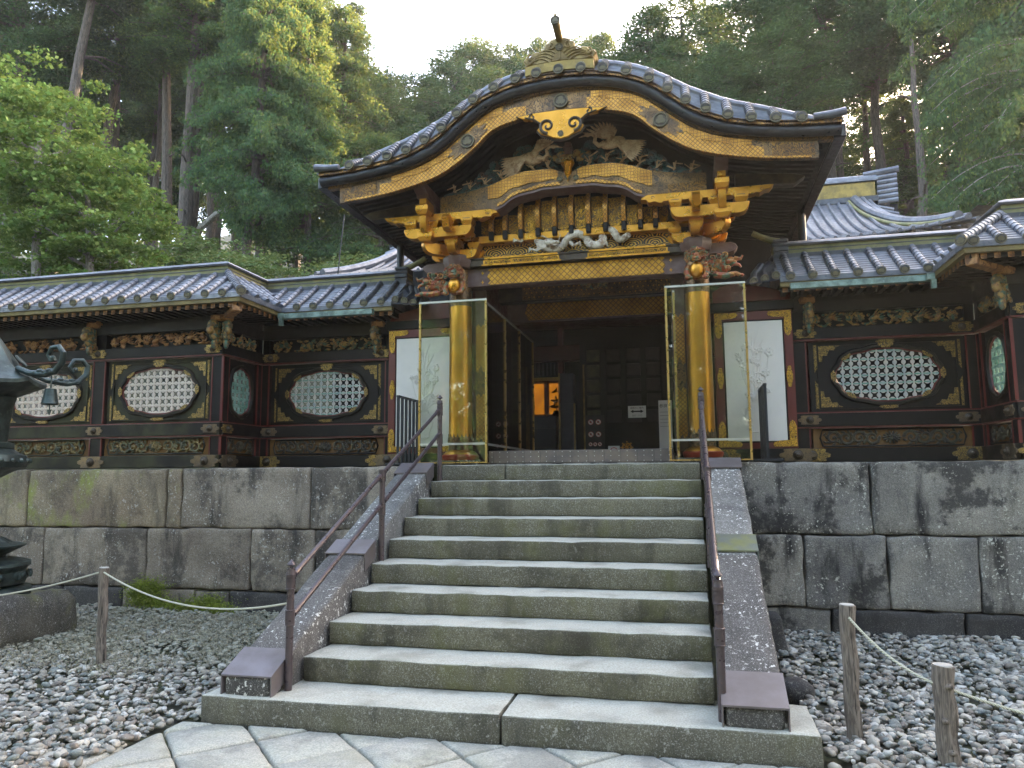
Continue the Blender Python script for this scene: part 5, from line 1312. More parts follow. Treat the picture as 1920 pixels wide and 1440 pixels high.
# pillars and posts
for s in (-1, 1):
    px = XC+s*1.475
    p = thing('pillar', None, None) if False else None
    mb = MB(); mb.lathe([(.150, 1.99), (.149, 2.3), (.145, 3.2), (.140, 4.0)], px, 4.68, 40); o = mb.build('pillar', M['goldpil'], gate)
    mb = MB(); mb.lathe([(.1525, 1.992), (.1525, 2.10)], px, 4.68, 40); mb.build('pillar_band', M['bronze_pat'], o)
    mb = MB()
    for k in range(9):
        a = -math.pi*.95+k*math.pi*.9/8+.05; mb.T = Matrix.Translation((px+.151*math.cos(a), 4.68+.151*math.sin(a), 2.13)) @ Matrix.Rotation(a+math.pi/2, 4, 'Z'); mb.prism([(-.045, -.04), (.045, -.04), (.04, .01), (.012, .03), (0, .07), (-.012, .03), (-.04, .01)], -.004, .004)
    mb.T = None; mb.build('pillar_leaf', M['bronze_pat'], o)
    mb = MB(); mb.lathe([(.1455, 3.82), (.1435, 4.0), (.14, 4.3)], px, 4.68, 40); mb.build('pillar_sleeve', M['bronze_pat'], gate)
    mb = MB(); mb.lathe([(.15, 1.99), (.19, 1.972), (.215, 1.945), (.22, 1.93)], px, 4.68, 40); mb.build('base_collar', M['goldpil'], gate)
    mb = MB(); mb.lathe([(.225, 1.938), (.235, 1.925), (.232, 1.9), (.215, 1.865), (.20, 1.862)], px, 4.68, 40); mb.build('base_cushion', M['red_bright'], gate)
    mb = MB(); mb.box(px-.30, px+.30, 4.36, 5.2, 1.80, 1.864, .01); mb.build('plinth', M['wall_r'], gate)
    qx = XC+s*1.245
    mb = MB(); mb.box(qx-.075, qx+.075, 4.82, 4.97, 1.86, 4.06, .004); q = mb.build('post', M['brown'], gate)
    for (z0, z1, mt) in ((2.10, 2.72, 'gold_lat2'), (2.98, 3.62, 'gold_lat2')):
        w_ = .066; tip = [(-w_, z0+.03), (-.03, z0), (0, z0+.05), (.03, z0), (w_, z0+.03), (w_, z1-.03), (.03, z1), (0, z1-.05), (-.03, z1), (-w_, z1-.03)]
        mb = MB(); mb.prism([(qx+x, z) for x, z in tip], 4.812, 4.819, .002); mb.build('gilt_plate', M['gold_lat2'], q)
    w_ = .07; mb = MB(); mb.prism([(qx-w_, 2.78), (qx-.03, 2.72), (qx, 2.66), (qx+.03, 2.72), (qx+w_, 2.78), (qx+w_, 2.95), (qx+.03, 3.0), (qx, 3.09), (qx-.03, 3.0), (qx-w_, 2.95)], 4.806, 4.811); mb.build('bronze_plate', M['bronze_pat'], q)
    # cap block, boat shaped beam end
    mb = MB(); mb.T = Matrix.Translation((px, 4.58, 0)); mb.lathe([(.17, 4.295), (.185, 4.33), (.20, 4.38), (.20, 4.435), (.18, 4.45)], 0, 0, 8, math.pi/8); mb.T = None; mb.build('cap_block', M['brown'], gate)
    e = [(0, 4.27), (.36, 4.26), (.44, 4.28), (.48, 4.33), (.46, 4.37), (.40, 4.395), (0, 4.40)]
    mb = MB(); mb.prism([(px+s*x, z) for x, z in e], 4.56, 4.74, .01); mb.build('beam_end', M['brown'], gate)

# bracket sets
def roundarm(mb, x0, x1, z0, z1, y0, y1, left=True, right=True, c=.006):
    r = (z1-z0)*.85; P_ = []
    P_ += [(x0, z1)]
    if left: P_ += [(x0, z0+r*.9), (x0+r*.15, z0+r*.45), (x0+r*.5, z0+r*.12), (x0+r, z0)]
    else: P_ += [(x0, z0)]
    if right: P_ += [(x1-r, z0), (x1-r*.5, z0+r*.12), (x1-r*.15, z0+r*.45), (x1, z0+r*.9)]
    else: P_ += [(x1, z0)]
    P_ += [(x1, z1)]
    mb.prism(P_, y0, y1, c)
def block(mb, x, z0, z1, y0, y1, w=.15):
    h = z1-z0; mb.box(x-w/2, x+w/2, y0, y1, z0+h*.42, z1, .005)
    V = []; yy0, yy1 = y0+.018, y1-.018
    for zz, k in ((z0, .72), (z0+h*.42, .96)): V += [(x-w/2*k, yy0 if zz == z0 else y0+.004, zz), (x+w/2*k, yy0 if zz == z0 else y0+.004, zz), (x+w/2*k, yy1 if zz == z0 else y1-.004, zz), (x-w/2*k, yy1 if zz == z0 else y1-.004, zz)]
    mb.add(V, [(0, 1, 5, 4), (1, 2, 6, 5), (2, 3, 7, 6), (3, 0, 4, 7), (0, 3, 2, 1)])
for s in (-1, 1):
    X = lambda o_: XC+s*o_
    def arm(o0, o1, z0, z1, y0, y1, l=True, r=True, mt='gold', nm='bracket_arm'):
        a, b = X(o0), X(o1); 
        if s < 0: a, b, l, r = b, a, r, l
        mb = MB(); roundarm(mb, a, b, z0, z1, y0, y1, l, r); return mb.build(nm, M[mt], gate)
    def blk(o_, z0, z1, y0, y1, w=.15, mt='gold'):
        mb = MB(); block(mb, X(o_), z0, z1, y0, y1, w); return mb.build('bearing_block', M[mt], gate)
    arm(1.20, 1.50, 4.40, 4.52, 4.46, 4.62); arm(1.50, 1.78, 4.42, 4.54, 4.50, 4.62)
    arm(1.15, 1.85, 4.43, 4.53, 4.62, 4.76, mt='gold')
    blk(1.24, 4.525, 4.60, 4.44, 4.62, .15); blk(1.49, 4.525, 4.64, 4.30, 4.60, .17)
    # projecting arm from the cap block towards the viewer, then outwards diagonally
    mb = MB(); mb.T = Matrix.Translation((X(1.475), 4.5, 0)) @ Matrix.Rotation(-math.pi/2, 4, 'Z')
    roundarm(mb, -.02, .26, 4.44, 4.55, -.055, .055, False, True); mb.T = None; mb.build('bracket_arm', M['gold'], gate)
    mb = MB(); mb.T = Matrix.Translation((X(1.5), 4.56, 0)) @ Matrix.Rotation(-math.pi/2+s*math.radians(48), 4, 'Z')
    roundarm(mb, .0, .46, 4.44, 4.58, -.05, .05, False, True); mb.T = None; mb.build('bracket_arm', M['gold'], gate)
    arm(1.20, 2.08, 4.625, 4.755, 4.22, 4.36)
    arm(1.25, 1.95, 4.64, 4.74, 4.50, 4.62)
    for o_ in (1.26, 1.49, 1.70): blk(o_, 4.755, 4.865, 4.20, 4.38, .15)
    blk(1.99, 4.755, 4.865, 4.20, 4.38, .16)
    blk(1.78, 4.57, 4.68, 4.14, 4.36, .19)
    # long top beam with carved noses
    e = [(.88, 4.90), (.86, 4.875), (.93, 4.865), (.95, 4.83), (1.03, 4.84), (1.07, 4.82), (1.12, 4.82), (1.12, 4.835), (2.10, 4.835), (2.16, 4.85), (2.20, 4.84), (2.26, 4.875), (2.31, 4.88), (2.35, 4.925), (2.30, 4.93), (.95, 4.93)]
    mb = MB(); mb.prism([(X(a), z) for a, z in e], 4.22, 4.36, .006); mb.build('nosed_beam', M['gold'], gate)
    mb = MB(); mb.spiral((X(1.0), 4.885), .022, 1.0, s, 0, .004, 10, 5, 4.217); mb.spiral((X(2.22), 4.885), .022, 1.0, -s, 0, .004, 10, 5, 4.217)
    for o_ in (1.26, 1.70, 1.99): mb.box(X(o_)-.045, X(o_)+.045, 4.197, 4.2, 4.83, 4.838)
    mb.build('engraved_line', M['brown'], gate)
    # curled nose at the pillar axis and the tall prop carrying the purlin
    mb = MB(); mb.T = Matrix.Translation((X(1.49), 4.22, 0)) @ Matrix.Rotation(-math.pi/2, 4, 'Z')
    mb.prism([(0, 4.68), (.08, 4.67), (.13, 4.70), (.15, 4.76), (.17, 4.82), (.13, 4.865), (.06, 4.87), (.0, 4.85)], -.045, .045, .008); mb.T = None; mb.build('cloud_nose', M['gold'], gate)
    mb = MB(); mb.T = Matrix.Translation((X(1.78), 4.22, 0)) @ Matrix.Rotation(-math.pi/2, 4, 'Z')
    mb.prism([(0, 4.68), (.05, 4.66), (.1, 4.67), (.14, 4.72), (.15, 4.80), (.15, 4.88), (0, 4.88)], -.042, .042, .006); mb.T = None; mb.build('bracket_arm', M['gold'], gate)
    mb = MB(); mb.c = 0; block(mb, X(1.78), 4.87, 4.985, 4.02, 4.2, .16); mb.build('bearing_block', M['gold'], gate)
    mb = MB(); mb.T = Matrix.Translation((X(1.78), 4.22, 0)) @ Matrix.Rotation(-math.pi/2, 4, 'Z')
    mb.prism([(-.3, 4.98), (.12, 4.98), (.15, 5.02), (.15, 5.08), (-.3, 5.08)], -.045, .045, .006); mb.T = None; mb.build('gilt_prop', M['gold'], gate)
    mb = MB(); mb.T = Matrix.Translation((X(1.78), 4.22, 0)) @ Matrix.Rotation(-math.pi/2, 4, 'Z')
    mb.prism([(-.45, 5.081), (.16, 5.081), (.18, 5.12), (.26, 5.14), (.32, 5.19), (.33, 5.235), (-.45, 5.235)], -.075, .075, .01); mb.T = None; mb.build('purlin_end', M['brown'], gate)
    mb = MB(); mb.box(X(1.78)-.07, X(1.78)+.07, 4.35, 7.5, 5.0, 5.20); mb.build('purlin', M['brown'], gate)
    # tie brackets below the soffit reaching outwards
    mb = MB(); mb.prism([(X(1.95), 5.02), (X(2.6), 4.98), (X(2.72), 5.06), (X(2.6), 5.10), (X(1.95), 5.16)], 4.4, 4.55, .01); mb.build('outrigger', M['bronze_dark'], gate)

# ---- carvings in the gable
def crane(cx, cz, s, sc, y):
    """flying crane, s = facing direction"""
    t = MB(); A = Matrix.Translation((cx, y, cz)) @ Matrix.Diagonal((s*sc, 1, sc, 1)); t.T = A
    Rm = lambda a: Matrix.Rotation(a, 3, 'Y')
    t.ell((0, -.05, 0), (.15, .05, .07), Rm(.25), 12, 8)
    t.tube([(.1, -.07, -.0), (.17, -.08, -.03), (.22, -.08, .02), (.21, -.09, .08), (.25, -.095, .115), (.29, -.1, .11)], [.04, .032, .026, .022, .02, .02], 8)
    t.ell((.30, -.1, .11), (.035, .024, .026), None, 8, 6); t.tube([(.32, -.1, .11), (.36, -.1, .10), (.41, -.1, .085)], [.014, .01, .003], 6)
    o = t; t.T = None; body = t.build('crane_carving', M['carve_crane'], gate)
    def wing(ox, oz, a0, a1, L0, L1, n):
        w = MB(); w.T = A
        for layer, (k, dy) in enumerate(((1, 0), (.62, -.018))):
            for i in range(n):
                f_ = i/(n-1); a = a0+(a1-a0)*f_; L = (L0+(L1-L0)*f_)*k; dx, dz = math.cos(a), math.sin(a)
                w.ell((ox+dx*L*.5, -.06-.03*f_+dy, oz+dz*L*.5), (L*.5, .010, .019), Rm(-a), 8, 4)
        w.ell((ox, -.08, oz), (.09, .03, .05), Rm(-(a0+a1)/2), 8, 6); w.T = None; w.build('wing', M['carve_crane'], body)
    return wing, body
wg, b1 = crane(XC-.47, 5.56, 1, 1.0, 4.38); wg(-.03, .02, math.radians(178), math.radians(236), .34, .42, 11); wg(.05, .05, math.radians(75), math.radians(28), .2, .3, 8)
w2, b2 = crane(XC+.55, 5.66, -1, 1.0, 4.38); w2(-.02, .0, math.radians(183), math.radians(232), .38, .36, 11); w2(.03, .03, math.radians(120), math.radians(20), .16, .36, 11)
def pine(cx, cz, R_, y, mb, r):
    for k in range(9):
        a = math.pi*k/8; mb.ell((cx+math.cos(a)*R_*.6, y, cz+math.sin(a)*R_*.55), (R_*.42, .018, R_*.2), Matrix.Rotation(-a, 3, 'Y'), 6, 4)
    mb.ell((cx, y-.012, cz+R_*.1), (R_*.35, .02, R_*.3), None, 6, 4)
r = random.Random(5)
for side in (-1, 1):
    mb = MB()
    for k in range(95):
        o_ = r.uniform(.12, 1.55); lo, hi = AT(o_)+.0, BB(o_)-.03
        if hi-lo < .06: continue
        z = r.uniform(lo, hi-.04); pine(XC+side*o_, z, r.uniform(.05, .085), 4.40+r.uniform(-.03, .1), mb, r)
    mb.build('pine_carving', M['carve_pine'], gate)
    mb = MB()
    for k in range(7):
        o_ = .2+.2*k; z = AT(o_)+.02; mb.tube([(XC+side*o_, 4.40, z), (XC+side*(o_+.07), 4.36, z+.06), (XC+side*(o_+.05), 4.38, z+.13), (XC+side*(o_+.16), 4.36, z+.2*(1-o_*.4))], [.016, .014, .012, .008], 6)
        for q in range(5):
            a = r.uniform(.2, 2.9); L = r.uniform(.06, .11); mb.tube([(XC+side*(o_+.06), 4.35, z+.05), (XC+side*(o_+.06)+math.cos(a)*L, 4.34, z+.05+math.sin(a)*L)], [.009, .004], 5)
    mb.build('branch_carving', M['carve_crane'], gate)
    mb = MB()
    for k in range(12):
        o_ = 1.0+.05*k; z = AT(o_)+.02+.015*math.sin(k*2.0); mb.ell((XC+side*o_, 4.33, z), (.05, .03, .016+.008*(k % 3)), Matrix.Rotation(.3*math.sin(k), 3, 'Y'), 7, 5)
    mb.build('wave_carving', M['carve_pine'], gate)
# cloud-backed central strut with gilt bud
mb = MB(); mb.box(XC-.04, XC+.04, 4.3, 4.4, 5.42, 5.72, .01); mb.box(XC-.055, XC+.055, 4.28, 4.4, 5.64, 5.66); mb.build('centre_strut', M['brown'], gate)
mb = MB()
for s in (-1, 1):
    for k, (dx, dz, rr) in enumerate(((.1, 5.62, .06), (.18, 5.58, .05), (.13, 5.54, .05), (.24, 5.6, .035))): mb.ell((XC+s*dx, 4.42, dz), (rr, .03, rr*.8), None, 10, 6)
mb.build('cloud_carving', M['carve_poly'], gate)
mb = MB(); mb.lathe([(.0, 5.20), (.018, 5.24), (.045, 5.31), (.055, 5.38), (.085, 5.43), (.075, 5.47), (.05, 5.5), (.045, 5.53)], XC+.0, 4.27, 14); bd = mb.build('gilt_bud', M['gold'], gate)
mb = MB()
for s in (-1, 1): mb.spiral((XC+s*.05, 5.47), .04, 1.1, s, 0, .012, 10, 6, 4.2)
mb.build('bud_scroll', M['finial'], bd)
for s in (-1, 0, 1): inst('crest', CREST, gate, TR(XC+s*.1, 4.255, 5.24+(.02 if s == 0 else 0), 0, .035))
# dragon
P_ = [(-.46, 4.60), (-.40, 4.52), (-.32, 4.47), (-.22, 4.46), (-.13, 4.50), (-.07, 4.57), (.0, 4.62), (.09, 4.63), (.17, 4.59), (.2, 4.52), (.26, 4.47), (.34, 4.475), (.38, 4.53), (.37, 4.60), (.42, 4.645), (.49, 4.64), (.53, 4.59), (.55, 4.545), (.60, 4.53), (.66, 4.56), (.69, 4.57)]
def cat(P_, m=3):
    out = []
    for i in range(len(P_)-1):
        p0, p1, p2, p3 = [Vector(P_[min(max(k, 0), len(P_)-1)]) for k in (i-1, i, i+1, i+2)]
        for j in range(m):
            t = j/m; out.append(.5*((2*p1)+(p2-p0)*t+(2*p0-5*p1+4*p2-p3)*t*t+(3*p1-p0-3*p2+p3)*t**3))
    out.append(Vector(P_[-1])); return out
dp = cat([(x, 4.60-.03*math.sin(i*1.3), z) for i, (x, z) in enumerate(P_)], 4)
mb = MB(); N = len(dp); mb.tube([(XC+p.x, p.y-.04, p.z) for p in dp], [.028+.03*math.sin(min(1, i/N*1.6)*math.pi*.55)*(1-(i/N))**.5+.006*(i % 2) for i in range(N)], 10)
for i in range(4, N-6, 3): p = dp[i]; mb.ell((XC+p.x, p.y-.08, p.z+.02), (.012, .014, .02), None, 5, 4)
dr = mb.build('dragon_carving', M['carve_dragon'], gate)
mb = MB()
hx, hz, hy = XC-.27, 4.535, 4.50
mb.ell((hx, hy, hz), (.09, .05, .045), Matrix.Rotation(.2, 3, 'Y'), 10, 7); mb.ell((hx+.08, hy-.02, hz-.01), (.05, .035, .022), None, 8, 6); mb.ell((hx+.07, hy-.02, hz-.045), (.045, .03, .013), None, 8, 5)
mb.ell((hx+.02, hy-.045, hz+.025), (.018, .014, .014), None, 8, 6); mb.tube([(hx-.02, hy, hz+.04), (hx-.09, hy, hz+.09), (hx-.15, hy, hz+.09)], [.012, .008, .003], 6); mb.tube([(hx+.11, hy-.03, hz), (hx+.14, hy-.06, hz+.06), (hx+.12, hy-.07, hz+.12)], [.006, .004, .002], 5)
for k in range(7): mb.tube([(hx-.05, hy, hz+.02-.012*k), (hx-.12, hy-.02, hz+.03-.018*k), (hx-.17, hy-.01, hz+.05-.025*k)], [.012, .01, .003], 5)
mb.build('head', M['carve_dragon'], dr)
for (lx, lz, sg) in ((-.40, 4.47, -1), (-.03, 4.50, 1), (.30, 4.47, 1), (-.60, 4.60, -1)):
    mb = MB(); a = (XC+lx, 4.56, lz+.04); k_ = (XC+lx+sg*.05, 4.52, lz-.02); f_ = (XC+lx+sg*.10, 4.51, lz-.0)
    mb.tube([a, k_, f_], [.026, .018, .014], 7)
    for c in range(4): mb.tube([f_, (f_[0]+sg*.03, 4.50, f_[2]+.022-.014*c), (f_[0]+sg*.045, 4.51, f_[2]+.01-.018*c)], [.009, .007, .002], 5)
    mb.build('leg', M['carve_dragon'], dr)
# lions and side beasts under the cap blocks
for s in (-1, 1):
    lx = XC+s*1.475; mb = MB(); y = 4.44
    mb.ell((lx, y, 4.03), (.10, .09, .10), None, 12, 9); mb.ell((lx, y-.03, 4.20), (.095, .08, .07), None, 12, 9)
    mb.ell((lx, y-.1, 4.165), (.06, .04, .035), None, 10, 6); mb.ell((lx, y-.13, 4.19), (.022, .016, .014), None, 8, 5)
    lion = mb.build('lion_carving', M['gold'] if False else M['carve_lion'], gate)
    mb = MB(); mb.ell((lx, y-.05, 4.04), (.08, .052, .10), None, 14, 10); mb.build('chest', M['gold'], lion)
    mb = MB()
    for e in (-1, 1):
        mb.ell((lx+e*.04, y-.105, 4.215), (.016, .012, .014), None, 8, 6); mb.ell((lx+e*.04, y-.10, 4.24), (.03, .02, .012), Matrix.Rotation(e*.3, 3, 'Y'), 8, 5)
        mb.ell((lx+e*.025, y-.125, 4.155), (.03, .02, .014), Matrix.Rotation(e*.3, 3, 'Y'), 8, 5)
    mb.tube([(lx-.05, y-.115, 4.14), (lx, y-.13, 4.13), (lx+.05, y-.115, 4.14)], .01, 6)
    mb.build('face', M['carve_lion'], lion)
    mb = MB()
    for k in range(14):
        a = math.pi*(-.15+1.3*k/13); mb.T = None; mb.spiral((lx+.115*math.cos(a), 4.19+.10*math.sin(a)), .026, 1.1, 1 if k % 2 else -1, k, .010, 9, 5, y-.06, .02)
        if k % 2: mb.spiral((lx+.085*math.cos(a), 4.2+.075*math.sin(a)), .02, 1, -1, k, .008, 8, 5, y-.09, .02)
    mb.build('mane', M['carve_lion'], lion)
    for e in (-1, 1):
        mb = MB(); mb.tube([(lx+e*.09, y-.0, 4.08), (lx+e*.12, y-.05, 4.0), (lx+e*.095, y-.08, 3.95)], [.045, .036, .03], 8)
        mb.ell((lx+e*.095, y-.10, 3.935), (.045, .045, .03), None, 8, 6)
        for q in range(4): mb.ell((lx+e*.095-.03+.02*q, y-.14, 3.925), (.010, .014, .018), None, 6, 5)
        mb.build('paw', M['carve_lion'], lion)
    # beast facing outwards
    bx = lx+s*.30; mb = MB()
    mb.ell((bx-s*.05, 4.5, 4.08), (.13, .07, .10), None, 12, 8); mb.ell((bx+s*.08, 4.48, 4.13), (.08, .06, .06), None, 10, 7)
    mb.tube([(bx+s*.13, 4.46, 4.16), (bx+s*.2, 4.45, 4.15), (bx+s*.22, 4.45, 4.19)], [.03, .02, .012], 8); mb.tube([(bx+s*.12, 4.46, 4.10), (bx+s*.18, 4.45, 4.08), (bx+s*.2, 4.45, 4.05)], [.025, .016, .01], 8)
    beast = mb.build('beast_carving', M['carve_lion'], gate)
    mb = MB()
    for (dx, dz, r_) in ((-.12, 4.17, .04), (-.05, 4.18, .045), (.02, 4.2, .035), (-.15, 4.09, .04), (-.07, 4.09, .05), (.0, 4.11, .035), (-.12, 4.01, .035), (.05, 4.04, .03)): mb.spiral((bx+s*dx, dz), r_, 1.4, s, dz*40, .011, 14, 6, 4.41, .02)
    mb.build('mane', M['carve_lion'], beast)
    mb = MB(); mb.tube([(bx-s*.1, 4.46, 3.98), (bx+s*.02, 4.42, 3.95), (bx+s*.14, 4.42, 3.97), (bx+s*.18, 4.42, 3.95)], [.04, .04, .028, .024], 8); mb.ell((bx+s*.2, 4.42, 3.95), (.03, .03, .02), None, 8, 5)
    mb.build('paw', M['carve_lion'], beast)
# finial on the gable top
FX = XC+.005
mb = MB(); n = 14
strip(lambda x: TT_(x)+.08, lambda x: TT_(x)+.19, -.40, .40, 3.72, 3.90, 20, 'finial_base', M['ridgegold'])
fz = lambda z: 6.445+(z-6.41)*.80
fo = [(-.43, 6.42), (-.47, 6.50), (-.44, 6.55), (-.38, 6.545), (-.36, 6.60), (-.30, 6.625), (-.22, 6.60), (-.20, 6.65), (-.19, 6.71), (-.14, 6.735), (-.12, 6.77), (-.05, 6.80), (.05, 6.80), (.12, 6.77), (.14, 6.735), (.19, 6.71), (.20, 6.65), (.22, 6.60), (.30, 6.625), (.36, 6.60), (.38, 6.545), (.44, 6.55), (.47, 6.50), (.43, 6.42), (.3, 6.41), (0, 6.43), (-.3, 6.41)]
mb = MB(); mb.prism([(FX+x*.92, fz(z)) for x, z in fo], 3.75, 3.95, .015); fin = mb.build('roof_finial', M['finial'], gate)
mb = MB()
for s in (-1, 1):
    for q in range(4):
        pts = []
        for k in range(7): t = k/6; pts.append((FX+s*(.11+.29*t-.02*q), 3.745, fz(6.42+.045*q+.06*math.sin(t*math.pi*1.3)+.04*t*(1-q*.3))))
        mb.tube(pts, .009, 5)
    mb.spiral((FX+s*.34, fz(6.52)), .04, 1.2, -s, 1.5, .012, 14, 6, 3.74); mb.spiral((FX+s*.1, fz(6.66)), .04, 1.2, s, 1.5, .010, 14, 6, 3.74)
mb.box(FX-.008, FX+.008, 3.735, 3.75, fz(6.45), fz(6.62)); mb.build('scroll', M['finial'], fin)
inst('crest', CREST, fin, TR(FX, 3.735, fz(6.64), 0, .045))
mb = MB(); mb.tube([(FX+.0, 4.0, 6.68), (FX, 3.84, 6.72), (FX, 3.64, 6.755), (FX, 3.47, 6.79)], [.05, .045, .045, .05], 14); mb.T = Matrix.Translation((FX, 3.38, 6.96)) @ Matrix.Rotation(.35, 4, 'X'); mb.T = None; rod = mb.build('horn', M['finial'], fin)
inst('crest', CREST, rod, Matrix.Translation((FX, 3.462, 6.792)) @ Matrix.Rotation(-.2, 4, 'X') @ Matrix.Scale(.056, 4))
mb = MB(); mb.prism([(FX-.02, 6.84), (FX+.02, 6.84), (FX+.012, 6.87), (FX, 6.915), (FX-.012, 6.87)], 3.47, 3.5); mb.build('tip', M['finial'], rod)
mb = MB(); mb.box(FX-.13, FX+.13, 3.96, RY1, 6.3, 6.56, .02); mb.tube([(FX, 3.96, 6.58), (FX, RY1, 6.58)], .06, 12); mb.build('ridge', M['tile_dark'], gate)

# ---- inside: sill, lintels, ceiling, walls
mb = MB(); mb.box(XC-1.06, XC+1.14, 4.50, 4.80, 1.822, 1.975, .006); sl = mb.build('sill', M['sill'], gate)
mb = MB()
for i in range(23):
    for z in (1.84, 1.90, 1.955): mb.ell((XC-1.02+i*.096, 4.498, z), (.006, .005, .006), None, 6, 4)
mb.build('rivet', M['alu'], sl)
mb = MB()
for i in range(0, 23, 2): mb.box(XC-1.0+i*.096, XC-.997+i*.096, 4.4975, 4.50, 1.83, 1.97)
mb.build('seam', M['iron'], sl)
mb = MB(); mb.box(XC-1.2, XC+1.2, 4.46, 8.2, 1.78, 1.82); mb.build('threshold_floor', M['wall_r'], gate, smooth=False)
mb = MB(); mb.box(XC-1.4, XC+1.4, 6.0, 6.15, 4.16, 4.42, .005); mb.build('lintel', M['bronze_dark'], gate)
mb = MB(); mb.box(XC-.95, XC+1.2, 5.992, 5.999, 4.18, 4.40); mb.build('studded_plate', M['gold_lat'] if False else M['bronze_pat'], gate, smooth=False)
mb = MB()
for i in range(30):
    for j in range(3): mb.ell((XC-.92+i*.072+(j % 2)*.036, 5.99, 4.22+j*.065), (.011, .008, .011), None, 6, 4)
o = mb.build('stud', M['gold'], gate); o['kind'] = 'stuff'
mb = MB(); floral(mb, XC-.1, XC+.26, 4.24, 4.42, 5.985, 8, .06, n=3); mb.build('frog_leg_strut', M['carve_poly'], gate)
mb = MB(); mb.box(XC-1.4, XC+1.4, 6.5, 6.68, 3.96, 4.30, .005); mb.build('lintel', M['brown'], gate)
mb = MB(); mb.prism([(XC-1.02, 4.10), (XC-.96, 3.99), (XC+1.16, 3.99), (XC+1.16, 4.28), (XC-.96, 4.28)], 6.488, 6.498); mb.build('gilt_plate', M['gold_lat'], gate)
mb = MB(); mb.box(XC-1.4, XC+1.4, 4.8, 6.5, 4.44, 4.5); mb.box(XC-3, XC+3, 7.45, 7.5, 4.4, 5.6); mb.build('ceiling', M['soffit'], gate, smooth=False)
for s in (-1, 1):
    mb = MB(); mb.box(XC+s*1.3, XC+s*1.38, 4.9, 7.4, 1.85, 4.45); mb.build('passage_wall', M['red_dark'], gate, smooth=False)
    # open door leaf folded back against the passage wall
    dl = None; mb = MB(); mb.box(XC+s*1.17, XC+s*1.22, 5.05, 6.2, 1.9, 3.75); dl = mb.build('door_leaf', M['black'], gate, smooth=False)
    for j in range(4):
        z0 = 1.97+j*.44
        for k in range(2):
            mb = MB(); mb.box(XC+s*1.155, XC+s*1.169, 5.12+k*.52, 5.58+k*.52, z0, z0+.38, .004); mb.build('door_panel', M['bronze_dark'], dl)
            mb = MB(); mb.box(XC+s*1.150, XC+s*1.1545, 5.2+k*.52, 5.5+k*.52, z0+.08, z0+.3); mb.build('carved_panel', M['carve_poly'], dl)
# side eave posts (downpipes) at the rear of the roof
for s in (-1, 1):
    mb = MB(); mb.tube([(XC+s*2.93, 6.25, 5.25), (XC+s*2.93, 6.25, 4.2)], .055, 12); mb.build('drain_pipe', M['iron'], gate)
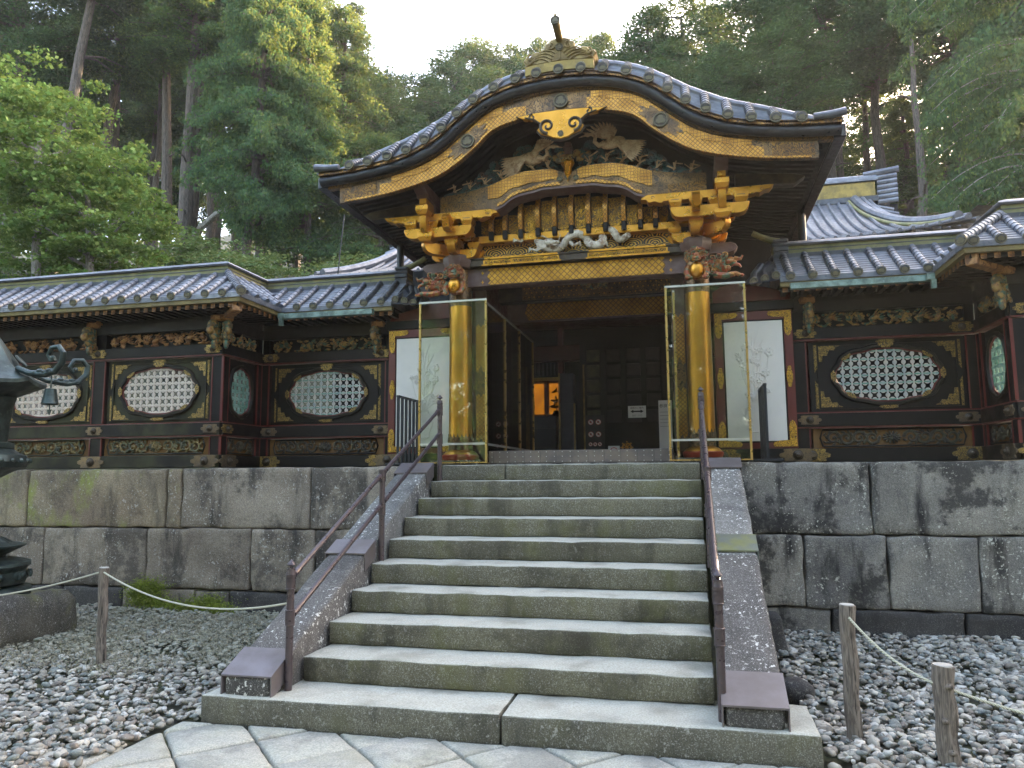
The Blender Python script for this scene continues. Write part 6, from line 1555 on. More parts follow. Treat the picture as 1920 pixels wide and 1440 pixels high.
# wing walls with white relief panels
def wing(x0, x1, s):
    mb = MB(); mb.box(x0, x1, 5.24, 5.34, 1.86, 3.9); mb.build('wing_wall', M['red_dark'], gate, smooth=False)
    px0, px1 = (x0+.12, x1-.12) if True else 0
    for (a, b, c, d) in ((x0, px0-.02, 1.98, 3.68), (px1+.02, x1, 1.98, 3.68), (px0-.02, px1+.02, 3.57, 3.68), (px0-.02, px1+.02, 1.98, 2.05)):
        mb = MB(); mb.box(a, b, 5.20, 5.24, c, d, .004); mb.build('red_frame', M['red'], gate)
    mb = MB(); mb.box(x0-.03, x1+.03, 5.16, 5.26, 1.82, 1.975, .006); mb.build('ground_beam', M['black'], gate)
    mb = MB(); mb.box(x0-.03, x1+.03, 5.18, 5.3, 3.685, 3.80, .006); mb.build('dark_lintel', M['black_worn'], gate)
    mb = MB(); mb.prism([(x0, 3.81), (x1, 3.81), (x1-.05, 3.92), ((x0+x1)/2+.15*s, 3.99), ((x0+x1)/2-.2*s, 4.06), (x0+.1, 4.02), (x0, 3.95)] if s > 0 else [(x0, 3.81), (x1, 3.81), (x1, 3.95), (x1-.1, 4.02), ((x0+x1)/2+.1, 4.04), ((x0+x1)/2-.15, 3.97), (x0+.05, 3.9)], 5.22, 5.28, .01); mb.build('curved_panel', M['red'], gate)
    mb = MB(); mb.box(px0-.018, px1+.018, 5.205, 5.215, 2.052, 3.568); mb.build('panel_shadow_gap', M['black'], gate, smooth=False)
    mb = MB(); mb.box(px0, px1, 5.19, 5.205, 2.07, 3.55, .003); wp = mb.build('white_panel', M['white'], gate)
    w, cx = px1-px0, (px0+px1)/2; y = 5.19
    r = random.Random(3 if s > 0 else 4)
    mb = MB()     # vase, stems, flowers in low relief
    vz = 2.18
    prof = [(.05, 0), (.075, .02), (.085, .09), (.12, .17), (.125, .25), (.09, .31), (.06, .34), (.075, .37)]
    loop = [(cx+a, y-.001, vz+b) for a, b in prof]+[(cx-a, y-.001, vz+b) for a, b in prof[::-1]]; mb.tube(loop+[loop[0]], .007, 5)
    for e in (-1, 1): mb.tube([(cx+e*.1, y-.001, vz+.27), (cx+e*.17, y-.001, vz+.31), (cx+e*.17, y-.001, vz+.22), (cx+e*.12, y-.001, vz+.18)], .004, 5)
    for k in range(20):
        x = cx+r.uniform(-.2, .2)*1.0; z = 2.62+r.uniform(0, .62); R_ = r.uniform(.025, .05)
        for q in range(5):
            a = q*1.257+k; mb.ell((x+math.cos(a)*R_*.6, y-.002, z+math.sin(a)*R_*.6), (R_*.5, .014, R_*.42), Matrix.Rotation(-a, 3, 'Y'), 6, 4)
        mb.tube([(cx+(x-cx)*.2, y, 2.56), (cx+(x-cx)*.7, y, (z+2.56)/2), (x, y, z)], .005, 4)
    for k in range(11):
        a = r.uniform(.2, 2.9); L = r.uniform(.2, .42); z0 = 2.7+r.uniform(0, .5); pts = []
        for q in range(6): t = q/5; pts.append((cx+math.cos(a)*L*t*.6+.02*math.sin(t*3), y-.001, z0+math.sin(a)*L*t-.2*t*t*abs(math.cos(a))))
        mb.tube(pts, [.007, .009, .01, .008, .006, .002], 5)
    for k in range(3): mb.tube([(cx, y, 3.1), (cx+(.02-.04*k), y-.001, 3.3), (cx+(.08-.08*k), y-.001, 3.46-.03*k)], [.006, .008, .002], 5)
    mb.build('flower_relief', M['white'], wp)
    for sx, xx in ((1, x0+.01), (-1, x1-.01)):
        for sz, zz in ((1, 2.0), (-1, 3.67)):
            mb = MB(); A = Matrix.Translation((xx, 5.2, zz)) @ Matrix.Diagonal((sx, 1, sz, 1))
            mb.T = A; mb.prism([(0, 0), (.26, 0), (.28, .03), (.26, .06), (.2, .075), (.085, .08), (.09, .24), (.07, .30), (.045, .32), (.02, .3), (0, .24)], -.012, 0, .003); mb.T = None; mb.build('corner_fitting', M['filigree_g'], gate)
        inst('gilt_plate', TALL, gate, TR(xx+sx*.05, 5.195, 2.85))
    inst('nail_cover', PLBG, gate, TR(x1-.04 if s < 0 else x0+.05, 5.155, 1.895))
    inst('nail_cover', PLB, gate, TR(x0+.02 if s < 0 else x1-.02, 5.15, 1.895))
wing(-.77, .27, -1); wing(3.57, 4.50, 1)

# ------------------------------------------------------------------ glass screens
def screen(x0, x1, y0, y1, z1, lab, z0=1.826, zr=2.055):
    """upright framed glass sheet from (x0,y0) to (x1,y1)"""
    t = thing('glass_screen', lab, 'glass screen', (x0, y0, 1.82), 'glass screens of the gate')
    A, B_ = Vector((x0, y0, 0)), Vector((x1, y1, 0)); L = (B_-A).length; T = Matrix.Translation(A) @ Matrix.Rotation(math.atan2(y1-y0, x1-x0), 4, 'Z')
    def bx(nm, mt, *a):
        mb = MB(T); mb.box(*a); mb.T = None; return mb.build(nm, M[mt], t, smooth=False)
    bx('frame_post', 'brass', -.012, .012, -.012, .012, z0, z1); bx('frame_post', 'brass', L-.012, L+.012, -.012, .012, z0, z1)
    bx('top_rail', 'alu', -.0119, L+.0119, -.013, .013, z1, z1+.022); bx('middle_rail', 'alu', .012, L-.012, -.011, .011, zr-.012, zr+.012); bx('bottom_rail', 'brass', .012, L-.012, -.01, .01, z0, z0+.014)
    bx('glass', 'glass', .011, L-.011, -.003, .003, zr+.012, z1); bx('glass', 'glass', .011, L-.011, -.003, .003, z0+.014, zr-.012)
    return t
screen(.045, .882, 4.22, 4.22, 3.785, 'tall brass-framed glass sheet in front of the left gilt pillar')
screen(3.015, 3.88, 4.22, 4.22, 3.80, 'tall brass-framed glass sheet in front of the right gilt pillar')
for k, (ya, yb) in enumerate(((4.42, 5.38), (5.40, 6.28), (6.30, 7.27))):
    screen(.835, .835, ya, yb, 3.79, ('nearest', 'middle', 'farthest')[k]+' of the glass sheets lining the left side of the passage')
screen(3.10, 3.10, 4.42, 6.3, 3.79, 'glass sheet lining the right side of the passage')

# ------------------------------------------------------------------ main hall behind
hall = thing('main_hall', 'large hall behind the gate with a grey tiled hip-and-gable roof and gilt ridge band', 'hall', (1.9, 10, 1.8))
HX = 1.9
HF = curve([(9.1, 5.64), (9.6, 5.79), (10.4, 6.07), (11.2, 6.44), (12.0, 6.92), (12.6, 7.34), (13.0, 7.66)])
hw = lambda y: 6.45 if y < 11.1 else 6.45      # half width of the roof plane at the eave
def hz(x, y):
    c = max(x-HX, 0)/6.5; return HF(y)+(.30*c**5)*max(0, (12.2-y)/2.6)
xe = lambda y: 5.05+(6.3-5.05)*((13-y)/3.9)**1.45
rows = []
for i in range(25):
    y = 9.1+3.9*i/24; X_ = xe(y); rows.append([(HX-X_+2*X_*j/40, y, hz(HX-X_+2*X_*j/40, y)) for j in range(41)])
mb = MB(); mb.grid(rows); mb.build('roof_slope', M['tile'], hall)
for j in range(-29, 30):
    o_ = j*.205; lim = [y for y in np.arange(9.1, 13.0, .2) if abs(o_)+.05 < xe(y)]
    if abs(o_) > 5.0: lim = lim[:max(2, len(lim))]
    pts = [(HX+o_, y, hz(HX+o_, y)+.03) for y in lim]
    if len(pts) > 2: mb = MB(); mb.tube(pts, .036, 6); mb.build('tile_roll', M['tile'], hall)
for s in (-1, 1):       # descending ridges and the side slopes beyond
    pts = [(HX+s*(xe(y)), y, hz(HX+s*xe(y), y)+.10) for y in np.arange(9.7, 13.05, .16)]
    mb = MB(); mb.tube(pts, .09, 8); mb.build('descending_ridge', M['tile'], hall)
    if s > 0: mb = MB(); mb.tube([(x-s*.12, y, z-.05) for x, y, z in pts], .035, 8); mb.build('ridge_gilding', M['ridgeboard'], hall)
    mb = MB(); mb.tube([(x+s*.16, y, z-.02) for x, y, z in pts], .06, 8); mb.tube([(x+s*.30, y, z-.08) for x, y, z in pts], .05, 8); mb.build('verge_roll', M['tile'], hall)
    for k in range(14):
        f_ = k/13; y = 13.0-3.0*f_; x = xe(y); mb = MB(); mb.tube([(HX+s*(x+.3), y+.1, hz(HX+s*x, y)), (HX+s*(x+.75), y+.12, hz(HX+s*x, y)-.12)], .055, 8); mb.build('gable_tile', M['tile'], hall)
    if s > 0: mb = MB(); mb.grid([[(HX+s*(6.3+a), y, 5.95+.42*math.exp(-((a-1.0)/.9)**2)*.0+(.3-.3*a/2)+.0) for a in (0, .6, 1.2, 1.9)] for y in (9.6, 12, 15)]); mb.build('side_slope', M['tile'], hall)
mb = MB(); mb.box(HX-5.15, HX+5.55, 12.9, 13.2, 7.60, 7.73, .01); mb.build('ridge_base', M['tile_dark'], hall)
mb = MB(); mb.box(HX-5.1, HX+5.5, 12.93, 13.17, 7.731, 8.06, .01); rg = mb.build('ridge_band', M['ridgegold'], hall)
for k in range(-6, 7): inst('crest', CREST, rg, TR(HX+k*.62+.25, 12.925, 7.90, 0, .09))
mb = MB(); mb.box(HX-5.15, HX+5.55, 12.88, 13.22, 8.061, 8.12, .01); mb.tube([(HX-5.15, 13.05, 8.15), (HX+5.55, 13.05, 8.15)], .1, 10); mb.build('ridge_cap', M['tile'], hall)
for s in (-1, 1):
    mb = MB()
    for k in range(6): mb.tube([(HX+s*(5.55), 13.0, 8.14-.11*k), (HX+s*(5.95), 12.95, 8.16-.11*k)], .06, 8)
    mb.tube([(HX+s*5.3, 13.05, 8.25), (HX+s*6.0, 12.95, 8.30)], .075, 8); mb.build('ridge_end_tile', M['tile'], hall)
mb = MB(); mb.box(HX-5, HX+5, 10.0, 10.4, 5.0, 5.5); mb.box(HX-4.6, HX+5.6, 9.5, 15, 5.3, 5.42); mb.build('eaves', M['soffit'], hall, smooth=False)
mb = MB(); mb.box(HX-6, HX+6, 13.2, 13.3, 1.8, 7.6); mb.box(HX-6, HX-5.9, 10.2, 13.2, 1.8, 5.6); mb.box(HX+5.9, HX+6, 10.2, 13.2, 1.8, 5.6); mb.build('wall', M['black'], hall, smooth=False)
mb = MB(); mb.box(-1.4, 5.2, 7.56, 9.9, 4.5, 4.6); mb.box(-1.4, -1.3, 7.56, 9.9, 1.8, 4.5); mb.box(5.1, 5.2, 7.56, 9.9, 1.8, 4.5); mb.build('light_blocking_passage', M['red_dark'], hall, smooth=False)  # unseen connecting roof with side walls, added to block light from the interior
# front: red posts, beams, coffered doors, lit gilded screens
for x, w in ((.87, .10), (1.22, .0), (3.3, .22), (-.6, .2), (5.4, .22)):
    if w: mb = MB(); mb.box(x-w/2, x+w/2, 9.75, 9.95, 1.8, 5.4, .01); mb.build('post', M['red_dark'], hall)
mb = MB(); mb.box(-.5, 4.6, 9.7, 9.9, 3.85, 4.15, .01); mb.box(-.5, 4.6, 9.7, 9.9, 4.6, 5.0, .01); mb.build('beam', M['red_dark'], hall)
mb = MB(); mb.box(-.5, .82, 9.86, 9.92, 3.56, 3.85); mb.build('transom', M['black'], hall, smooth=False)
for k in range(12): mb = MB(); mb.box(-.02+k*.075, .01+k*.075, 9.83, 9.86, 3.60, 3.84); mb.build('transom_bar', M['grey_panel'], hall, smooth=False)
mb = MB(); mb.box(-.4, .81, 9.84, 9.9, 3.5, 3.56); mb.build('gilt_rail', M['ridgegold'], hall, smooth=False)
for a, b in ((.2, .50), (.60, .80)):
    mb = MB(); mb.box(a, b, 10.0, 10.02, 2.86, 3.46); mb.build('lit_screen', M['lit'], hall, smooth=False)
mb = MB(); mb.box(-.4, .82, 10.021, 10.05, 2.8, 3.5); mb.box(.505, .55, 9.97, 10.0, 2.86, 3.5); mb.build('screen_frame', M['brown'], hall, smooth=False)
mb = MB(); r = random.Random(2)
for cx, cz in ((.24, 2.98), (.30, 3.12), (.22, 3.16), (.72, 3.0), (.76, 3.28), (.74, 3.12)):
    for q in range(5): a = r.uniform(0, 6.28); mb.ell((cx+math.cos(a)*.045, 9.93, cz+math.sin(a)*.035), (.06, .008, .02), Matrix.Rotation(a, 3, 'Y'), 6, 4)
mb.build('altar_leaves', M['black'], hall)['kind'] = 'stuff'
for cx in (.24, .74): mb = MB(); mb.tube([(cx, 9.93, 2.82), (cx+.02, 9.93, 3.0), (cx-.01, 9.93, 3.2)], .01, 5); mb.lathe([(.05, 2.8), (.07, 2.85), (.04, 2.92)], cx, 9.93, 12); mb.build('altar_vase', M['black'], hall)
mb = MB(); mb.box(-.4, .82, 9.5, 9.95, 1.8, 2.78, .01); mb.box(-.4, .82, 9.47, 9.5, 2.55, 2.6); mb.box(-.4, .82, 9.47, 9.5, 2.2, 2.23)
tag(mb.build('cabinet', M['cabinet'], None), 'dark blue-black offering cabinet below the glowing gold screens inside the hall', 'cabinet')
mb = MB(); mb.box(1.0, 1.24, 8.9, 9.2, 1.8, 3.5, .01); mb.box(.99, 1.25, 8.88, 9.2, 2.95, 2.98); pn = mb.build('wrapped_pillar', M['grey_panel'], hall)
mb = MB(); mb.box(.97, 1.0, 8.87, 8.9, 1.9, 3.5); mb.box(1.24, 1.27, 8.87, 8.9, 1.9, 2.95); mb.build('edge_strip', M['finial'], pn, smooth=False)
mb = MB(); mb.box(1.36, 1.39, 9.28, 9.3, 1.9, 3.7); mb.build('gilt_edge', M['finial'], hall, smooth=False)
for c in range(5):
    for j in range(5):
        x = 1.43+c*.36; z = 2.62+j*.28; mb = MB(); mb.box(x, x+(.26 if c else .24), 9.3, 9.33, z, z+.23, .01); o = mb.build('door_panel', M['panel_green'] if c == 0 else M['soffit'], hall)
mb = MB(); mb.box(1.3, 3.6, 9.34, 9.4, 1.8, 4.2); mb.build('door_board', M['black'], hall, smooth=False)
# signs inside the entrance
def sign(name, lab, x0, x1, z0, z1, y, mat='sign_white'):
    t = thing(name, lab, 'sign', ((x0+x1)/2, y, z0)); mb = MB(); mb.box(x0, x1, y, y+.015, z0, z1); mb.build('board', M[mat], t, smooth=False); return t
s_ = sign('arrow_sign', 'small white sign with a double-headed black arrow hanging inside the doorway', 2.23, 2.53, 2.64, 2.84, 8.5)
mb = MB(); mb.prism([(2.27, 2.745), (2.32, 2.775), (2.32, 2.757), (2.44, 2.757), (2.44, 2.775), (2.49, 2.745), (2.44, 2.715), (2.44, 2.733), (2.32, 2.733), (2.32, 2.715)], 8.49, 8.499); mb.build('arrow', M['sign_ink'], s_, smooth=False)
def text(body, x, y, z, size, mat, parent, name='lettering'):
    cu = bpy.data.curves.new(name, 'FONT'); cu.body = body; cu.size = size; cu.align_x = 'CENTER'; cu.extrude = .0005
    tmp = bpy.data.objects.new('tmp', cu); col.objects.link(tmp); dg = bpy.context.evaluated_depsgraph_get()
    me = bpy.data.meshes.new_from_object(tmp.evaluated_get(dg)); bpy.data.objects.remove(tmp); bpy.data.curves.remove(cu)
    me.name = name; me.materials.clear(); me.materials.append(M[mat]); return inst(name, me, parent, Matrix.Translation((x, y, z)) @ Matrix.Rotation(math.pi/2, 4, 'X'))
text('順路のご案内', 2.38, 8.495, 2.79, .038, 'sign_ink', s_); text('出口・入口', 2.38, 8.495, 2.665, .034, 'sign_ink', s_)
s_ = sign('notice_board', 'tall white notice board standing at the right inside the doorway', 2.74, 2.96, 1.9, 2.92, 8.5)
text('参拝', 2.82, 8.495, 2.80, .07, 'sign_ink', s_)
mb = MB()
for k in range(5): mb.box(2.76, 2.94, 8.494, 8.499, 2.72-.06*k, 2.725-.06*k)
mb.build('print_line', M['sign_ink'], s_, smooth=False)
s_ = sign('rules_board', 'black board with round red prohibition signs at the left inside the doorway', 1.50, 1.82, 1.9, 2.70, 8.5, 'sign_ink')
for (x, z, r_) in ((1.59, 2.58, .048), (1.72, 2.58, .048), (1.59, 2.37, .048), (1.72, 2.37, .048), (1.58, 2.2, .035), (1.66, 2.2, .035), (1.74, 2.2, .035)):
    mb = MB(); mb.T = Matrix.Translation((x, 8.498, z)) @ Matrix.Rotation(math.pi/2, 4, 'X'); mb.lathe([(0, 0), (r_*.86, 0), (r_*.86, .002)], k=20); d_ = None; mb.T = None; d_ = mb.build('pictogram_disc', M['sign_white'], s_, smooth=False)
    mb = MB(); mb.T = Matrix.Translation((x, 8.494, z)) @ Matrix.Rotation(math.pi/2, 4, 'X'); mb.lathe([(r_*.86, .003), (r_*.86, 0), (r_, 0), (r_, .003)], k=20, caps=False); mb.T = None
    a = r_*.62; mb.prism([(x-a, z+a-.008), (x-a+.008, z+a), (x+a, z-a+.008), (x+a-.008, z-a)], 8.489, 8.492); mb.build('red_ring', M['sign_red'], d_, smooth=False)
    mb = MB(); mb.box(x-r_*.4, x+r_*.35, 8.493, 8.4945, z-r_*.35, z+r_*.2); mb.ell((x, 8.493, z+r_*.3), (r_*.2, .002, r_*.2), None, 8, 5); mb.build('pictogram', M['sign_ink'], d_, smooth=False)
s_ = sign('no_entry_sign', 'small pale sign with a red struck-out circle just above the copper sill', 1.90, 2.09, 1.95, 2.16, 8.3)
mb = MB(); mb.T = Matrix.Translation((1.995, 8.294, 2.06)) @ Matrix.Rotation(math.pi/2, 4, 'X'); mb.lathe([(.062, .003), (.062, 0), (.075, 0), (.075, .003)], k=24, caps=False); mb.T = None; mb.prism([(1.945, 2.105), (1.955, 2.113), (2.045, 2.015), (2.035, 2.007)], 8.288, 8.291); mb.build('red_ring', M['sign_red'], s_, smooth=False)
wt = thing('dharma_wheel', 'small gilt eight-spoked wheel ornament on the floor inside the doorway', 'wheel ornament', (2.20, 8.3, 2.05))
mb = MB(); cx, cz = 2.21, 2.13; mb.tube([(cx+.07*math.cos(a*math.pi/12), 8.3, cz+.07*math.sin(a*math.pi/12)) for a in range(25)], .011, 8); mb.build('rim', M['gold'], wt)
mb = MB()
for k in range(8): a = k*math.pi/4; mb.tube([(cx, 8.3, cz), (cx+.095*math.cos(a), 8.3, cz+.095*math.sin(a))], .007, 6); mb.ell((cx+.095*math.cos(a), 8.3, cz+.095*math.sin(a)), .013, None, 6, 5)
mb.ell((cx, 8.29, cz), (.022, .02, .022), None, 8, 6); mb.build('spokes', M['gold'], wt); mb = MB(); mb.box(cx-.03, cx+.03, 8.28, 8.32, 1.82, 2.05); mb.build('stand', M['black'], wt)
mb = MB(); mb.tube([(-2.35, 7.0, 6.1), (-2.42, 7.0, 5.4), (-2.48, 7.0, 4.6)], .012, 6); tag(mb.build('grounding_cable', M['iron'], None), 'thin black cable hanging from the trees down to the left corridor roof', 'cable')
# ------------------------------------------------------------------ trees
def leaves(centres, radii, per, size, rs, mode='spray', flat=1.0):
    """leaf-sized faces spread through clumps; returns (n*4,3)"""
    C = np.repeat(np.asarray(centres), per, 0); Rr = np.repeat(np.asarray(radii), per, 0); n = len(C)
    d = rs.normal(size=(n, 3)); d /= np.linalg.norm(d, axis=1)[:, None]; rad = rs.rand(n, 1)**.4
    P = C+d*rad*Rr
    if mode == 'spray': D = d*.6+rs.normal(size=(n, 3))*.5+np.array([0, 0, -.35])
    elif mode == 'puff': D = d*1.0+rs.normal(size=(n, 3))*.35+np.array([0, 0, .35])
    elif mode == 'droop': D = d*.35+rs.normal(size=(n, 3))*.3+np.array([0, 0, -.9])
    else: D = rs.normal(size=(n, 3))*np.array([1, 1, .35])
    D /= np.linalg.norm(D, axis=1)[:, None]; S = np.cross(D, rs.normal(size=(n, 3))); S /= np.linalg.norm(S, axis=1)[:, None]+1e-9
    L = size*rs.uniform(.6, 1.3, (n, 1)); W = L*(.28 if mode != 'leaf' else .42)
    V = np.empty((n, 4, 3)); V[:, 0] = P; V[:, 1] = P+D*L*.5+S*W; V[:, 2] = P+D*L; V[:, 3] = P+D*L*.5-S*W
    return V.reshape(-1, 3)
def conifer(name, H, Rm, seed, mat, mode, leaf, per, clump, dens=1.0, base=.25, limbs=True, pointed=True):
    """crown mesh and branch skeleton; crown spans z = base*H .. H"""
    rs = np.random.RandomState(seed); cs = []; rr = []; br = MB()
    z = base*H
    while z < H*.985:
        t = (z-base*H)/(H*(1-base)); shape = (min(1, t*5+.35))*(1-t**1.6)**.75 if pointed else (min(1, t*4+.3))*(1-t**3)**.6
        nb = int(rs.randint(4, 7)*dens+.5)
        for _ in range(nb):
            a = rs.uniform(0, 6.283); L = Rm*shape*rs.uniform(.55, 1.12)+.25; zz = z+rs.uniform(-.3, .3); droop = (.28 if mode != 'puff' else .08)*L
            p0 = np.array([0, 0, zz+.15*L]); pts = []
            for k in range(5):
                f = k/4; pts.append(p0+np.array([math.cos(a)*L*f, math.sin(a)*L*f, .12*L*f-droop*f*f*1.6]))
            if limbs and L > 1.2 and rs.rand() < .5: br.tube([tuple(q) for q in pts], [.05+.02*L, .04+.01*L, .03, .022, .01], 5, False)
            m = max(2, int(L/(clump*.75)))
            for k in range(m):
                f = .3+.7*(k+.5)/m; i = min(3, int(f*4)); q = pts[i]+(pts[i+1]-pts[i])*(f*4-i)
                sidev = np.array([-math.sin(a), math.cos(a), 0])*rs.uniform(-1, 1)*clump*1.1*f
                s = clump*rs.uniform(.55, 1.15)*(1.0-.25*t); cs.append(q+sidev+np.array([0, 0, rs.uniform(-.15, .1)])); rr.append((s, s, s*(.6 if mode == 'spray' else .8 if mode == 'puff' else 1.0)))
        z += clump*(.95 if mode == 'puff' else .8)
    V = leaves(cs, rr, per, leaf, rs, mode)
    return fast_mesh(name, V, len(V)//4, 4, M[mat]), br.mesh('limbs', M['bark'])
def maple(name, Rx, Rz, seed, mat, n, per, leaf):
    rs = np.random.RandomState(seed); cs = []; rr = []
    for _ in range(n):
        d = rs.normal(size=3); d /= np.linalg.norm(d); r = rs.uniform(.45, 1.0)
        cs.append(d*r*np.array([Rx, Rx, Rz])); s = rs.uniform(.35, .75); rr.append((s, s, s*.22))
    V = leaves(cs, rr, per, leaf, rs, 'leaf'); return fast_mesh(name, V, len(V)//4, 4, M[mat])
# shared crown shapes
CR = {
 'cedar0': conifer('crown', 16, 2.7, 1, 'leaf_cedar', 'puff', .13, 95, .50, 1.0, .12, pointed=True),
 'cedar1': conifer('crown', 16, 2.9, 2, 'leaf_cedar', 'puff', .13, 95, .55, 1.0, .12, pointed=False),
 'cyp0': conifer('crown', 14, 2.5, 3, 'leaf_cypress', 'spray', .15, 70, .48, 1.0, .08),
 'cyp1': conifer('crown', 14, 2.8, 4, 'leaf_cypress', 'droop', .15, 70, .48, 1.0, .05, pointed=False),
 'cyp2': conifer('crown', 12, 3.2, 5, 'leaf_cypress', 'spray', .15, 60, .5, .8, .1, pointed=False),
}
MP = maple('crown', 2.7, 2.7, 7, 'leaf_maple', 190, 95, .13)
MP2 = maple('crown', 2.0, 2.2, 8, 'leaf_broad', 120, 90, .11)
def trunk_mesh(x0, y0, z0, x1, y1, z1, r, seed, parent, mat='bark', forked=False, bend=.25):
    rs = random.Random(seed); n = 9; mb = MB(); pts = []; rr = []
    for i in range(n+1):
        t = i/n; e = bend*math.sin(t*math.pi)*rs.uniform(-1, 1)*.5
        pts.append((x0+(x1-x0)*t+e, y0+(y1-y0)*t, z0+(z1-z0)*t)); rr.append(r*(1.25 if i == 0 else 1.0)*(1-.72*t**1.3)+.01)
    mb.tube(pts, rr, 10)
    for k in range(8):
        t = rs.uniform(.25, .9); i = int(t*n); p = Vector(pts[i]); a = rs.uniform(0, 6.28); L = rs.uniform(.5, 1.6)
        mb.tube([p, p+Vector((math.cos(a)*L*.5, math.sin(a)*L*.5, .1*L)), p+Vector((math.cos(a)*L, math.sin(a)*L, -.05*L))], [.05, .035, .01], 5, False)
    return mb.build('trunk', M[mat], parent)
KIND = {'cedar0': 'cedar', 'cedar1': 'cedar', 'cyp0': 'cypress', 'cyp1': 'cypress', 'cyp2': 'cypress'}
def ground_z(x, y): return 1.68+min(max(y-12.5, 0)*.46, 34)-.4
def tree(base, top, r, crown, scale, cz, label, rot=0.0, group=None, grp=True):
    """base (x, y), top (x, z); crown base height cz (world), scale (sx, sz)"""
    x, y = base; z0 = ground_z(x, y)
    t = thing(KIND[crown]+'_tree', label, 'tree', (x, y, z0), group)
    trunk_mesh(x, y, z0, top[0], y, top[1], r, int(abs(x*10)+y), t)
    me, lb = CR[crown]; sx, sz = scale
    T = Matrix.Translation((top[0]*.8+x*.2, y, cz)) @ Matrix.Rotation(rot, 4, 'Z') @ Matrix.Diagonal((sx, sx, sz, 1))
    inst('crown', me, t, T); inst('limbs', lb, t, T)
    return t
rt = random.Random(11)
# tall forest on the left: trunks with long bare stems, crowns high up
LT = [((-29.5, 24), (-29.9, 31), .36, 'cedar0', 17, 'tall cedar at the far left edge of the forest'),
 ((-25.6, 22), (-25.8, 29), .35, 'cedar1', 18, 'thick-trunked cedar behind the bright green maple, leftmost tall trunk in view'),
 ((-22.3, 20), (-19.6, 27), .30, 'cedar0', 21.0, 'cedar with a big brown leaning trunk rising above the maple'),
 ((-24.9, 25), (-22.3, 30), .27, 'cyp0', 20.5, 'second leaning trunk, just right of the big brown leaning cedar'),
 ((-19.0, 24), (-19.9, 29), .27, 'cyp1', 20.5, 'slender dark trunk, leftmost of the tight group of three'),
 ((-17.1, 22), (-16.5, 27), .33, 'cyp0', 19, 'grey trunk in the middle of the tight group of three'),
 ((-17.5, 23), (-16.8, 28), .28, 'cedar0', 20.5, 'trunk at the right of the tight group of three with a long curved bough'),
 ((-12.9, 20), (-11.9, 22), .2, 'cyp1', 10.8, 'drooping cypress right of the curved bough, foliage down to the roof'),
 ((-17.9, 30), (-18.1, 31), .20, 'cedar1', 20, 'cedar with a short bare stretch of trunk above the curved bough'),
 ((-11.2, 22), (-11.4, 22), .15, 'cyp0', 9.5, 'dense blue-green cypress beside the left tip of the gate roof'),
 ((-14.6, 24), (-14.4, 27), .2, 'cyp1', 12.5, 'full cypress between the curved bough and the gate roof'),
 ((-12.8, 28), (-12.7, 25.5), .2, 'cyp0', 12, 'cypress whose thin tip stands against the white sky left of the gap'),
 ((-8.6, 23), (-8.6, 16.0), .16, 'cyp2', 8.6, 'low rounded cypress just above the left corridor ridge')]
for i, (b, tp, r, cr, cz, lab) in enumerate(LT):
    H = {'c': 16 if cr.startswith('cedar') else 14}['c']; 
    if cr == 'cyp2': H = 12
    tree(b, (tp[0], tp[1]-1), r, cr, (1.1 if i not in (7, 9, 12) else .85, (tp[1]-cz)/H), cz-.5, lab, i*1.3, 'trees on the left hillside')
for i, (x, y, r, lab) in enumerate(((-24.6, 27, .24, 'bare dark trunk left of the group of three trunks'), (-23.0, 28, .18, 'slim bare trunk close to the left of the group of three'), (-19.9, 28, .26, 'bare trunk standing between the group of three and the golden topped cypress'), (-27.5, 27, .22, 'bare trunk rising behind the top of the maple'), (-21.4, 30, .2, 'thin far trunk behind the group of three'))):
    t = thing('bare_trunk', lab, 'tree', (x, y, ground_z(x, y)), 'bare trunks of the left forest'); trunk_mesh(x, y, ground_z(x, y), x+.3*(i-2), y, 27, r, i+20, t)
# curved bough of the group of three
bt = thing('broken_bough', 'long bare bough curving out to the right from the group of three trunks', 'branch', (-16.9, 22.4, 11))
mb = MB(); mb.tube([(-17.0, 22.6, 11.2), (-16.4, 22.4, 12.0), (-15.5, 22.2, 12.5), (-14.2, 22.0, 12.9), (-13.2, 22.0, 13.7), (-12.8, 22, 14.2)], [.16, .14, .12, .1, .08, .05], 8); mb.build('bough', M['bark_pale'], bt)
# second and third rows closing the forest
k = 0
rowlab = ['second-row', 'third-row']
for row, (y, x0, x1, st, tz) in enumerate(((33, -46, -15, 3.6, 31), (44, -64, -19, 3.0, 38))):
    x = x0
    while x < x1:
        cr = ('cedar0', 'cyp0', 'cedar1', 'cyp1')[k % 4]; H = 16 if cr.startswith('cedar') else 14; yy = y+rt.uniform(-2, 2); z = tz+rt.uniform(-2, 2); cz = (rt.uniform(19.5, 23.5) if x < -19 else ground_z(x, yy)+rt.uniform(5, 9)) if row == 0 else ground_z(x, yy)+rt.uniform(1, 5)
        tree((x, yy), (x+rt.uniform(-.4, .4), z-1), .26, cr, (1.15, (z-cz)/H), cz, 'tall conifer in the %s of the dense forest filling the left hillside' % ('second row' if row == 0 else 'third row'), rt.uniform(0, 6), 'conifers in the %s of the left hillside' % ('second row' if row == 0 else 'third row'))
        x += st*rt.uniform(.8, 1.2); k += 1
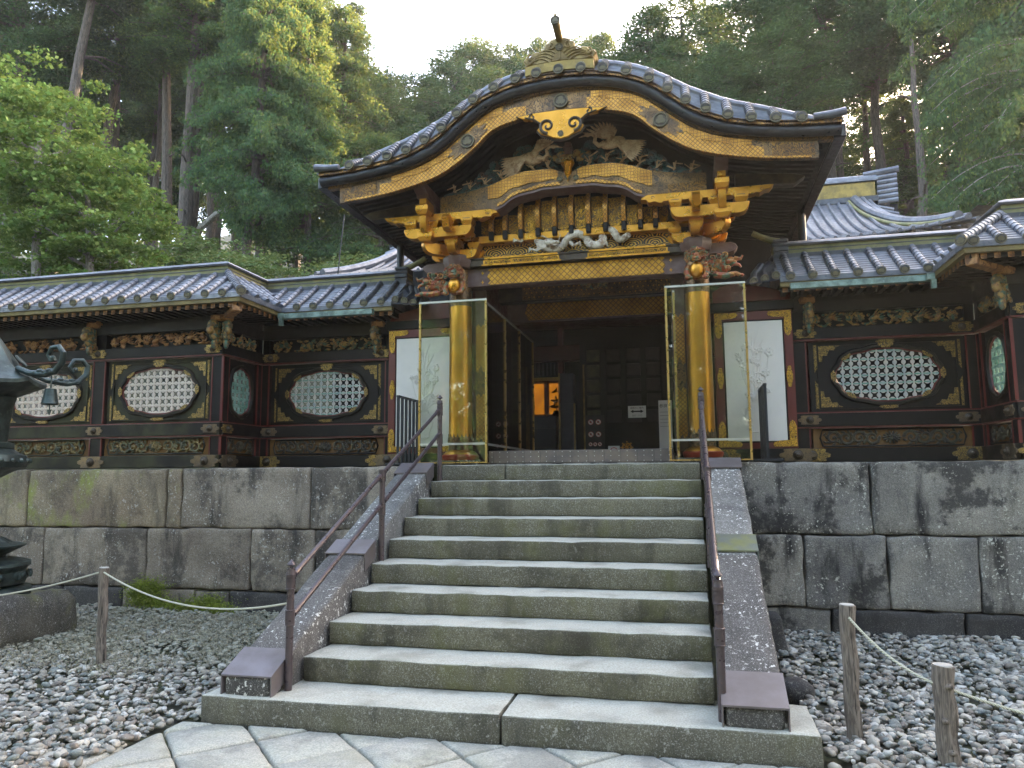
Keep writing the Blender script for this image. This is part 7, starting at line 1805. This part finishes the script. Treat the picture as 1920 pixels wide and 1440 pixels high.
# centre: far trees under the white sky
for i, (x, y, z, cr, lab) in enumerate(((-17.6, 40, 26.5, 'cyp0', 'far conifer left of the lowest dip of the sky'), (-15.5, 48, 30.5, 'cedar1', 'far cedar in the lowest dip of the sky'), (-14.2, 46, 31.0, 'cedar0', 'far cedar left of the roof finial'), (-11.6, 50, 34.3, 'cedar1', 'highest of the far cedars left of the roof finial'),
    (-9.0, 49, 33.5, 'cedar0', 'far cedar just left of the roof finial'), (-6.3, 48, 32.2, 'cyp0', 'far conifer directly behind the roof finial'), (-3.6, 46, 32.8, 'cedar1', 'far cedar just right of the roof finial'), (-1.5, 42, 30.2, 'cedar0', 'far cedar peeping over the gable right of the finial'),
    (-12.8, 38, 24.0, 'cyp1', 'mid-distance cypress above the left slope of the gate roof'), (-9.5, 38, 24.5, 'cyp0', 'mid-distance conifer above the rising left curve of the gate roof'), (-6.5, 40, 26.5, 'cedar0', 'mid-distance cedar behind the left shoulder of the gable'), (-14.8, 34, 22.0, 'cyp0', 'mid-distance cypress right of the blue-green one'))):
    cz = ground_z(x, y)+1.5; H = 16 if cr.startswith('cedar') else 14
    tree((x, y), (x, z-1), .22, cr, (1.15, (z-cz)/H), cz, lab, i*2.1, 'far trees under the open sky')
for i, (x, y, z, sx, lab) in enumerate(((-15.1, 36, 26.4, 1.25, 'bushy cedar right of the golden topped cypress'), (-15.5, 40, 27.9, 1.4, 'bushy cedar at the foot of the white sky gap'), (-15.4, 45, 30.6, 1.3, 'rounded cedar where the sky dips lowest'), (-13.6, 48, 34.6, 1.5, 'broad cedar left of the horn of the finial'),
    (-11.9, 51, 36.6, 1.5, 'broad far cedar midway between sky dip and finial'), (-10.0, 51, 35.6, 1.5, 'broad far cedar close left of the finial'), (-7.6, 50, 35.2, 1.4, 'broad far cedar hidden partly by the finial'), (-12.6, 42, 27.8, 1.5, 'rounded cedar above the rising roof curve'), (-9.2, 43, 29.0, 1.5, 'rounded cedar above the left shoulder of the gable'))):
    cz = ground_z(x, y)+1.0; tree((x, y), (x, z-1), .22, 'cedar1', (sx, (z-cz)/16), cz, lab, i*1.9+.4, 'far trees under the open sky')
# right: a wall of billowing cedars
RT_ = [((-.3, 31), 22.5, 'cedar1', 1.15), ((1.9, 32), 25.0, 'cedar0', 1.25), ((3.6, 34), 26.6, 'cedar1', 1.1), ((5.4, 33), 25.2, 'cedar0', 1.1), ((2.8, 28), 20.0, 'cedar1', 1.0), ((5.0, 27), 19.8, 'cedar0', 1.0), ((7.6, 31), 26.5, 'cedar1', 1.3),
       ((7.2, 27), 20.3, 'cedar1', 1.05), ((9.6, 29), 27.5, 'cedar0', 1.3), ((12.0, 31), 29, 'cedar1', 1.3), ((14.6, 29), 28, 'cedar0', 1.35), ((17.6, 30), 28, 'cedar1', 1.3), ((20.8, 31), 28, 'cedar0', 1.3), ((16.0, 25), 24, 'cyp1', 1.3), ((19.4, 25), 25, 'cyp0', 1.3)]
ordn = ['billowing cedar rising just right of the finial', 'tall billowing cedar whose top touches the open sky above the gable', 'cedar with a notched top under the right patch of sky', 'cedar just left of where the right forest fills the sky', 'lower cedar directly above the top of the right gable curve', 'lower cedar above the falling right curve of the gate roof', 'great cedar at the right border of the white sky',
        'round-headed cedar above the right eave of the gate', 'great cedar above the bright gap between trunks', 'cedar right of the bright gap between trunks', 'tall cedar above the ridge end of the main hall', 'cedar behind the drooping cypress branches', 'cedar in the upper right corner', 'drooping cypress above the right corridor roof', 'drooping cypress at the right edge of the photo']
for i, ((x, y), z, cr, sx) in enumerate(RT_):
    low = z-10.5 if i in (7, 8, 9, 10) else ground_z(x, y)+2.0
    cz = max(ground_z(x, y)+1.5, {8: 16.8, 9: 17.6, 10: 15.8, 7: 13.5}.get(i, low)); H = 16 if cr.startswith('cedar') else 14
    tree((x, y), (x, z-1), .24, cr, (sx, (z-cz)/H), cz, ordn[i], i*1.7, 'trees on the right hillside')
for i, (x, y, zt_, r, lab) in enumerate(((10.2, 30.5, 21, .2, 'bare dark trunk at the left of the bright gap'), (11.9, 33, 22, .22, 'bare trunk in the middle of the bright gap'), (11.5, 24, 17.5, .2, 'grey bare trunk beside the ridge end of the main hall'))):
    t = thing('bare_trunk', lab, 'tree', (x, y, ground_z(x, y)), 'bare trunks above the main hall'); trunk_mesh(x, y, ground_z(x, y), x+.1, y, zt_, r, i, t, 'bark')
for i, (x, y, z, sx) in enumerate(((9.0, 40, 22.5, 1.0), (11.6, 39, 21.0, 1.0), (14.4, 41, 25, 1.1), (17, 38, 24, 1.1), (6.2, 42, 27, 1.1), (14.2, 35, 20.5, .8), (19.5, 36, 24, 1.2))):
    cz = ground_z(x, y)+1; tree((x, y), (x, z-1), .2, 'cyp0', (sx, (z-cz)/14), cz, 'sunlit conifer glimpsed through the gap between the right trunks', i*1.1, 'conifers behind the gap')
# the near cypress with long drooping sprays at the right edge
def spray_tree(x, y, seed):
    rs = np.random.RandomState(seed); cs = []; rr = []; t = thing('cypress_tree', 'near cypress with long grey-green drooping sprays and bare twigs, upper right corner', 'tree', (x, y, ground_z(x, y)))
    trunk_mesh(x, y, ground_z(x, y), x+.2, y, 17, .25, seed, t)
    mb = MB()
    for k in range(46):
        z = rs.uniform(7.6, 15.5); a = rs.uniform(math.pi*.75, math.pi*1.45); L = rs.uniform(1.8, 3.6); pts = []
        for j in range(9): f = j/8; pts.append(Vector((x+math.cos(a)*L*f, y+math.sin(a)*L*f*.8, z+.5*L*f-.75*L*f*f)))
        mb.tube(pts, [.03-.003*j for j in range(9)], 4, False)
        for j in range(2, 9):
            for _ in range(2):
                c = pts[j]+Vector(rs.normal(size=3)*.1); cs.append((c.x, c.y, c.z-.12)); s = rs.uniform(.14, .28); rr.append((s*1.1, s, s))
    mb.build('twigs', M['bark_pale'], t); V = leaves(cs, rr, 60, .10, rs, 'droop'); o = link('crown', fast_mesh('crown', V-np.array([x, y, ground_z(x, y)]), len(V)//4, 4, M['leaf_cypress']), t)
spray_tree(12.2, 15.5, 5)
# trees round the courtyard behind the viewer
for i, (x, y) in enumerate([(-26, -2), (-25, -9), (-22, -16), (-16, -20), (-10, -22), (-4, -21), (1, -23), (6, -21), (11, -22), (17, -20), (23, -17), (27, -11), (27, -4), (26, 3), (26, 10), (-26, 5), (-13, -27), (3, -28), (14, -27), (-7, -17.5)]):
    cr = ('cedar0', 'cyp1', 'cedar1', 'cyp0')[i % 4]; t = thing(KIND[crown_k]+'_tree' if False else KIND[cr]+'_tree', 'conifer of the ring of trees behind the viewer', 'tree', (x, y, 0), 'trees behind the viewer')
    trunk_mesh(x, y, -.1, x, y, 17, .3, i, t); me, lb = CR[cr]; inst('crown', me, t, Matrix.Translation((x, y, .8)) @ Matrix.Rotation(i, 4, 'Z') @ Matrix.Diagonal((1.35, 1.35, 1.25, 1)))
# bright maple and broad-leaved shrubs on the left
def maple_tree(x, y, z, s, lab, mesh=MP, nm='maple_tree', tr=True, rz=0):
    t = thing(nm, lab, 'tree' if tr else 'shrub', (x, y, ground_z(x, y)), 'broad-leaved trees on the left'); 
    if tr:
        mb = MB(); g = ground_z(x, y); mb.tube([(x+.3, y, g), (x+.1, y, (g+z)/2), (x-.2, y, z), (x-.4, y, z+1.2)], [.16, .13, .1, .04], 9)
        r = random.Random(int(x*7))
        for k in range(9):
            a = r.uniform(0, 6.28); L = r.uniform(1.2, 2.4)*s[0]; zz = z+r.uniform(-1.5, .8); mb.tube([(x, y, zz-.5), (x+math.cos(a)*L*.5, y+math.sin(a)*L*.5, zz), (x+math.cos(a)*L, y+math.sin(a)*L, zz+.5)], [.06, .04, .01], 6, False)
        mb.build('trunk', M['bark_pale'], t)
    inst('crown', mesh, t, Matrix.Translation((x, y, z)) @ Matrix.Rotation(rz, 4, 'Z') @ Matrix.Diagonal((*s, 1)))
    return t
maple_tree(-14.4, 12.6, 11.0, (.95, .95, .95), 'bright green maple with light grey trunk filling the left edge above the corridor roof')
maple_tree(-12.9, 13.0, 9.0, (.80, .8, .75), 'lower bright green maple spreading right above the corridor ridge', rz=2)
maple_tree(-15.8, 14.5, 8.4, (.9, .9, .7), 'shaded maple at the left edge below the bright one', rz=4)
maple_tree(-15.4, 11.6, 7.0, (.55, .55, .4), 'glossy leaved shrub peeping over the corridor ridge at the left edge', MP2, 'shrub', False)
maple_tree(-10.6, 17, 7.9, (.9, .9, .55), 'dark green shrub behind the corridor ridge below the curved bough', MP2, 'shrub', False, 1)
maple_tree(-7.0, 17, 7.6, (.9, .9, .5), 'pale green shrub above the ridge left of the gate', MP2, 'shrub', False, 3)
maple_tree(-13.2, 18.5, 8.9, (1.3, 1.2, .7), 'dim shrub under the three grouped trunks', MP2, 'shrub', False, 5)

# thin air between the hall and the forest
mb = MB(); mb.box(-70, 75, -34, 75, -2.0, 60)
hz_m = bpy.data.materials.new('thin_haze'); hz_m.use_nodes = True; t_ = hz_m.node_tree; t_.nodes.remove(t_.nodes['Principled BSDF'])
pv = t_.nodes.new('ShaderNodeVolumePrincipled'); pv.inputs['Color'].default_value = (.93, .96, 1, 1); pv.inputs['Density'].default_value = .0004; pv.inputs['Anisotropy'].default_value = .2
t_.links.new(pv.outputs[0], t_.nodes['Material Output'].inputs['Volume'])
hb_ = mb.build('haze', hz_m, None, smooth=False); hb_['kind'] = 'stuff'
